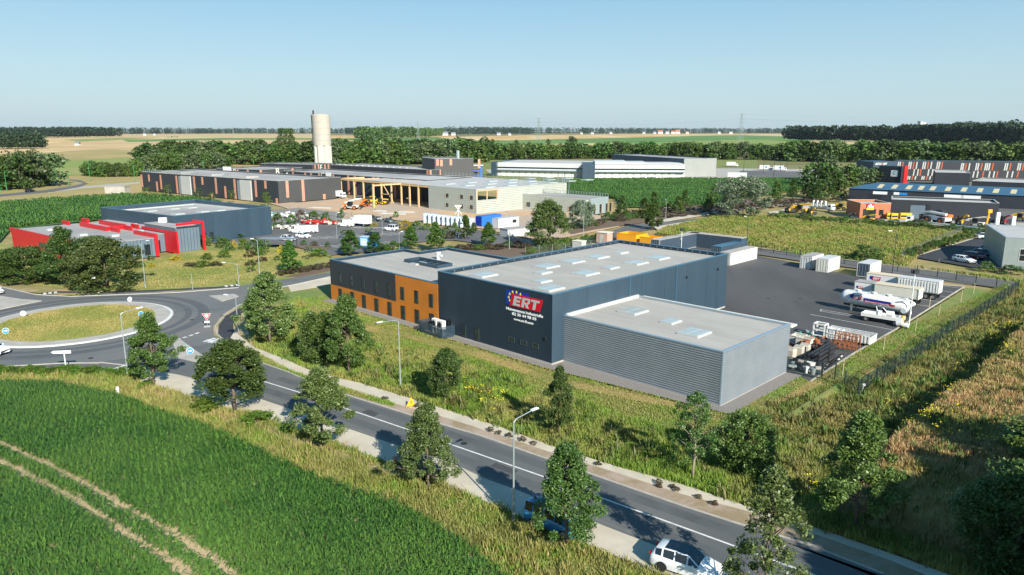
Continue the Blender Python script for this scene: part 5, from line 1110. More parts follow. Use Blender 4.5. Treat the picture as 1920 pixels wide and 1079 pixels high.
for i in range(13): x = 1703+i*9.6; y = 481-i*2.95; bush(('bush_d','bush_m')[i % 2], x, y, y-12-RN.random()*4, 16, 'dark clipped shrub of the hedge along the staff car park', GR)
for k, x, y, t, w, l in (('bush_d',1622,487,461,54,'wide dark bramble mound in the rough meadow'),('bush_h',1718,478,464,18,'reddish shrub at the corner of the staff car park'),('bush_d',1850,507,492,24,'dark shrub left of the ribbed shed'),('bush_d',1895,512,498,34,'dark spreading shrub at the foot of the ribbed shed'),('bush_g',390,769,748,60,'bright green low bush at the foot of the second street tree'),('bush_g',483,797,776,62,'long bright green bush on the verge'),('bush_g',536,812,798,38,'bright green bush on the verge below the leaning tree'),('bush_g',276,728,716,30,'bright green bush at the foot of the first street tree'),('bush_d',1040,470,452,20,'dark bush beside the big tree behind the hall')): bush(k, x, y, t, w, l, None)
for i in range(30): x = -10+i*9.3; y = 699+max(0,(x-190))*.12-1.5*math.sin(i)+2; bush('bush_g', x, y, y-9-RN.random()*6, 24, 'bright green shrub of the low row beside the roundabout', 'low green shrub row by the roundabout')
for i, (x, y) in enumerate(((722,750),(783,764),(920,810),(935,814),(955,820),(980,828),(1000,834),(1122,873),(1235,908),(1262,915),(1310,935),(1340,948),(1236,914),(1268,921))): bush('bush_h', x, y, y-6-(i % 3)*1.5, 13, 'dried reddish shrub in the gravel border of the road', 'dried shrubs in the gravel border')
# ---- grass and maize: baked blades
def inpoly(X, Y, poly):
    c = np.zeros(len(X), bool); n = len(poly)
    for i in range(n):
        x1, y1 = poly[i][0], poly[i][1]; x2, y2 = poly[(i+1)%n][0], poly[(i+1)%n][1]
        if y1 == y2: continue
        m = ((y1 > Y) != (y2 > Y)) & (X < (x2-x1)*(Y-y1)/(y2-y1)+x1); c ^= m
    return c
def scatter(poly, dens, holes=()):
    xs = [p[0] for p in poly]; ys = [p[1] for p in poly]; n = int((max(xs)-min(xs))*(max(ys)-min(ys))*dens)
    X = min(xs)+RN.random(n)*(max(xs)-min(xs)); Y = min(ys)+RN.random(n)*(max(ys)-min(ys)); k = inpoly(X, Y, poly)
    for h in holes: k &= ~inpoly(X, Y, h)
    return X[k], Y[k]
def blades(X, Y, h, w, nb, spread=.35, lean=.5, zf=None, hv=.5, clumpy=None):
    """nb tapering two piece blades per tuft"""
    n = len(X); X = np.repeat(X, nb); Y = np.repeat(Y, nb); N_ = n*nb; X = X+RN.normal(size=N_)*spread*.4; Y = Y+RN.normal(size=N_)*spread*.4
    Z = zf(X, Y) if zf is not None else np.zeros(N_); a = RN.random(N_)*6.283; H = h*(1-hv/2+hv*RN.random(N_))
    if clumpy: H = H*(1+clumpy*np.sin(X*1.3+2*np.sin(Y*.7))*np.sin(Y*1.1+1.7*np.sin(X*.9)))
    b = a+1.3+RN.random(N_)*.6; l = lean*H*(.3+RN.random(N_)); dx, dy = np.cos(b), np.sin(b); wx, wy = np.cos(a)*w*.5, np.sin(a)*w*.5; W_ = .5+RN.random(N_)
    def v(t, k, zz): return np.stack([X+dx*l*t+wx*k*W_, Y+dy*l*t+wy*k*W_, Z+H*zz], 1)
    V = np.stack([v(0,-1,-.03), v(0,1,-.03), v(.35,1.1,.6), v(1,.12,.95), v(1,-.12,.95), v(.35,-1.1,.6)], 1).reshape(-1,3)
    i = np.arange(N_)*6; return V, np.concatenate([np.stack([i,i+1,i+2,i+5],1), np.stack([i+5,i+2,i+3,i+4],1)])
def grass(name, pts, dens, h, w, nb, m, label, holes=(), zf=None, cat='grass', world=False, **k):
    poly = pts if world else [P(*q) for q in pts]; X, Y = scatter(poly, dens, holes); V, Fq = blades(X, Y, h, w, nb, zf=zf, **k); o = npmesh(name, V, Fq, MATS[m]); tag(o, label, cat, kind='stuff'); print(name, len(X), len(Fq)); return o
HOLE_H = [S2W(51,-1.4), S2W(.2,-1.4), S2W(-23.4,.8), S2W(-23.4,18), S2W(51,25)]
PATH = [P(*q) for q in pf] + [ext(pf,25), ext(pn,25)] + [P(*q) for q in pn[::-1]]
bank = ((478,652),(470,600),(560,560),(610,572),(690,603),(840,640),(1034,700),(1350,800),(1440,760),(1560,735),(1700,650),(1915,545),(2150,620),(2200,1200),(1830,1110),(1690,1045),(1548,997),(1407,953),(1279,910),(1160,877),(1050,843),(940,803),(807,760),(677,720),(593,701),(533,674))
HAY = [P(*q) for q in ((600,596),(760,622),(900,657),(1040,707),(1200,741),(1280,757),(1276,766),(1190,752),(1030,719),(890,670),(750,634),(590,604))]
bankP = [P(*q) for q in bank]; MNDP = [S2W(MND_S+.2,-11.5), S2W(MND_S-70,-11.5), S2W(MND_S-70,80), S2W(MND_S+.2,80)]
MOWN = [P(*q) for q in ((560,560),(610,556),(700,585),(840,620),(1034,680),(1350,775),(1480,700),(1560,735),(1900,545),(1890,530),(1640,640),(1450,760),(1350,830),(1180,785),(1000,725),(830,672),(680,640),(600,610))]
SIDE = [S2W(-24,60), S2W(-24,-2), S2W(-60,-2), S2W(-60,60), S2W(-24,95)]
grass('tall_grass', bank, 34, .45, .036, 4, 'grass_tall', 'tall green and straw coloured grass on the bank below the hall', holes=(HOLE_H, PATH, MOWN, MNDP, SIDE), clumpy=.45)
grass('dry_grass', [tuple(p[:2]) for p in (S2W(-24.5,-2), S2W(-37.5,-2), S2W(-37.5,110), S2W(-30,110), S2W(-29.5,20), S2W(-27,18))], 24, .36, .045, 4, 'grass_dry', 'fine dry yellow green grass between the mesh fence and the raised ground', world=True, clumpy=.4)
grass('short_grass', [tuple(p[:2]) for p in MOWN], 22, .16, .05, 3, 'grass_green', 'short grass on the terrace around the hall', holes=(HOLE_H, [P(*q) for q in ((600,596),(760,622),(900,657),(1040,707),(1200,741),(1280,757),(1276,766),(1190,752),(1030,719),(890,670),(750,634),(590,604))], [P(*q) for q in ((1420,778),(1520,714),(1576,728),(1470,806))]), world=True)
zm = lambda X, Y: np.array([mound_h(x, y) for x, y in zip(X, Y)])
grass('rough_grass', [tuple(p[:2]) for p in (S2W(MND_S+.2,-11.5), S2W(MND_S-24,-11.5), S2W(MND_S-60,60), S2W(MND_S+.2,60))], 20, .46, .045, 4, 'grass_straw', 'tall dry reddish grass on the raised ground at the right edge', zf=zm, world=True, clumpy=.5)
grass('weeds', [tuple(p[:2]) for p in (S2W(MND_S+3.2,-11), S2W(MND_S-6,-11), S2W(MND_S-14,50), S2W(MND_S+3.2,50))], .5, .7, .10, 9, 'weeds', 'dark green weeds on the flank of the raised ground', zf=zm, world=True, clumpy=.7, spread=.6)
grass('weeds', bank, .6, .8, .10, 10, 'weeds', 'clumps of dark weeds among the tall grass', holes=(HOLE_H, PATH, MOWN, MNDP), clumpy=.6, spread=.8)
for k, (q, dn) in enumerate(((HAY, 60), ([P(*a) for a in ((1420,778),(1520,714),(1543,716),(1442,785))], 60), ([P(*a) for a in ((1462,796),(1566,727),(1576,731),(1470,806))], 60), ([P(*a) for a in ((1575,722),(1625,690),(1700,640),(1705,644),(1630,698),(1588,729))], 60))): grass('mown_grass', [tuple(p[:2]) for p in q], dn, .10, .05, 3, 'grass_straw' if k else 'grass_dry', 'row of mown dry grass '+('along the foot of the hall','on the near side of the ditch','on the far side of the ditch','inside the mesh fence')[k], world=True, lean=1.2)
cX, cY = [], []
for cx0, cy0, nn_, rr_ in [(P(x,y).x, P(x,y).y, n_, r_) for x, y, n_, r_ in ((1880,640,26,1.6),(1860,690,18,1.3),(1745,770,14,1.5),(1765,850,34,1.5),(1740,830,20,1.5),(1805,880,12,1.2),(1535,925,16,1.2),(1810,700,10,1.2),(870,740,16,1.2),(930,758,18,1.2),(1900,620,24,1.6),(800,716,14,.9),(1700,770,8,1.5))]:
    cX.append(cx0+RN.normal(size=nn_)*rr_); cY.append(cy0+RN.normal(size=nn_)*rr_)
cX, cY = np.concatenate(cX), np.concatenate(cY); cz = zm(cX, cY)+.75+.25*RN.random(len(cX)); Cc = np.repeat(np.stack([cX,cY,cz],1), 9, 0)+RN.normal(size=(len(cX)*9,3))*[.17,.17,.08]
V, Fq = leaves(Cc, .055, .9, 1.5); tag(npmesh('wild_flowers', V, Fq, MATS['flower_yellow']), 'scattered yellow wild flowers in the rough grass', 'flowers', kind='stuff')
STRIP = [(p.x, p.y) for p in strip]; BARE = [P(*q) for q in ((265,722),(300,735),(400,764),(540,808),(640,848),(800,905),(795,912),(630,860),(520,820),(390,780),(285,742))]
verge = ((-120,700),(0,703),(190,705),(262,712),(330,730),(450,765),(560,808),(640,832),(800,890),(930,942),(1070,1000),(1225,1060),(1330,1120),(1000,1350),(930,1075),(828,1000),(640,921),(501,858),(400,808),(300,775),(217,745),(100,722),(0,720),(-120,735))
grass('verge_grass', verge, 26, .38, .045, 4, 'grass_green', 'grass verge between the maize and the pale strip', holes=(STRIP, BARE), clumpy=.5)
grass('verge_grass', verge, 12, .55, .04, 3, 'grass_dry', 'dry seed heads on the verge beside the maize', holes=(STRIP,), clumpy=.7)
grass('border_grass', ((425,641),(480,662),(540,693),(593,713),(660,733),(740,757),(735,763),(640,735),(593,719),(540,697),(483,676),(440,654)), 50, .25, .04, 4, 'grass_green', 'narrow grass border between road and footpath')
grass('meadow_grass', ((1245,428),(1340,408),(1460,405),(1640,416),(1830,440),(1725,476),(1700,500),(1560,480),(1430,464),(1330,450),(1230,440)), 5.5, .5, .10, 4, 'grass_dry', 'tall yellow green grass of the rough meadow behind the yard', clumpy=.6)
grass('meadow_grass', ((1245,428),(1340,408),(1460,405),(1640,416),(1830,440),(1725,476),(1700,500),(1560,480),(1430,464),(1330,450),(1230,440)), 3.5, .55, .10, 4, 'grass_tall', 'greener grass mixed into the rough meadow behind the yard', clumpy=.9)
grass('meadow_grass', ((1500,478),(1600,482),(1720,503),(1900,524),(2000,536),(2000,545),(1757,508),(1600,488),(1440,466)), 4, .6, .12, 4, 'grass_tall', 'rough grass strip along the yard road', clumpy=.5)
grass('lawn_grass', [(RC.x+RG*math.cos(t), RC.y+RG*math.sin(t)) for t in np.linspace(0,6.28,40)], 30, .13, .05, 3, 'grass_dry', 'short dry grass on the roundabout island', world=True, zf=lambda X, Y: .16+.55*(1-((X-RC.x)**2+(Y-RC.y)**2)/RG**2))
grass('lawn_grass', ((0,490),(60,535),(130,541),(240,545),(440,533),(520,516),(620,480),(520,468),(420,470),(330,480),(240,500)), 7, .14, .09, 3, 'grass_dry', 'short dry grass of the lawn by the red office')
# maize close to the camera, with two bare wheel tracks
TR1 = [(-120,790),(0,839),(117,892),(233,959),(333,1016),(427,1079),(520,1150)]; TR2 = [(-120,818),(0,872),(117,932),(233,1006),(337,1076),(420,1140)]
def near_line(X, Y, line, d):
    k = np.zeros(len(X), bool)
    for a, b in zip(line[:-1], line[1:]):
        a, b = P(*a), P(*b); v = np.array([b.x-a.x, b.y-a.y]); L2 = v@v; t = np.clip(((X-a.x)*v[0]+(Y-a.y)*v[1])/L2, 0, 1); k |= np.hypot(X-a.x-t*v[0], Y-a.y-t*v[1]) < d
    return k
BR_ = 1
mz = [P(*q) for q in ((-300,740),(0,722),(100,724),(217,748),(300,778),(400,811),(500,861),(567,893),(640,923),(740,953),(827,1003),(923,1073),(1000,1140),(900,1300),(-100,1240),(-420,900))]
X, Y = scatter(mz, 17); ROW = rad(118); u = X*math.cos(ROW)+Y*math.sin(ROW); v = -X*math.sin(ROW)+Y*math.cos(ROW); v = np.round(v/.5)*.5+RN.normal(size=len(v))*.07; X = u*math.cos(ROW)-v*math.sin(ROW); Y = u*math.sin(ROW)+v*math.cos(ROW)
k = ~(near_line(X, Y, TR1, .45) | near_line(X, Y, TR2, .45)); X, Y = X[k], Y[k]
def maize(X, Y, H, w, nl):
    n = len(X); Hs = H*(.8+.35*RN.random(n)); Vs = []; 
    for j in range(nl):
        a = RN.random(n)*6.283; z0 = Hs*(.15+.6*j/nl); L = H*.5*(.8+.5*RN.random(n)); dx, dy = np.cos(a), np.sin(a); wx, wy = -dy*w*.5, dx*w*.5
        def q(t, zz, k): return np.stack([X+dx*L*t+wx*k, Y+dy*L*t+wy*k, z0+zz*L], 1)
        Vs.append(np.stack([q(0,0,-.6), q(0,0,.6), q(.45,.62,1), q(.95,.50,.7), q(1.15,.18,.1), q(1.15,.18,-.1), q(.95,.50,-.7), q(.45,.62,-1)], 1))
    V = np.concatenate(Vs).reshape(-1,3); i = np.arange(n*nl)*8; return V, np.concatenate([np.stack([i,i+1,i+2,i+7],1), np.stack([i+7,i+2,i+3,i+6],1), np.stack([i+6,i+3,i+4,i+5],1)])
V, Fq = maize(X, Y, .88, .062, 6); tag(npmesh('maize_crop', V, Fq, MATS['maize']), 'dense green maize filling the field at the bottom left', 'maize', kind='stuff'); print('maize', len(X), len(Fq))
for q, lab in ((((-60,405),(0,384),(120,375),(235,368),(300,370),(400,378),(330,384),(188,393),(192,412),(20,430),(0,452),(-60,470)), 'maize field behind the red office'), (((1018,343),(1100,339),(1280,337.5),(1500,338),(1560,346),(1520,352),(1450,365),(1330,385),(1165,390),(1155,373),(1020,363)), 'maize field between the storage estate and the service road')):
    X, Y = scatter([P(*a) for a in q], .8); V, Fq = maize(X, Y, 1.9, .34, 4); tag(npmesh('maize_crop', V, Fq, MATS['maize']), lab, 'maize', kind='stuff'); print(lab, len(X))
print('trees', TREES[0])
# ================================================================ VEHICLES, STREET FURNITURE AND YARD OBJECTS
def rdir(a, b, z=0): p, q = P(*a), P(*b); return math.atan2(q.y-p.y, q.x-p.x)
CAR = {  # stations from nose to tail: x, sill z, belt z, belt half width share, top z, top half width share
 'hatch': (4.2, 1.76, .33, 1.27, [(2.1,.32,.52,.70,.56,.55),(2.02,.22,.66,.86,.72,.7),(1.35,.2,.82,.97,.92,.76),(.95,.2,.90,1,.98,.8),(.28,.2,.93,1,1.42,.70),(.2,.2,.93,1,1.44,.71),(-.52,.2,.94,1,1.48,.72),(-.6,.2,.94,1,1.48,.72),(-1.3,.2,.96,1,1.44,.71),(-1.42,.2,.97,.99,1.42,.70),(-1.72,.22,.98,.97,1.36,.68),(-2.0,.26,.95,.92,1.02,.72),(-2.08,.3,.75,.86,.8,.6),(-2.1,.36,.55,.8,.58,.5)], (3,9), 11),
 'suv': (4.4, 1.84, .36, 1.34, [(2.2,.36,.60,.72,.66,.55),(2.1,.26,.80,.88,.86,.7),(1.35,.24,.94,.98,1.04,.8),(1.0,.24,1.0,1,1.08,.82),(.35,.24,1.02,1,1.54,.72),(.27,.24,1.02,1,1.56,.73),(-.5,.24,1.03,1,1.6,.74),(-.58,.24,1.03,1,1.6,.74),(-1.3,.24,1.06,1,1.57,.73),(-1.42,.24,1.07,.99,1.55,.72),(-1.85,.26,1.08,.97,1.46,.70),(-2.1,.3,1.04,.93,1.1,.74),(-2.18,.34,.8,.88,.86,.6),(-2.2,.4,.6,.82,.64,.5)], (3,9), 11),
 'wagon': (4.7, 1.8, .34, 1.4, [(2.35,.32,.52,.7,.56,.55),(2.25,.22,.66,.86,.72,.7),(1.5,.2,.82,.97,.92,.76),(1.1,.2,.9,1,.97,.8),(.4,.2,.93,1,1.40,.7),(.32,.2,.93,1,1.42,.71),(-.45,.2,.94,1,1.45,.72),(-.53,.2,.94,1,1.45,.72),(-1.3,.2,.95,1,1.43,.71),(-1.4,.2,.96,1,1.42,.7),(-2.0,.22,.97,.97,1.38,.68),(-2.22,.26,.95,.92,1.02,.72),(-2.32,.3,.75,.86,.8,.6),(-2.35,.36,.55,.8,.58,.5)], (3,9), 11),
 'mpv': (4.4, 1.8, .33, 1.35, [(2.2,.32,.6,.74,.66,.6),(2.1,.22,.78,.9,.86,.74),(1.55,.2,.92,.98,1.04,.8),(1.25,.2,1.0,1,1.08,.84),(.6,.2,1.04,1,1.74,.8),(.5,.2,1.04,1,1.78,.8),(-.35,.2,1.05,1,1.82,.82),(-.43,.2,1.05,1,1.82,.82),(-1.3,.2,1.06,1,1.81,.82),(-1.4,.2,1.06,1,1.81,.82),(-2.05,.22,1.06,.99,1.78,.8),(-2.15,.26,1.0,.97,1.2,.88),(-2.18,.3,.8,.95,.9,.8),(-2.2,.36,.6,.9,.64,.7)], (3,9), 11),
 'van': (5.0, 1.95, .35, 1.6, [(2.5,.35,.7,.78,.76,.6),(2.4,.25,.95,.92,1.02,.78),(1.95,.24,1.1,.98,1.2,.84),(1.7,.24,1.15,1,1.26,.86),(1.0,.24,1.2,1,1.98,.84),(.9,.24,1.2,1,2.04,.85),(.35,.24,1.2,1,2.1,.88),(.25,.24,1.2,1,2.1,.88),(-1.0,.24,1.2,1,2.12,.9),(-1.1,.24,1.2,1,2.12,.9),(-2.35,.26,1.2,1,2.1,.9),(-2.45,.28,1.15,.99,1.6,.94),(-2.48,.3,.9,.98,1.0,.9),(-2.5,.36,.6,.95,.64,.8)], (3,6), 0)}
CARP = {}
def car_proto(kind, paint, rim='rim', glassroof=False):
    L, W, wr, wx, stn, (g0, g1), rg = CAR[kind]; root = bpy.data.objects.new('car', None); hw = W/2; vs = []
    for x, zs, zb, wb, zt, wt_ in stn:
        zm_ = (zs+zb)*.5; ring_ = [(hw*wb*.93,zs),(hw*min(1.0,wb*1.02),zm_),(hw*wb,zb*.96+zs*.04),(hw*wb*.955,zb),(hw*wt_*1.04,zt-.045 if zt-zb > .15 else zt*.6+zb*.4),(hw*wt_*.9,zt)]
        vs += [(x,y,z) for y, z in ring_] + [(x,-y,z) for y, z in ring_[::-1]]
    nn = 12; body, glass = [], []; n = len(stn)
    for i in range(n-1):
        for j in range(nn-1):
            f = (i*nn+j, i*nn+j+1, (i+1)*nn+j+1, (i+1)*nn+j); side = j in (3,7); top = j in (4,5,6)
            isg = (side and g0 <= i < g1+ (1 if kind != 'van' else 0) and i not in (4,6,8) and i != 9) or (j == 5 and i == 3) or (j == 5 and rg and i in (rg-1,)) or (side and i == 9 and kind != 'van') or (side and i == 3)
            if glassroof and j == 5 and 4 <= i < 8: isg = True
            (glass if isg else body).append(f)
    body += [tuple(range(nn)), tuple((n-1)*nn+k for k in range(nn-1,-1,-1))]
    def mk(nm, fs, m, sm=True):
        used = sorted({v for f in fs for v in f}); mp = {v: i for i, v in enumerate(used)}; me = bpy.data.meshes.new(nm); me.from_pydata([vs[v] for v in used], [], [tuple(mp[v] for v in f) for f in fs]); me.materials.append(MATS[m])
        me.polygons.foreach_set('use_smooth', [sm]*len(fs)); me.update(); o = bpy.data.objects.new(nm, me); o.parent = root; return o
    mk('body', body, paint); mk('window', glass, 'carglass')
    for sx in (1, -1):
        for sy in (1, -1):
            x, y = wx*sx, sy*hw; wb_ = MB(); wb_.tube([(x,y-sy*.22,wr),(x,y+sy*.015,wr)], wr, 18); o = wb_.build('wheel', MATS['rubber'], root); COL.objects.unlink(o)
            r_ = MB().tube([(x,y+sy*.0,wr),(x,y+sy*.028,wr)], wr*.64, 12).build('rim', MATS[rim], o); COL.objects.unlink(r_)
        hl = MB()
    zf = stn[1][2]; zb_ = stn[-3][2]
    for nm, m, x, z in (('headlight','lamp_clear',L/2-.09,zf-.02),('tail_light','lamp_red',-L/2+.03,zb_-.05)):
        for sy in (1,-1): o = MB().box(x-.12,x+.06,sy*hw*.66-.16,sy*hw*.66+.16,z-.09,z+.05).build(nm, MATS[m], root, bevel=.02); COL.objects.unlink(o)
    for sy in (1,-1): o = MB().box(stn[3][0]-.35,stn[3][0]-.2,sy*(hw+.02)-.02 if sy > 0 else sy*(hw+.14),sy*(hw+.14) if sy > 0 else sy*(hw+.02)+.02,stn[3][2]+.02,stn[3][2]+.16).build('mirror', MATS[paint], root, bevel=.02); COL.objects.unlink(o)
    return root
def link_tree(src, parent=None):
    c = src.copy(); COL.objects.link(c); c.parent = parent
    for ch in src.children: link_tree(ch, c)
    return c
def car(kind, paint, bx, by, ang, label, group=None, cat=None, name='parked_car', **k):
    key = (kind, paint, tuple(k.items()))
    if key not in CARP: CARP[key] = car_proto(kind, paint, **k)
    c = link_tree(CARP[key]); p = P(bx, by) if not isinstance(bx, Vector) else bx; c.name = name if kind != 'van' else 'parked_van'; c.location = (p.x, p.y, .03); c.rotation_euler = (0,0,ang)
    return tag(c, label, cat or ('van' if kind in ('van',) else 'car'), group)
RD = rdir((907,897),(1133,987))
car('suv', 'car_white', 1286, 1072, rdir((1260,1036),(1333,1059)), 'white car with a dark glass roof parked at the bottom edge on the pale strip', glassroof=True, rim='rim_dark')
car('mpv', 'car_blue', 1040, 990, RD, 'bright blue van like car half hidden by a street tree on the pale strip', 'cars parked on the pale strip')
car('hatch', 'car_black', 783, 885, rdir((723,866),(807,899)), 'dark car parked under a street tree on the pale strip', 'cars parked on the pale strip')
car('suv', 'car_white', -14, 664, rdir((-60,655),(30,664)), 'white car driving round the roundabout at the left edge', name='driving_car')
car('hatch', 'car_white', -12, 551, rdir((-60,540),(20,556)), 'white car entering from the left edge behind the roundabout', name='driving_car')
car('wagon', 'car_black', 57, 360.5, rdir((20,364),(90,357)), 'black car on the distant slip road', name='driving_car')
GR = 'white vehicles in the car park'; A0 = rdir((527,450),(552,453))
car('hatch','car_white',540,451.5,AX+.35,'left white hatchback in front of the white vans',GR); car('hatch','car_white',569,446.5,AX+.35,'right white hatchback in front of the white vans',GR)
car('van','car_white',558,437.5,AX+.35+math.pi,'left of two white vans behind the hatchbacks',GR); car('van','car_white',580,436.5,AX+.35+math.pi,'right of two white vans behind the hatchbacks',GR)
car('van','car_white',648,425.5,AX+.3+math.pi,'large white van beside the red machinery',GR); car('mpv','car_white',733,433,AX+.25+math.pi,'white estate car alone on the right of the car park',GR)
car('suv','car_black',697,445.5,AX+.3+math.pi,'black car behind the conical trees in the car park')
AC = rdir((1790,487),(1830,494)); GR = 'cars in the shade of the ribbed shed'
car('wagon','car_white',1807,492,AC,'white estate car in the sun at the staff car park'); car('wagon','car_red',1827,485,AC,'dark red car next to the white estate car',GR); car('hatch','car_navy',1842,479.5,AC,'dark navy car between the red and the blue car',GR); car('wagon','car_blue',1858,473,AC,'blue car deepest in the shade of the ribbed shed',GR)
car('hatch','car_white',1842,447.5,rdir((1850,440),(1836,449)),'white hatchback facing the camera at the back of the staff car park'); car('mpv','car_silver',1867,449,rdir((1875,440),(1861,450)),'silver van like car facing the camera at the back of the staff car park')
GR = 'delivery vans at the depot'
for i in range(12): car('van','car_white',1008+i*6.6,328.5+i*.12,UY.to_2d().angle_signed(Vector((1,0))) if False else rdir((1040,322),(1046,333)),'white delivery van in the row before the far depot wing',GR)
for x, l in ((1129,'left of two white vans before the near depot wing'),(1150,'right of two white vans before the near depot wing')): car('van','car_white',x,333.8,rdir((x-6,327),(x,336)),l,GR)
for i in range(4): car('van','car_white',1252+i*6.5,332.2,rdir((1250,327),(1258,336)),'white van in the tight row beside the grey sorting hall',GR)
car('van','car_white',638,368,AX+.4,'white van at the corner of the charcoal storage building'); car('van','car_white',676,366,AX+.4+math.pi,'white van behind the timber frame')
# ---- trucks and trailers
def wheelset(root, xs, hw, r=.5, tw=.3, name='wheel'):
    for x in xs:
        for sy in (1,-1):
            w = MB().tube([(x,sy*(hw-tw),r),(x,sy*hw,r)], r, 16).build(name, M['rubber'], root); MB().tube([(x,sy*hw,r),(x,sy*(hw+.02),r)], r*.58, 12).build('rim', M['rim'], w)
def boxtruck(bx, by, ang, label, L=6.5, boxm='white_paint', cabm='car_white', H=3.2, flat=False, group=None):
    t = thing('truck', label, 'truck', P(bx,by), ang, group); hw = 1.2
    mb = MB(); mb.add([(L/2-1.9,-1.1,.5),(L/2,-1.1,.5),(L/2,1.1,.5),(L/2-1.9,1.1,.5),(L/2-1.9,-1.1,2.5),(L/2-.45,-1.05,2.5),(L/2-.45,1.05,2.5),(L/2-1.9,1.1,2.5),(L/2,-1.1,1.45),(L/2,1.1,1.45)], [(0,3,2,1),(4,5,6,7),(0,1,8,5,4),(3,7,6,9,2),(1,2,9,8),(8,9,6,5),(0,4,7,3)]); mb.build('cab', M[cabm], t, bevel=.06)
    g = MB(); g.add([(L/2+.01,-.98,1.5),(L/2+.01,.98,1.5),(L/2-.42,.95,2.35),(L/2-.42,-.95,2.35)], [(0,1,2,3)]); g.box(L/2-1.4,L/2-.55,-1.115,-1.1,1.5,2.2); g.box(L/2-1.4,L/2-.55,1.1,1.115,1.5,2.2); g.build('window', M['carglass'], t)
    c = MB(); c.box(-L/2,L/2-.3,-.45,.45,.55,.85); c.build('chassis', M['dark_steel'], t)
    if flat: MB().box(-L/2,L/2-2.05,-hw,hw,.86,1.0).box(-L/2,L/2-2.05,-hw,-hw+.06,1.0,1.4).box(-L/2,L/2-2.05,hw-.06,hw,1.0,1.4).build('flatbed', M[boxm], t)
    else: MB().box(-L/2,L/2-2.05,-hw,hw,.86,H).build('box_body', M[boxm], t, bevel=.03)
    wheelset(t, (L/2-1.1,-L/2+1.3), 1.1); return t
boxtruck(676, 424, AX+.3+math.pi, 'white truck with a crane body beside the large white van', 6.8)
boxtruck(636, 372, AX+.3, 'white box truck at the end of the charcoal storage building', 6)
t = boxtruck(1541, 395, rdir((1520,392),(1560,396)), 'white flatbed truck carrying upright white cylinders', 9, 'galv', flat=True)
for i in range(4): MB().tube([(-3.6+i*1.6,0,1.0),(-3.6+i*1.6,0,3.4)], .4, 12).build('cylinder', M['white_paint'], t)
boxtruck(1718, 420.5, rdir((1740,421),(1712,419)), 'white lorry at the rental hall with a low loader trailer', 6, 'dark_steel', flat=True)
for x, y, l in ((1373,313,'white lorry parked beyond the grey sorting hall'),(1436,320,'left white lorry with a blue emblem on the depot apron'),(1462,321,'right white lorry with a blue emblem on the depot apron')):
    t = boxtruck(x, y, rdir((x-10,y),(x+10,y+.3)), l, 9, 'white_wall', H=3.8)
    if 'emblem' in l: MB().tube([(0,-1.205,2.4),(0,-1.23,2.4)], .7, 16).build('emblem', M['sign_blue'], t)
def yard(px, py): return W2S(P(px, py))
def ert_plate(parent, x, z, w, y=-.01, nrm='y'):
    """small company plate: navy square, red plate, block letters"""
    h = w*.36; o = MB().box(x,x+w*.35,y-.02,y,z+h*.2,z+h*1.05).build('sign', M['eu_blue'], parent)
    MB().add([(a,b,c) for b in (y-.035,y-.021) for a, c in ((x+w*.2,z),(x+w*.92,z),(x+w,z+h),(x+w*.28,z+h))], [(0,1,2,3),(7,6,5,4),(0,4,5,1),(1,5,6,2),(2,6,7,3),(3,7,4,0)]).build('red_plate', M['sign_red'], o)
    ert_letters(o, x+w*.3, z+h*.18, w*.56, h*.64, y-.036, M['sign_white'], flat=.01)
    return o
def ribs(t, L, y, z0, z1, axis='x', step=.46):
    mb = MB()
    for i in range(int(L/step)):
        a = .2+i*step
        if axis == 'x': mb.box(a, a+.2, y, y+.088, z0, z1)
        else: mb.box(y, y+.088, a, a+.2, z0, z1)
    mb.build('corrugation', M['white_paint'], t)
def trailer(px, py, L, Wd, H, floor, label, body='white_paint', wheels=(), top='tan_top', plate=False, name='box_trailer', left=False, ang=AX, group=None, cat='trailer'):
    """px,py: ground point under the near left corner; body runs to the right along the facade heading"""
    t = thing(name, label, cat, P(px,py), ang, group)
    MB().box(0,L,0,Wd,floor,H-.06).build('body', M[body], t); MB().box(-.04,L+.04,-.04,Wd+.04,H-.058,H+.02).build('roof', M[top], t)
    fr = MB()
    for x in (0,L-.1): fr.box(x-.03,x+.13,-.04,-.002,floor,H-.06); 
    fr.box(.131,L-.131,-.04,-.002,floor,floor+.15); fr.build('edge_frame', M['galv'], t)
    dr = MB(); dr.box(L+.002,L+.05,.15,Wd/2-.03,floor+.1,H-.2); dr.box(L+.002,L+.05,Wd/2+.03,Wd-.15,floor+.1,H-.2); dr.build('rear_door', M[body], t)
    if body == 'container_rib': ribs(t, L, -.09, floor+.16, H-.2)
    if wheels:
        MB().box(.3,L-.2,Wd*.3,Wd*.7,floor-.3,floor-.002).build('chassis', M['dark_steel'], t)
        for x in wheels:
            for y0, y1 in ((-.0,.3),(Wd-.3,Wd)):
                w = MB().tube([(x,y0,.5),(x,y1,.5)], .5, 16).build('wheel', M['rubber'], t); yy = y0-.02 if y0 < .1 else y1+.02
                MB().tube([(x,min(yy,y0 if y0<.1 else y1),.5),(x,max(yy,y0 if y0 <.1 else y1),.5)], .28, 12).build('rim', M['rim'], w)
    if floor > .5: MB().box(.8,1.0,.2,.4,.05,floor).box(.8,1.0,Wd-.4,Wd-.2,.05,floor).build('support_leg', M['galv'], t)
    if plate: ert_plate(t, L*.12, H-1.15, min(2.3, L*.36), -.005)
    return t
trailer(1622, 541.5, 5.2, 2.4, 2.9, .4, 'white box body with a beige roof and red lettered plate beside the ribbed trailer', plate=True, name='box_container', cat='container')
trailer(1600, 554, 3.0, 2.4, 2.5, .3, 'small white box with a grey roof and red lettered plate behind the tanker', plate=True, top='roof_grey', name='box_container', cat='container')
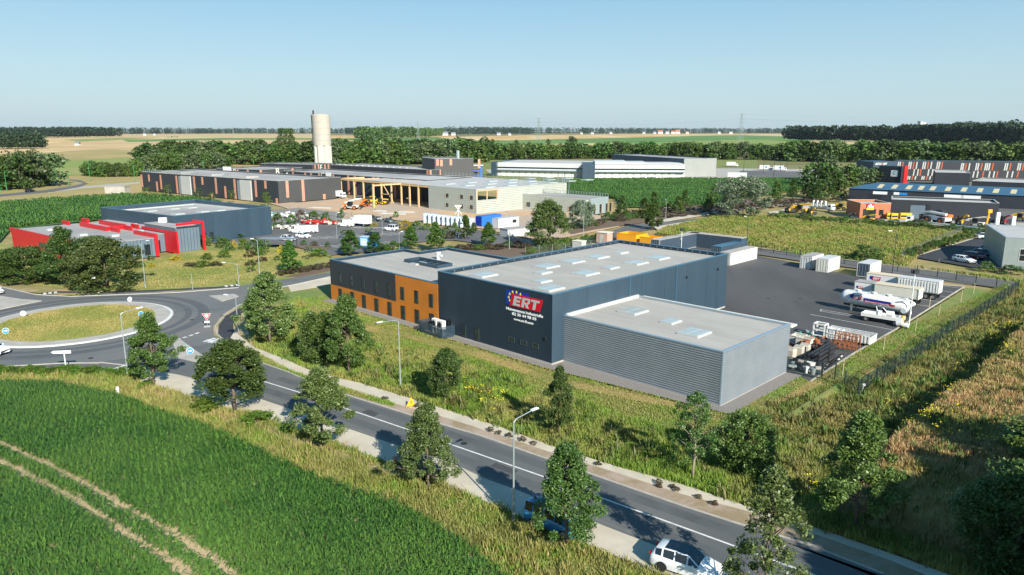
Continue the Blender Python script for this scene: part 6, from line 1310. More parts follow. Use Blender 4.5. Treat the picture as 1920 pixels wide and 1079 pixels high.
trailer(1679, 553, 6.5, 2.45, 3.15, 1.1, 'long ribbed white semi trailer with a dark side window', 'container_rib', (4.7, 5.8), top='white_wall', name='ribbed_trailer')
trailer(1637, 562.5, 6.8, 2.45, 2.8, 1.05, 'long plain white semi trailer with a beige roof behind the tanker', 'cream_paint', (5.1, 6.2), name='box_trailer')
# tanker
TK0, TK1 = P(1579,554,2.15), P(1691,573,2.15); TKA = math.atan2(TK1.y-TK0.y, TK1.x-TK0.x); TKP = Vector((TK0.x+1.25*math.sin(TKA), TK0.y-1.25*math.cos(TKA), 0))
tk = thing('tank_trailer', 'white tank semi trailer with hoops, manholes and a red lettered stripe', 'trailer', TKP, TKA); L = 10.2; R_ = 1.1; zc = 2.15; yc = 1.25
pr_ = [(0,.25),(.12,.7),(.4,1.0),(.8,1.12),(L-.7,1.12),(L-.35,1.02),(L-.1,.7),(L,.3)]
mb = MB(); mb.tube([(x,yc,zc) for x, _ in pr_], [r for _, r in pr_], 28); mb.build('tank', M['white_paint'], tk, smooth=True)
for x in (1.5, 3.7, 5.9, 8.1): MB().tube([(x,yc,zc),(x+.12,yc,zc)], R_+.035, 28).build('hoop', M['lamp_pale'], tk)
for x in (2.6, 5.0, 7.2): m_ = MB().tube([(x,yc,zc+1.05),(x,yc,zc+1.32)], .36, 14).build('manhole', M['white_paint'], tk); MB().tube([(x-.5,yc-.5,zc+.98),(x-.45,yc-.5,zc+1.5),(x+.45,yc-.5,zc+1.5),(x+.5,yc-.5,zc+.98)], .035, 5).build('guard_hoop', M['white_paint'], m_)
MB().box(2.0,8.0,yc+.3,yc+.7,zc+1.06,zc+1.12).build('walkway', M['galv'], tk)
ert_plate(tk, 1.75, zc+.0, 1.9, yc-R_-.03); sb = MB().box(3.95,8.0,yc-R_-.055,yc-R_+.02,zc+.1,zc+.42).build('stripe', M['eu_blue'], tk); MB().box(4.0,8.6,yc-R_-.06,yc-R_+.03,zc-.16,zc+.09).build('stripe', M['sign_red'], tk)
label_text('Maintenance industrielle', .26, sb, M['sign_white'], (4.15,yc-R_-.063,zc-.12), ROTF, width=3.6, bold=.005, depth=.002)
MB().box(.6,L-.4,.7,1.8,.85,1.08).build('chassis', M['dark_steel'], tk); wheelset_y = [(6.9),(8.1),(9.3)]
for x in wheelset_y:
    for y0, y1 in ((0,.32),(2.18,2.5)): w = MB().tube([(x,y0,.5),(x,y1,.5)], .5, 16).build('wheel', M['rubber'], tk); MB().tube([(x,y0-.02,.5),(x,y0,.5)], .28, 12).build('rim', M['rim'], w)
MB().box(1.9,2.1,.3,.5,.05,1.2).box(1.9,2.1,2.0,2.2,.05,1.2).build('support_leg', M['galv'], tk)
for x, r, y, z in ((L-.35,.42,.45,1.6),(L+.15,.3,1.9,2.4)): MB().tube([(x,y-.3,z),(x,y+.5,z)], r, 12).build('pump', M['lamp_pale'], tk)
ps = MB(); ps.tube([(L-1.2,.2,2.9),(L-.2,.2,3.2),(L+.4,.5,2.4),(L+.6,.6,1.2)], .11, 8); ps.build('pipe', M['white_paint'], tk); ps = MB(); ps.tube([(L-1.6,.9,3.2),(L-.3,.8,3.4),(L+.5,1.4,2.8)], .09, 8); ps.build('pipe', M['white_paint'], tk)
MB().tube([(L-.9,-.02,1.3),(L-.4,-.2,.9),(L+.2,-.1,.7),(L+.7,.3,1.1)], .08, 8).build('hose', M['rubber'], tk)
# flatbed with tanks
fb = thing('flatbed_trailer', 'white flatbed trailer loaded with small white tanks and hoses', 'trailer', P(1613,601), AX+.03); L = 7.0; fb.scale = (.8,.85,.78)
MB().box(0,L,0,2.4,.95,1.15).box(0,L,0,.06,1.15,1.6).box(0,L,2.34,2.4,1.15,1.6).box(0,.06,.06,2.34,1.15,1.6).box(L-.06,L,.06,2.34,1.15,1.6).build('bed', M['white_paint'], fb)
MB().box(.2,L-.2,.6,1.8,.6,.94).build('chassis', M['dark_steel'], fb)
for x in (.9, 5.9):
    for y0, y1 in ((.0,.3),(2.1,2.4)): w = MB().tube([(x,y0,.48),(x,y1,.48)], .48, 16).build('wheel', M['rubber'], fb); MB().tube([(x,y0-.02,.48),(x,y0,.48)], .27, 12).build('rim', M['rim'], w)
MB().tube([(-2.6,1.2,.7),(0,1.2,.85)], .09, 6).build('drawbar', M['dark_steel'], fb)
ld = thing('pump_unit', 'white pump with small tanks standing on the flatbed trailer', 'pump', P(1613,601), AX+.03); ld.scale = (.8,.85,.78)
for x, r, z in ((2.9,.5,1.7),(4.7,.62,1.85)): MB().tube([(x,.8,1.16+.0),(x,.8,z+.6)] if x < 4 else [(x-.5,1.0,z),(x+.6,1.0,z)], r, 16).build('tank', M['white_paint'], ld)
MB().tube([(3.2,.7,2.9),(3.6,.5,3.0),(4.1,.7,2.4),(4.6,.6,1.6)], .09, 8).build('pipe', M['white_paint'], ld); MB().tube([(2.6,.6,2.2),(2.4,.5,3.1),(3.1,.5,3.3)], .08, 8).build('pipe', M['white_paint'], ld)
for px, py, l in ((1691,611,'yellow gas cylinder standing at the end of the flatbed trailer'),): t = thing('gas_cylinder', l, 'cylinder', P(px,py)); MB().tube([(0,0,0),(0,0,1.5)], .22, 12).build('bottle', M['yellow'], t); MB().tube([(0,0,1.501),(0,0,1.7)], .07, 8).build('valve', M['dark_steel'], t)
t = thing('concrete_mixer', 'small white mixer with round drums beside the yellow cylinder', 'mixer', P(1681,613), AX); MB().tube([(0,0,.5),(.7,0,.7)], .42, 14).build('drum', M['white_paint'], t); MB().tube([(.9,.2,.35),(1.5,.2,.35)], .35, 14).build('drum', M['lamp_pale'], t); MB().box(-.4,1.5,-.3,.5,0,.12).build('frame', M['dark_steel'], t)
# ---- freight containers, width along the facade and length in depth
def container(px, py, L, label, m='container_rib', top='white_wall', W=2.44, H=2.7, ang=AX, group='containers in the yard', doors='cream_paint', bars=False):
    t = thing('freight_container', label, 'container', P(px,py), ang, group)
    MB().box(.06,W-.06,.06,L-.06,.12,H-.06).build('body', M[m], t); MB().box(.0,W,0,L,H-.059,H).build('roof', M[top], t)
    f = MB()
    for x in (0,W-.12):
        for y in (0,L-.12): f.box(x,x+.12,y,y+.12,0,H-.06)
    for y in (0,L-.12): f.box(.121,W-.121,y,y+.12,0,.12); 
    for x in (0,W-.12): f.box(x,x+.12,.121,L-.121,0,.12)
    f.build('corner_frame', M[top], t)
    if m == 'container_rib': ribs(t, L, W-.058, .2, H-.15, 'y')
    for k in (0,1):
        d = MB().box(.14+k*(W-.28)/2+.02,.14+(k+1)*(W-.28)/2-.02,.0,.055,.14,H-.16).build('door', M[doors], t)
        b = MB(); 
        for q in (.3,.85): b.tube([(.14+k*(W-.28)/2+q,-.03,.2),(.14+k*(W-.28)/2+q,-.03,H-.25)], .022, 5)
        b.build('locking_bar', M['galv' if not bars else 'navy_container'], d)
    return t
container(1498.5, 503.3, 6.06, 'white ribbed container with a dark roof left of the cream one', top='roof_grey', doors='container_rib')
container(1529, 508.8, 6.06, 'cream office container with a plain door and white roof', 'cream_paint', doors='cream_paint')
container(1605.5, 518.2, 6.06, 'white container with blue barred doors nearest the row of trailers', 'white_paint', doors='navy_container')
container(1349, 496, 12.1, 'long white container behind the far corner of the hall', 'white_paint', doors='container_rib', top='concrete')
container(1333, 482.5, 12.1, 'navy container lying left of the long white one', 'navy_container', top='navy_trim', doors='navy_container', H=2.6)
container(1219, 476, 18, 'navy container shelter wall with a pale roof behind the hall', 'navy_container', top='concrete', doors='navy_container', H=3.4)
t = thing('container_shelter', 'row of dark navy containers closing the storage corner behind the hall', 'container', P(1284,461), AX); MB().box(0,15,0,2.4,0,3.3).build('body', M['navy_container'], t); MB().box(-.05,15.05,-.05,2.45,3.301,3.4).build('roof', M['concrete'], t)
def skip(px, py, L, W, H, m, label, ang=AX, base=.0, inner='dark_steel', name='open_skip', group=None):
    t = thing(name, label, 'skip', P(px,py), ang, group); mb = MB(); w = .08
    mb.box(0,L,0,w,base,H); mb.box(0,L,W-w,W,base,H); mb.box(0,w,w,W-w,base,H); mb.box(L-w,L,w,W-w,base,H); mb.build('sides', M[m], t); MB().box(w,L-w,w,W-w,base,base+.12).build('floor', M[inner], t)
    r = MB(); r.box(-.05,L+.05,-.05,w+.02,H+.002,H+.08); r.box(-.05,L+.05,W-w-.02,W+.05,H+.002,H+.08); r.build('rim', M[m], t)
    if m == 'container_rib': ribs(t, L, -.09, base+.1, H)
    if base > .2: MB().box(.5,.8,.2,W-.2,0,base).box(L-.8,L-.5,.2,W-.2,0,base).build('skid', M['dark_steel'], t)
    return t
skip(1545, 635, 6.0, 2.4, 1.35, 'container_rib', 'long open white ribbed skip at the edge of the yard', base=.35)
skip(1156, 453, 6, 5, 2.2, 'yellow_orange', 'left orange walled bin behind the hall', ang=AX, group='orange bins'); skip(1199, 459, 4, 4, 2.0, 'yellow_orange', 'right orange walled bin behind the hall', ang=AX, group='orange bins')
# ---- scrap corner by the annex
def frame_cage(px, py, L, W, H, m, label, n=3, name='scrap_rack', cat='rack', th=.09, diag=True):
    t = thing(name, label, cat, P(px,py), AX); mb = MB()
    for i in range(n+1):
        x = L*i/n
        for y in (0,W): mb.box(x-th/2,x+th/2,y-th/2,y+th/2,0,H)
        mb.box(x-th/2,x+th/2,0,W,H,H+th)
    mb.build('posts', M[m], t); mb = MB()
    for z in (.2,H*.55,H): mb.box(0,L,-th/2-.04,th/2-.04,z,z+th); mb.box(0,L,W-th/2,W+th/2,z,z+th)
    if diag: mb.tube([(0,0,.2),(L/n,0,H)], th*.45, 4); mb.tube([(L,0,.2),(L-L/n,0,H)], th*.45, 4)
    mb.build('rails', M[m], t); return t
frame_cage(1564, 651, 2.8, 1.3, 1.85, 'rust', 'rusty orange steel frame with curved loops beside the skip', 4)
t = thing('steel_loops', 'bent rusty steel hoops hanging in the orange frame', 'scrap', P(1570,655), AX)
for i in range(4): MB().tube([(i*.6+.3*math.cos(a), -.35, .8+.45*math.sin(a)) for a in np.linspace(0,5.6,14)], .055, 6).build('hoop', M['rust'], t)
frame_cage(1524, 631, 1.5, 1.2, 1.8, 'white_paint', 'tall white steel frame standing in the scrap corner', 1, diag=False, th=.15)
frame_cage(1549, 636, 2.0, .9, 1.5, 'lamp_pale', 'pale steel stairs and railing leaning near the skip', 3)
for px, py, L, W, l in ((1479,646,1.6,1.8,'white wooden crate nearest the annex wall'),(1491,650,1.9,1.3,'open plywood sided crate right of the white one')): skip(px, py, L, W, 1.25, 'crate_white', l, inner='crate_ply', name='open_crate')
for i, (px, py, l) in enumerate(((1481,672,'frayed grey big bag of rubble in the scrap corner'),(1497,668,'middle grey big bag with a torn top'),(1508,664,'right grey big bag beside the rusty scrap'))):
    t = thing('big_bag', l, 'bag', P(px,py), AX+.1*i, 'big bags'); t.scale = (.72,.8,.75); MB().box(-.9,.9,-.7,.7,0,1.7).build('bag', M['big_bag'], t, bevel=.18); MB().box(-.7,.7,-.5,.5,1.701,1.85).build('rubble', M['concrete'], t)
def pile(name, px, py, m, n, sx, sy, sz, s, label, cat='scrap', parts='piece', ang=AX):
    t = thing(name, label, cat, P(px,py), ang); R = random.Random(int(px*7+py))
    for i in range(n):
        mb = MB(); c = (R.uniform(-sx,sx), R.uniform(-sy,sy)); z = R.uniform(0, sz)*(1-abs(c[0]/sx)*.6); mb.obox(c, R.uniform(0,3.1), s*R.uniform(.6,1.6), s*R.uniform(.2,.7), z, z+s*R.uniform(.15,.6)); mb.build(parts, M[m if isinstance(m, str) else m[i % len(m)]], t)
    return t
pile('scrap_heap', 1517, 655, ('rust','dark_steel','rust','dark_steel'), 60, 2.2, 1.6, 1.2, .6, 'rusty heap of scrap metal behind the big bags'); pile('scrap_heap', 1535, 648, ('rust','dark_steel','rust'), 50, 2.0, 1.4, 1.1, .55, 'low rusty heap of scrap left of the orange frame')
pile('scrap_heap', 1512, 636, ('teal','dark_steel','galv','green_dark'), 34, 1.7, 1.2, 1.1, .5, 'greenish heap of machine parts behind the plywood crate')
pr2 = thing('pipe_rack', 'dark steel rack holding long black pipes at the fence end of the yard', 'rack', P(1535,692), rdir((1535,692),(1575,666)))
for k in range(3):
    for r in range(3): MB().tube([(0,.3+k*.5,.35+r*.55),(6.2+.5*k,.3+k*.5,.35+r*.55)], .17, 10).build('pipe', M['dark_steel'], pr2)
MB().box(-.1,.05,0,.12,0,2.4).box(-.1,.05,1.7,1.82,0,2.4).box(3.4,3.55,0,.12,0,1.9).box(3.4,3.55,1.7,1.82,0,1.9).build('posts', M['dark_steel'], pr2)
for i in range(5): t = thing('timber_sleeper', 'long pale beam lying in the row beside the pipe rack', 'beam', P(1541+i*3, 697-i*3.2), rdir((1540,700),(1580,673)), 'beams beside the pipe rack'); MB().box(0,5.5,-.09,.09,.0,.16).build('beam', M['crate_white' if i % 2 else 'dark_steel'], t, bevel=.01)
for px, py, r, m, l in ((1520,690,.5,'white_paint','white round tub among the dark scrap'),(1511,699,.35,'white_paint','small white tub low in the dark scrap'),(1524,702,.3,'galv','grey drum beside the dark scrap')): t = thing('round_tub', l, 'tub', P(px,py)); MB().tube([(0,0,0),(0,0,.7)], [r*.8,r], 16).build('tub', M[m], t); MB().tube([(0,0,.701),(0,0,.74)], r*1.06, 16).build('lid', M[m], t)
pile('scrap_heap', 1507, 692, ('dark_steel','rubber','galv','concrete'), 34, 2.0, 1.2, .5, .7, 'low dark heap of fittings inside the gate')
# ---- fences
def fence(pts, h, gap, label, m='fence_green', world=False, wires=True, name='wire_fence', vgap=.3, bar=.012):
    q = pts if world else [P(*p) for p in pts]; t = thing(name, label, 'fence', q[0]); o = q[0]; mw = MB(); cnt = 0
    for a, b in zip(q[:-1], q[1:]):
        d = b-a; n = max(1, int(d.length/gap)); ang = math.atan2(d.y, d.x)
        for i in range(n+1 if b is q[-1] else n):
            p = a+d*(i/n)-o; z = mound_h(p.x+o.x, p.y+o.y)*0
            MB().obox((p.x,p.y), ang, .11, .11, -.05, h+.05).build('post', M[m], t); cnt += 1
        if wires:
            c = (a+b)/2-o
            for k in range(9): mw.obox((c.x,c.y), ang, d.length, bar*1.3, .08+k*(h-.12)/8, .08+k*(h-.12)/8+bar*1.3)
            for i in range(int(d.length/vgap)): p = a+d*((i+.5)/int(d.length/vgap))-o; mw.obox((p.x,p.y), ang, bar, bar, .05, h)
    if wires: mw.build('wire_mesh', M[m], t)
    return t
fence([(1908,546),(1827,600),(1773,634),(1713,679),(1657,714),(1608,746)], 2.0, 2.5, 'dark green mesh fence running down the slope to the right of the yard', bar=.02)
fence([(1608,746),(1583,727),(1565,712),(1540,706)], 1.9, 2.4, 'short dark mesh fence turning across the ditch towards the yard')
fence([(1427,471),(1500,483),(1613,500),(1757,520),(1908,546)], 1.8, 3, 'dark green mesh fence between the yard and the service road', vgap=.5)
fence([(1150,450),(1230,452),(1300,458),(1427,471)], 1.8, 3, 'dark green mesh fence behind the orange bins and navy containers', vgap=.5)
fence([(1690,484),(1745,461),(1801,438)], 1.8, 3, 'grey mesh fence along the hedge of the staff car park', 'fence_grey', vgap=.5)
fence([(1690,490),(1760,496),(1830,504)], 1.2, 4, 'low post fence below the staff car park', 'fence_grey', wires=False)
fence([(498,393),(560,398),(640,408),(720,414)], 2.0, 4, 'grey mesh fence around the material store', 'fence_grey', vgap=.6)
fence([(985,478),(1060,470),(1130,462)], 1.8, 3, 'thin mesh fence behind the hall roof', 'fence_grey', vgap=.5)
gt = thing('yard_gate', 'dark green double gate between the annex corner and the scrap yard', 'gate', P(1475,699), rdir((1475,699),(1500,704)))
for k in (0,1):
    g = MB(); x0 = k*2.05; g.box(x0,x0+.08,0,.08,0,2.0); g.box(x0+1.9,x0+1.98,0,.08,0,2.0); g.box(x0+.08,x0+1.9,.01,.07,.1,.18); g.box(x0+.08,x0+1.9,.01,.07,1.9,1.98)
    for i in range(14): g.box(x0+.18+i*.13,x0+.2+i*.13,.03,.05,.18,1.9)
    g.build('gate_leaf', M['fence_green'], gt)
rlm = thing('substation_kiosk', 'small pink rendered kiosk with a pale roof at the entrance junction', 'kiosk', P(1118,455), AX+.1); MB().box(0,3.2,0,2.6,0,2.6).build('wall', M['pink_stone'], rlm); MB().box(-.15,3.35,-.15,2.75,2.601,2.75).build('roof', M['cream_paint'], rlm); MB().box(1,2,-.05,-.003,.05,2.1).build('door', M['grey_white'], rlm)
rlm = thing('meter_cabinet', 'pale grey cabinet beside the pink kiosk behind the hall', 'cabinet', P(1073,470), AX+.1); MB().box(0,2.6,0,2,0,2.3).build('wall', M['grey_white'], rlm); MB().box(-.1,2.7,-.1,2.1,2.301,2.42).build('roof', M['cream_paint'], rlm)
sg_ = thing('sliding_gate', 'dark sliding entrance gate between the cabinet and the pink kiosk', 'gate', P(1085,466), rdir((1085,466),(1112,459))); g = MB()
for i in range(22): g.box(i*.3,i*.3+.05,0,.05,.1,1.8)
g.box(0,6.5,-.01,.06,.05,.15); g.box(0,6.5,-.01,.06,1.75,1.85); g.build('bars', M['fence_green'], sg_)
# ---- street lamps, poles, signs
def lamp(bx, by, ty, ang, label, arm=1.6, m='galv', group='street lamps', head=True, r=.075, rise=.35, name='street_lamp', z=0):
    b = P(bx, by); h = hgt(bx, by, ty); t = thing(name, label, 'street lamp', b, ang, group); t.location.z = z
    MB().tube([(0,0,0),(0,0,h*.25),(0,0,h)], [r*1.25,r,r*.7], 8).build('pole', M[m], t); MB().tube([(0,0,.0),(0,0,.25)], r*1.8, 8).build('base', M[m], t)
    if arm:
        MB().tube([(0,0,h-.02),(.25,0,h+rise*.5),(arm,0,h+rise)], [r*.7,r*.55,r*.45], 6).build('arm', M[m], t)
        if head: MB().add([(arm-.1,-.1,h+rise-.02),(arm+.62,-.14,h+rise+.0),(arm+.62,.14,h+rise+.0),(arm-.1,.1,h+rise-.02),(arm-.1,-.07,h+rise+.1),(arm+.55,-.1,h+rise+.1),(arm+.55,.1,h+rise+.1),(arm-.1,.07,h+rise+.1)], [(0,3,2,1),(4,5,6,7),(0,1,5,4),(1,2,6,5),(2,3,7,6),(3,0,4,7)]).build('lamp_head', M['lamp_pale'], t)
    return t
UYA = AX+math.pi/2
lamp(963,982,792,UYA,'tall grey street lamp standing on the verge in front of the road',1.9); lamp(751,725,603,UYA+math.pi,'street lamp on the bank left of the hall with its arm over the footpath',2.2)
lamp(239.5,707,590,UYA+.1,'street lamp on the verge beside the roundabout',1.9); lamp(447,623,560,UYA+1.9,'street lamp beside the black cycle path',1.6)
lamp(273,540,458,UYA+.6,'street lamp on the lawn right of the dense trees',1.6); lamp(448,537,497,UYA+2.2,'street lamp at the mouth of the service road',2.4); lamp(487,517,452,UYA+2.2,'thin lamp pole beside the lone conical tree',.8)
lamp(955,467,399,UYA+1.6,'street lamp before the white cabin behind the office',1.6); lamp(1094,442,380,UYA,'street lamp at the junction right of the big tree',1.0); lamp(1228,428,399,UYA+1,'short lamp near the bend by the pale small tree',.7); lamp(1248,412,377,UYA+1,'lamp pole between the dark conical trees on the service road',.6)
lamp(1400,458,409,UYA+2,'slender dark pole at the left side of the rough meadow',.5,'fence_green'); lamp(1673,512,437,UYA+2.2,'slender dark lamp at the right side of the rough meadow',1.0,'fence_green')
lamp(361,543,512,UYA,'short thin post at the lawn edge above the roundabout',0,r=.05); lamp(632,447,402,UYA,'thin lamp between the white vans in the car park',.6,r=.05); lamp(717,438,404,UYA,'thin lamp left of the white estate car',.6,r=.05); lamp(749,467,438,UYA,'thin lamp behind the office roof corner',.6,r=.05)
GR = 'bright green motorway lamp posts'
for i, (x, b, t_) in enumerate(((13,358,322),(118,334,316),(129,348,325),(169,340,309),(253,341,311),(382,326,302),(476,314,297),(1,362,349))): lamp(x,b,t_,rad(20),('tall nearest','thin','short front','lone tall','right hand','belt side','farthest','edge')[i]+' bright green lamp post by the distant slip road',1.4,'green_pole',GR,r=.13,head=False)
GR = 'masts behind the depot apron'
for i, (x, b, t_) in enumerate(((1377,312,287),(1394,322,297),(1431,324,289),(1450,336,291),(1463,322,300),(1475,318,286))): lamp(x,b,t_,0,('first','second','third','fourth','fifth','sixth')[i]+' thin mast from the left behind the depot apron',.8,'fence_green',GR,r=.14,head=False)
def flood(bx, by, ty, label, n=4):
    b = P(bx,by); h = hgt(bx,by,ty); t = thing('floodlight_mast', label, 'floodlight', b, AX, 'floodlight masts'); MB().tube([(0,0,0),(0,0,h)], [.09,.06], 8).build('pole', M['lamp_pale'], t)
    for k in range(n): a = k*math.pi/2+.6; MB().obox((.38*math.cos(a),.38*math.sin(a)), a, .25, .5, h-.35, h+.1).build('floodlight', M['dark_steel'], t)
    MB().box(-.4,.4,-.03,.03,h+.0,h+.06).build('crossbar', M['dark_steel'], t); MB().box(-.12,.12,-.22,-.09,h*.5,h*.5+.5).build('control_box', M['white_paint'], t)
flood(1704,612,508,'pale floodlight mast with dark lamps between the parked trailers'); flood(1277,470,430,'pale floodlight mast with dark lamps behind the hall roof')
wm = thing('wind_mast', 'white pole with a small folded wind rotor beside the stacked pallets', 'mast', P(860,446)); hh = hgt(860,446,385); MB().tube([(0,0,0),(0,0,hh)], [.14,.1], 8).build('pole', M['white_paint'], wm)
MB().box(-.9,.9,-.1,.1,hh-.3,hh).box(-.1,.1,-.9,.9,hh-2.6,hh-2.3).tube([(-.9,0,hh),(.9,0,hh-2.4)], .09, 5).tube([(.9,0,hh),(-.9,0,hh-2.4)], .09, 5).build('rotor', M['white_paint'], wm)
def road_sign(bx, by, ty, ang, kind, label, group=None):
    b = P(bx,by); h = hgt(bx,by,ty); t = thing('road_sign', label, 'sign', b, ang, group); r = .42; zc = h-r; n = 24
    MB().tube([(0,0,0),(0,0,h-.02)], .035, 8).build('pole', M['galv'], t)
    def disc(mb, rr, y0, y1, z=zc): mb.tube([(0,y0,z),(0,y1,z)], rr, n)
    if kind in ('blue','back'):
        mb = MB(); disc(mb, r, -.05, -.07); pl_ = mb.build('plate', M['lamp_pale' if kind == 'back' else 'sign_white'], t)
        if kind == 'blue':
            mb = MB(); disc(mb, r*.9, -.071, -.078); mb.build('blue_face', M['sign_blue'], pl_)
            MB().add([(x,y,zc+z) for y in (-.088,-.079) for x, z in ((-.24,-.05),(.04,-.05),(.04,-.17),(.27,0),(.04,.17),(.04,.05),(-.24,.05))], [tuple(range(7)), tuple(range(13,6,-1))]+[(i,7+i,7+(i+1)%7,(i+1)%7) for i in range(7)]).build('arrow', M['sign_white'], pl_)
        else: MB().box(-.3,.3,-.05+.001,-.03,zc-.1,zc-.04).box(-.3,.3,-.049,-.03,zc+.05,zc+.11).build('bracket', M['galv'], pl_)
    if kind == 'yield':
        tri = lambda s: [(-s,.5*s*1.1),(s,.5*s*1.1),(0,-1.15*s)]
        for nm, s, y, m in (('plate',.62,-.06,'sign_white'),('red_border',.56,-.066,'sign_red'),('white_face',.33,-.072,'sign_white')):
            p3 = tri(s); o = MB().add([(x,y,zc+z) for x, z in p3]+[(x,y+.005,zc+z) for x, z in p3], [(0,2,1),(3,4,5),(0,1,4,3),(1,2,5,4),(2,0,3,5)]).build(nm, M[m], t)
        MB().box(-.35,.35,-.06,-.04,zc-1.05,zc-.8).build('plate', M['sign_white'], t); MB().box(-.45,.45,-.3,.3,0,.1).build('base', M['kerb'], t)
    return t
FC = 0.25
road_sign(389,613,587,FC,'yield','inverted red and white triangle give way sign at the roundabout exit'); road_sign(266,599,584,.15,'blue','round blue arrow sign on the right of the roundabout island','roundabout arrow signs'); road_sign(12,630,615,.5,'blue','round blue arrow sign on the left of the roundabout island','roundabout arrow signs')
road_sign(45,598,583,.35,'back','grey back of a round sign at the rear left of the roundabout island'); road_sign(243.5,568,557,1.1,'back','grey back of a round sign at the rear right of the roundabout island'); road_sign(357,664,652,.3,'blue','small blue arrow sign on the splitter island')
def dirsign(bx, by, ty, w, label, ang):
    b = P(bx,by); h = hgt(bx,by,ty); t = thing('direction_sign', label, 'sign', b, ang); MB().tube([(0,0,0),(0,0,h)], .07, 8).build('pole', M['lamp_pale'], t)
    MB().add([(x,y,h+z) for y in (-.09,-.075) for x, z in ((-w*.7,0),(-w*.55,.17),(w*.4,.17),(w*.4,-.2),(-w*.55,-.17))], [tuple(range(4,-1,-1)), (5,6,7,8,9)]+[(i,(i+1)%5,5+(i+1)%5,5+i) for i in range(5)]).build('panel', M['sign_white'], t)
dirsign(124.5,696,660,2.0,'white arrow shaped direction sign seen from behind beside the roundabout',.15); dirsign(168.5,542,521,3.0,'pale direction sign in front of the dense trees',.1); 
t = thing('warning_sign', 'orange triangular roadworks warning sign standing between road and footpath', 'sign', P(771,763), .3); p3 = [(-.55,.08),(.55,.08),(0,1.05)]
MB().add([(x,y,z) for y in (-.03,0) for x, z in p3], [(0,1,2),(5,4,3),(0,3,4,1),(1,4,5,2),(2,5,3,0)]).build('plate', M['yellow_orange'], t); p4 = [(x*.6,.3+(z-.08)*.55) for x, z in p3]; MB().add([(x,y,z) for y in (-.036,-.031) for x, z in p4], [(0,1,2),(5,4,3),(0,3,4,1),(1,4,5,2),(2,5,3,0)]).build('symbol', M['yellow'], t); MB().box(-.05,.05,-.045,-.037,.32,.7).build('symbol', M['dark_frame'], t); MB().box(-.45,.45,.001,.5,.0,.1).build('base', M['rubber'], t)
t = thing('marker_post', 'short white marker post at the edge of the maize', 'post', P(222,743)); MB().box(-.14,.14,-.08,.08,0,1.05).build('post', M['sign_white'], t, bevel=.03); MB().box(-.15,.15,-.09,.09,.7,.8).build('band', M['cream_paint'], t)
GR = 'wooden stakes on the green slope beside the yard'
for i, (bx, by, ty) in enumerate(((1579,706,676),(1656,658,627),(1716,622,597),(1760,592,570),(1801,567,544),(1825,551,531),(1742,578,556))): b = P(bx,by); h = hgt(bx,by,ty); t = thing('wooden_stake', ('nearest','second','third','fourth','fifth','farthest','trailer side')[i]+' pale wooden stake on the green slope beside the yard', 'stake', b, .3, GR); MB().tube([(0,0,0),(.08,0,h)], .05, 6).build('stake', M['wood_stake'], t); MB().box(-.02,.12,-.06,-.04,h-.3,h-.22).build('tie', M['dark_frame'], t)
t = thing('tall_white_pillar', 'left white roadside pillar in front of the rental yard', 'pillar', P(1868,428), 0, 'white pillars'); MB().box(-.5,.5,-.3,.3,0,4.6).build('pillar', M['white_paint'], t); MB().box(-.55,.55,-.35,.35,0,.15).build('base', M['concrete'], t)
t = thing('tall_white_pillar', 'right white roadside pillar in front of the rental yard', 'pillar', P(1897,436), 0, 'white pillars'); MB().box(-.5,.5,-.3,.3,0,4.6).build('pillar', M['white_paint'], t); MB().box(-.55,.55,-.35,.35,0,.15).build('base', M['concrete'], t)
# ---- machines
def telehandler(bx, by, ang, label, body='white_paint', wheel='orange', s=1.0, cat='machine', boomup=.25, group=None):
    t = thing('telehandler', label, cat, P(bx,by), ang, group); t.scale = (s,s,s)
    MB().box(-2.2,2.1,-.75,.75,.6,1.25).build('chassis', M[body], t, bevel=.05); c = MB().box(-.6,.8,-1.1,-.15,1.0,2.35).build('cab', M['dark_frame'], t, bevel=.08); MB().box(-.5,.7,-1.125,-1.102,1.45,2.2).build('cab_window', M['carglass'], c)
    MB().tube([(-2.0,.35,1.75),(1.5,.35,1.75+boomup*3.5),(3.2,.35,1.55+boomup*4.5)], [.28,.24,.2], 6).build('boom', M[body], t); MB().box(3.1,3.3,-.6,1.0,.4,1.4).build('fork_carriage', M['dark_steel'], t)
    MB().box(-2.3,-1.0,-.9,.2,1.26,1.75).build('engine_cover', M[wheel if wheel != 'rim' else body], t, bevel=.05)
    for x in (-1.4,1.4):
        for sy in (1,-1): w = MB().tube([(x,sy*.7,.6),(x,sy*1.12,.6)], .6, 16).build('wheel', M['rubber'], t); MB().tube([(x,sy*1.12,.6),(x,sy*1.14,.6)], .32, 12).build('rim', M[wheel], w)
    return t
telehandler(658,393,AX+.6,'white and orange telehandler beside the timber posts',boomup=.35,s=1.25); telehandler(683,388,AX+2,'orange digger working between the timber posts','orange','orange',.9,boomup=.25); telehandler(692,381,AX,'yellow dumper behind the digger','yellow','yellow',1.1,boomup=.2); telehandler(714,384,AX+.4,'yellow dumper right of the white timber post','yellow','yellow',1.0,boomup=.1)
telehandler(1758,419,rdir((1775,421),(1740,416)),'large white telehandler with orange wheels on the low loader',s=1.7,boomup=.05)
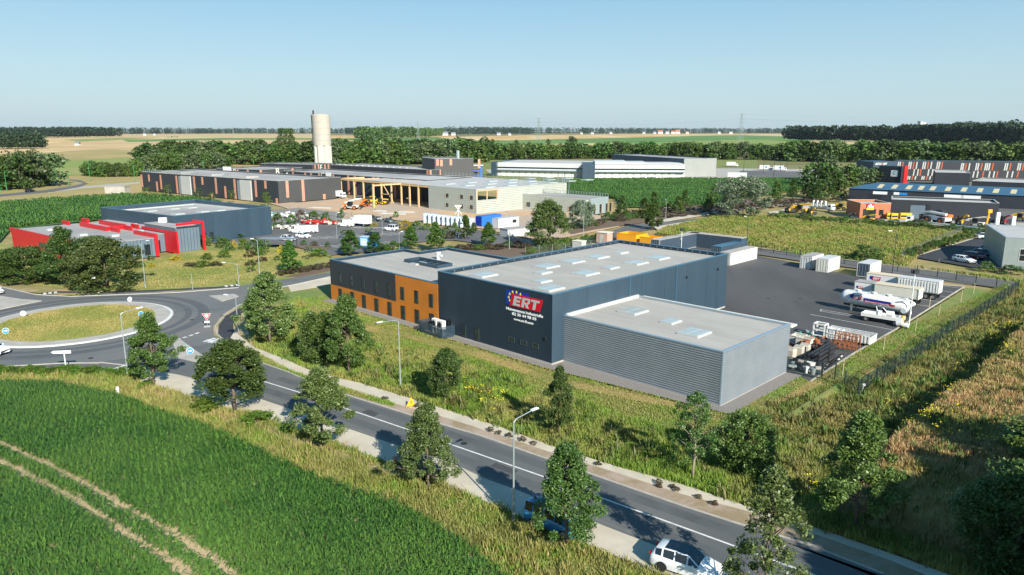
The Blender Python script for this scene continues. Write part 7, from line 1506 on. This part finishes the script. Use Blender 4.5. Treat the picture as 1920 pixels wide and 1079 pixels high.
for i, (x, y, s, m, l) in enumerate(((1480,398,1.3,'yellow','left yellow machine behind the hedge of the rental yard'),(1500,399,1.5,'yellow','middle yellow machine behind the hedge of the rental yard'),(1521,403,1.2,'yellow','right yellow machine behind the hedge of the rental yard'),(1577,394,1.3,'yellow','yellow and black machine next to the flatbed truck'),(1803,422,1.5,'yellow','yellow lift before the rental hall'),(1828,425,1.4,'crate_white','beige lift right of the yellow lift'),(1884,420,1.3,'red','red machine at the right of the rental yard'),(1912,414,1.3,'yellow','yellow machine at the right edge of the rental yard'),(1596,412,1.1,'green_dark','green machine left of the orange shop'),(1628,415,1.0,'yellow','small yellow machine before the orange shop'))): telehandler(x,y,rdir((x,y),(x+12,y+1)) if i % 2 else rdir((x,y),(x+8,y+3)),l,m,'rim',s*.78,group='rental machines')
t = thing('low_loader', 'long grey low loader trailer carrying the white telehandler', 'trailer', P(1727,421), rdir((1727,421),(1833,432))); MB().box(0,16,-1.25,1.25,.6,.85).build('deck', M['galv'], t); wheelset(t,(11,12.3,13.6),1.2,.45)
ac_ = thing('crane_boom', 'upright yellow folded crane boom at the end of the low loader', 'crane', P(1846,434)); MB().tube([(0,0,0),(.6,0,5.2)], [.3,.25], 6).build('boom', M['yellow_orange'], ac_); MB().box(.1,1.2,-.4,.4,5.2,6.2).build('basket', M['yellow_orange'], ac_)
for px, py, w, m, l in ((1667,411,2.4,'yellow','yellow open box machine at the corner of the orange shop'),(1675,411.5,2.0,'yellow','yellow cabinet with a white arm before the rental hall'),(1692,411,3.4,'yellow','low yellow generator before the rental hall')):
    t = thing('generator_box', l, 'generator', P(px-4,py), AX+.6); MB().box(0,w,0,1.5,.15,1.9).build('casing', M[m], t, bevel=.05); MB().box(.1,w-.1,-.03,-.002,.6,1.2).build('vent', M['dark_frame'], t); MB().box(0,w,.1,1.4,0,.149).build('skid', M['dark_steel'], t)
# ---- material store and site cabins
GR = 'stacks of wrapped pallets'
for i in range(11): t = thing('pallet_stack', ('first','second','third','fourth','fifth','sixth','seventh','eighth','ninth','tenth','last')[i]+' stack of blue white wrapped pallets from the left by the construction site', 'pallets', P(794+i*8.6,419+i*1.05), AX+.75, GR); MB().box(0,1.5,0,2.6,.12,1.1).box(.03,1.47,.03,2.57,1.13,2.05).box(0,1.5,0,2.6,2.08,3.0).build('wrapped_load', M['wrap'], t, bevel=.08); MB().box(0,1.5,0,2.6,0,.12).build('pallet', M['crate_ply'], t)
t = thing('site_container', 'bright blue site container behind the slim conical trees', 'container', P(892,424), rdir((892,424),(916,427))); MB().box(0,2.6,0,8.5,.1,3.0).build('body', M['blue_sheet'], t); MB().box(-.03,2.63,-.03,8.53,3.001,3.08).build('roof', M['blue_sheet'], t); MB().box(.1,2.5,-.04,-.002,.2,2.9).build('door', M['eu_blue'], t); MB().box(2.601,2.64,.5,8,.3,2.8).build('side_panel', M['blue_sheet'], t)
t = thing('site_cabin', 'white site cabin with a small window right of the blue container', 'cabin', P(923,429), rdir((923,429),(938,431))); MB().box(0,2.6,0,8.5,.2,3.0).build('body', M['white_wall'], t); MB().box(-.03,2.63,-.03,8.53,3.001,3.08).build('roof', M['grey_white'], t); MB().box(2.601,2.64,5.8,7.4,1.4,2.3).build('window', M['glass'], t); MB().box(2.601,2.63,1.0,2.0,.2,2.3).build('door', M['cream_paint'], t)
t = thing('low_store', 'low white store with a flat roof in front of the site cabin', 'cabin', P(937,442), rdir((937,442),(957,446))); MB().box(0,3.8,0,7.5,0,1.9).build('wall', M['white_wall'], t); MB().box(-.1,3.9,-.1,7.6,1.901,2.1).build('roof', M['roof_grey'], t)
for bx, by, W_, L_, l in ((675,463,2.4,5,'light blue container between two conical trees behind the office'),): t = thing('small_container', l, 'container', P(bx,by), AX+.5); MB().box(0,4.2,0,2.2,.1,2.4).build('body', M['sign_blue'], t, bevel=.03); MB().box(-.03,4.23,-.03,2.23,2.401,2.5).build('roof', M['wrap'], t); MB().box(.2,2.0,-.03,-.002,.3,2.1).build('door', M['wrap'], t)
R = random.Random(5)
for i in range(16): x = 499+i*6.6; y = 403+i*.7+R.uniform(-2,2); pile('material_pile', x, y, ('white_paint','wrap','grey_white','white_wall','teal' if i < 5 else 'crate_white'), 9, 1.6, 1.3, 1.2, 1.1, ('white and green' if i < 5 else 'white and grey')+' building materials, pile number '+('one','two','three','four','five','six','seven','eight','nine','ten','eleven','twelve','thirteen','fourteen','fifteen','sixteen')[i]+' from the left in the store', 'materials', ang=.3*i)
for i in range(7): pile('red_formwork', 573+i*8.3, 419.5+i*.35, ('red','red','crate_white'), 12, 1.8, .9, 1.3, 1.0, ('first','second','third','fourth','fifth','sixth','seventh')[i]+' stack of red steel formwork from the left at the back of the car park', 'materials')
for i in range(7): pile('black_rack', 688+i*7.2, 412.5+i*.9, ('dark_steel','navy_container','galv'), 10, 1.3, .8, 1.7, .9, ('first','second','third','fourth','fifth','sixth','seventh')[i]+' dark rack of steel fittings from the left beside the large white van', 'rack')
for i in range(6): pile('white_sacks', 520+i*7, 430+R.uniform(-1.5,1.5)-i*.3, ('white_paint','big_bag'), 8, 1.2, .7, .8, .8, ('first','second','third','fourth','fifth','sixth')[i]+' heap of white sacks from the left behind the white vans', 'sacks')
GR = 'cable drums at the edge of the car park'
for i in range(5): t = thing('cable_drum', ('leftmost','second','middle','fourth','rightmost')[i]+' pale cable drum in the row beside the hedge', 'cable drum', P(488+i*4.4,433+i*.3), .5+AX*.3, GR); MB().tube([(0,-.45,.95),(0,-.35,.95)], .95, 18).build('flange', M['crate_white'], t); MB().tube([(0,.35,.95),(0,.45,.95)], .95, 18).build('flange', M['crate_white'], t); MB().tube([(0,-.349,.95),(0,.349,.95)], .6, 14).build('cable', M['dark_steel' if i > 2 else 'rust'], t)
for i, (x, y, w) in enumerate(((735,402,10),(760,399,7),(712,397,5),(600,391,9))): t = thing('concrete_beam', ('long white','grey','short grey','pale left hand')[i]+' precast beam lying on the sandy construction ground', 'beam', P(x,y), rdir((x,y),(x+20,y+.8)), 'precast beams'); MB().box(-w/2,w/2,-.4,.4,0,.5).build('beam', M['grey_white'], t, bevel=.03); MB().box(-w/2+.5,-w/2+.9,-.5,.5,.501,.56).build('strap', M['dark_steel'], t)
for bx, by, l, L_ in ((468,436,'small open shelter with a brown roof at the hedge of the navy warehouse',4.6),(516,466,'long dark bicycle shelter at the front of the car park',7.5)):
    t = thing('bicycle_shelter', l, 'shelter', P(bx-14 if L_ < 5 else bx-30,by), AX+.62 if L_ > 5 else AX+.5); po = MB()
    for x in (.3,L_*1.2-.3):
        for y in (.3,2.2): po.box(x-.06,x+.06,y-.06,y+.06,0,2.3)
    po.build('posts', M['dark_steel'], t); MB().box(0,L_*1.2,0,2.6,2.301,2.45).build('roof', M['steel_grey' if L_ > 5 else 'rust'], t)
t = thing('picnic_table', 'brown picnic table beside the small shelter', 'table', P(434,441), .4); MB().box(-1,1,-.4,.4,.7,.76).build('top', M['rust'], t); MB().box(-1,1,-.9,-.65,.42,.47).box(-1,1,.65,.9,.42,.47).build('bench', M['rust'], t); MB().box(-.7,-.6,-.8,.8,0,.7).box(.6,.7,-.8,.8,0,.7).build('legs', M['rust'], t)
t = thing('utility_box', 'low pale concrete box in the dry grass left of the storage building', 'box', P(197,364), 0); MB().box(0,9,0,5,0,3.2).build('wall', M['concrete'], t); MB().box(-.2,9.2,-.2,5.2,3.201,3.4).build('roof', M['concrete'], t)
t = thing('roof_air_unit', 'white cooling unit on the grey roof of the red office', 'cooling unit', ro.A+ro.ux*30+ro.uy*23, .2); t.location.z = 5.86; MB().box(-.9,.9,-.5,.5,0,1.3).build('casing', M['white_paint'], t, bevel=.05); MB().box(-1,1,-.55,.55,-.0,.08).build('base', M['dark_steel'], t)
t = thing('white_marker', 'white upright marker at the fence corner by the ditch', 'post', P(1616,737), 0); MB().tube([(0,0,0),(.12,0,1.0)], .09, 8).build('post', M['sign_white'], t); MB().box(-.06,.3,-.05,.05,.85,1.05).build('cap', M['sign_white'], t)
# ---- horizon: pylons, wires, houses, second tower
def pylon(px, by, ty, label):
    b = P(px,by); h = hgt(px,by,ty); t = thing('power_pylon', label, 'pylon', b, .2, 'power pylons on the horizon'); w = h*.085; r = h*.0045; mb = MB(); n = 7
    def hw(k): return w*(1-k/n*.88)
    for sx in (1,-1):
        for sy in (1,-1): mb.tube([(sx*hw(k),sy*hw(k),h*k/n) for k in range(n+1)], r, 4)
    for k in range(n):
        for sy in (1,-1): mb.tube([(-hw(k),sy*hw(k),h*k/n),(hw(k+1),sy*hw(k+1),h*(k+1)/n)], r*.7, 4); mb.tube([(hw(k),sy*hw(k),h*k/n),(-hw(k+1),sy*hw(k+1),h*(k+1)/n)], r*.7, 4)
    mb.build('lattice_tower', M['galv'], t)
    for z, l in ((.98,.15),(.82,.17),(.68,.13)): MB().tube([(-h*l,0,h*z),(0,0,h*(z+.02)),(h*l,0,h*z)], r*1.3, 4).build('cross_arm', M['galv'], t)
    return b, h
pyl = [pylon(*q) for q in ((1388,266,213.5,'tallest power pylon on the right horizon'),(1010,264,221.5,'power pylon above the middle fields'),(784,262,229,'power pylon right of the water tower'),(645,258,229,'power pylon just right of the tower on the skyline'),(438,256,236.5,'faint power pylon left of the water tower'),(350,254,238.5,'second faint pylon from the left'),(271,254,239.5,'faintest pylon at the left horizon'))]
wi = MB(); pyl2 = [(P(2150,272), pyl[0][1]*.95)] + pyl
for (a, ha_), (b, hb_) in zip(pyl2[:-1], pyl2[1:]):
    for z, l in ((.98,.15),(.82,.17),(.82,-.17)):
        pts = []
        for k in range(11): f = k/10; q = a.lerp(b, f); zz = (ha_+(hb_-ha_)*f)*z-ha_*.16*4*f*(1-f); pts.append((q.x+ha_*l, q.y, zz))
        wi.tube(pts, .10, 3, cap=False)
tag(wi.build('power_line', M['galv']), 'thin sagging power wires strung between the horizon pylons', 'cable')
def house(px, by, w, m, r, label):
    b = P(px,by); sc = math.hypot(b.x,b.y)/FPX; W_ = w*sc; t = thing('house', label, 'house', b, RN.random()*.6, 'houses on the horizon'); MB().box(-W_/2,W_/2,-5,5,0,W_*.32+1).build('wall', M[m], t); z = W_*.32+1.01
    MB().add([(-W_/2-.4,-5.4,z),(W_/2+.4,-5.4,z),(W_/2+.4,5.4,z),(-W_/2-.4,5.4,z),(-W_/2-.4,0,z+W_*.28+2),(W_/2+.4,0,z+W_*.28+2)], [(0,1,5,4),(2,3,4,5),(0,4,3),(1,2,5),(0,3,2,1)]).build('roof', M[r], t)
for i, (px, by, w, m, r) in enumerate(((1207,251.2,5,'white_wall','roof_slate'),(1227,251.3,6,'white_wall','roof_slate'),(1238,251.4,9,'white_wall','roof_tile_red'),(1251,251.3,7,'white_wall','roof_slate'),(1262,251.3,8,'cream_paint','roof_tile_red'),(1270,251.4,10,'white_wall','roof_tile_red'),(1288,251.4,6,'cream_paint','roof_tile_red'),(1145,251.6,6,'white_wall','roof_slate'),(1110,252,6,'white_wall','roof_slate'),(1090,252,5,'cream_paint','roof_slate'),(935,254,7,'white_wall','roof_slate'),(955,254.2,6,'white_wall','roof_slate'),(835,254.6,10,'white_wall','roof_slate'),(850,254.3,8,'white_wall','roof_slate'),(818,254.8,6,'cream_paint','roof_slate'),(899,277,9,'white_wall','roof_slate'),(916,283,11,'white_wall','roof_tile_red'),(1348,251.2,6,'white_wall','roof_slate'),(1370,251.4,6,'cream_paint','roof_slate'),(272,254.5,5,'white_wall','roof_slate'),(290,254,4,'white_wall','roof_slate'),(146,273,6,'cream_paint','roof_slate'))):
    house(px, by, w, m, r, ('pale','small','red roofed','narrow','cream','long red roofed','end','slate roofed','lone','low')[i % 10]+' house number %d from the hamlet row on the horizon' % (i+1) if False else '%s distant house %s' % ({'roof_slate':'pale slate roofed','roof_tile_red':'white red roofed'}[r], 'in the right hamlet on the horizon' if px > 1080 else 'in the fields right of the water tower' if px > 700 else 'among the left horizon fields'))
b = P(1725,262); h = hgt(1725,262,229.5); t = thing('distant_tower', 'small pale tower top rising above the dark pine wood at right', 'tower', b); MB().box(-9,9,-9,9,0,h).build('shaft', M['white_wall'], t); MB().box(-9.5,-4,-9.5,9.5,h+.01,h+3).build('cap', M['grey_white'], t)
print('objects', len(bpy.data.objects))
# ================================================================ AIR
hz = MB().box(-14100, 14100, -14100, 14100, -1.4, 160)
ho = hz.build('haze', bpy.data.materials.new('haze')); hm = ho.data.materials[0]; hm.use_nodes = True; hm.node_tree.nodes.clear()
ov = hm.node_tree.nodes.new('ShaderNodeOutputMaterial'); pv = hm.node_tree.nodes.new('ShaderNodeVolumePrincipled'); pv.inputs['Density'].default_value = .00002; pv.inputs['Color'].default_value = (.72, .86, 1, 1); pv.inputs['Anisotropy'].default_value = .2
hm.node_tree.links.new(pv.outputs[0], ov.inputs['Volume']); tag(ho, 'thin pale air fading the far fields and woods', 'haze', kind='stuff')
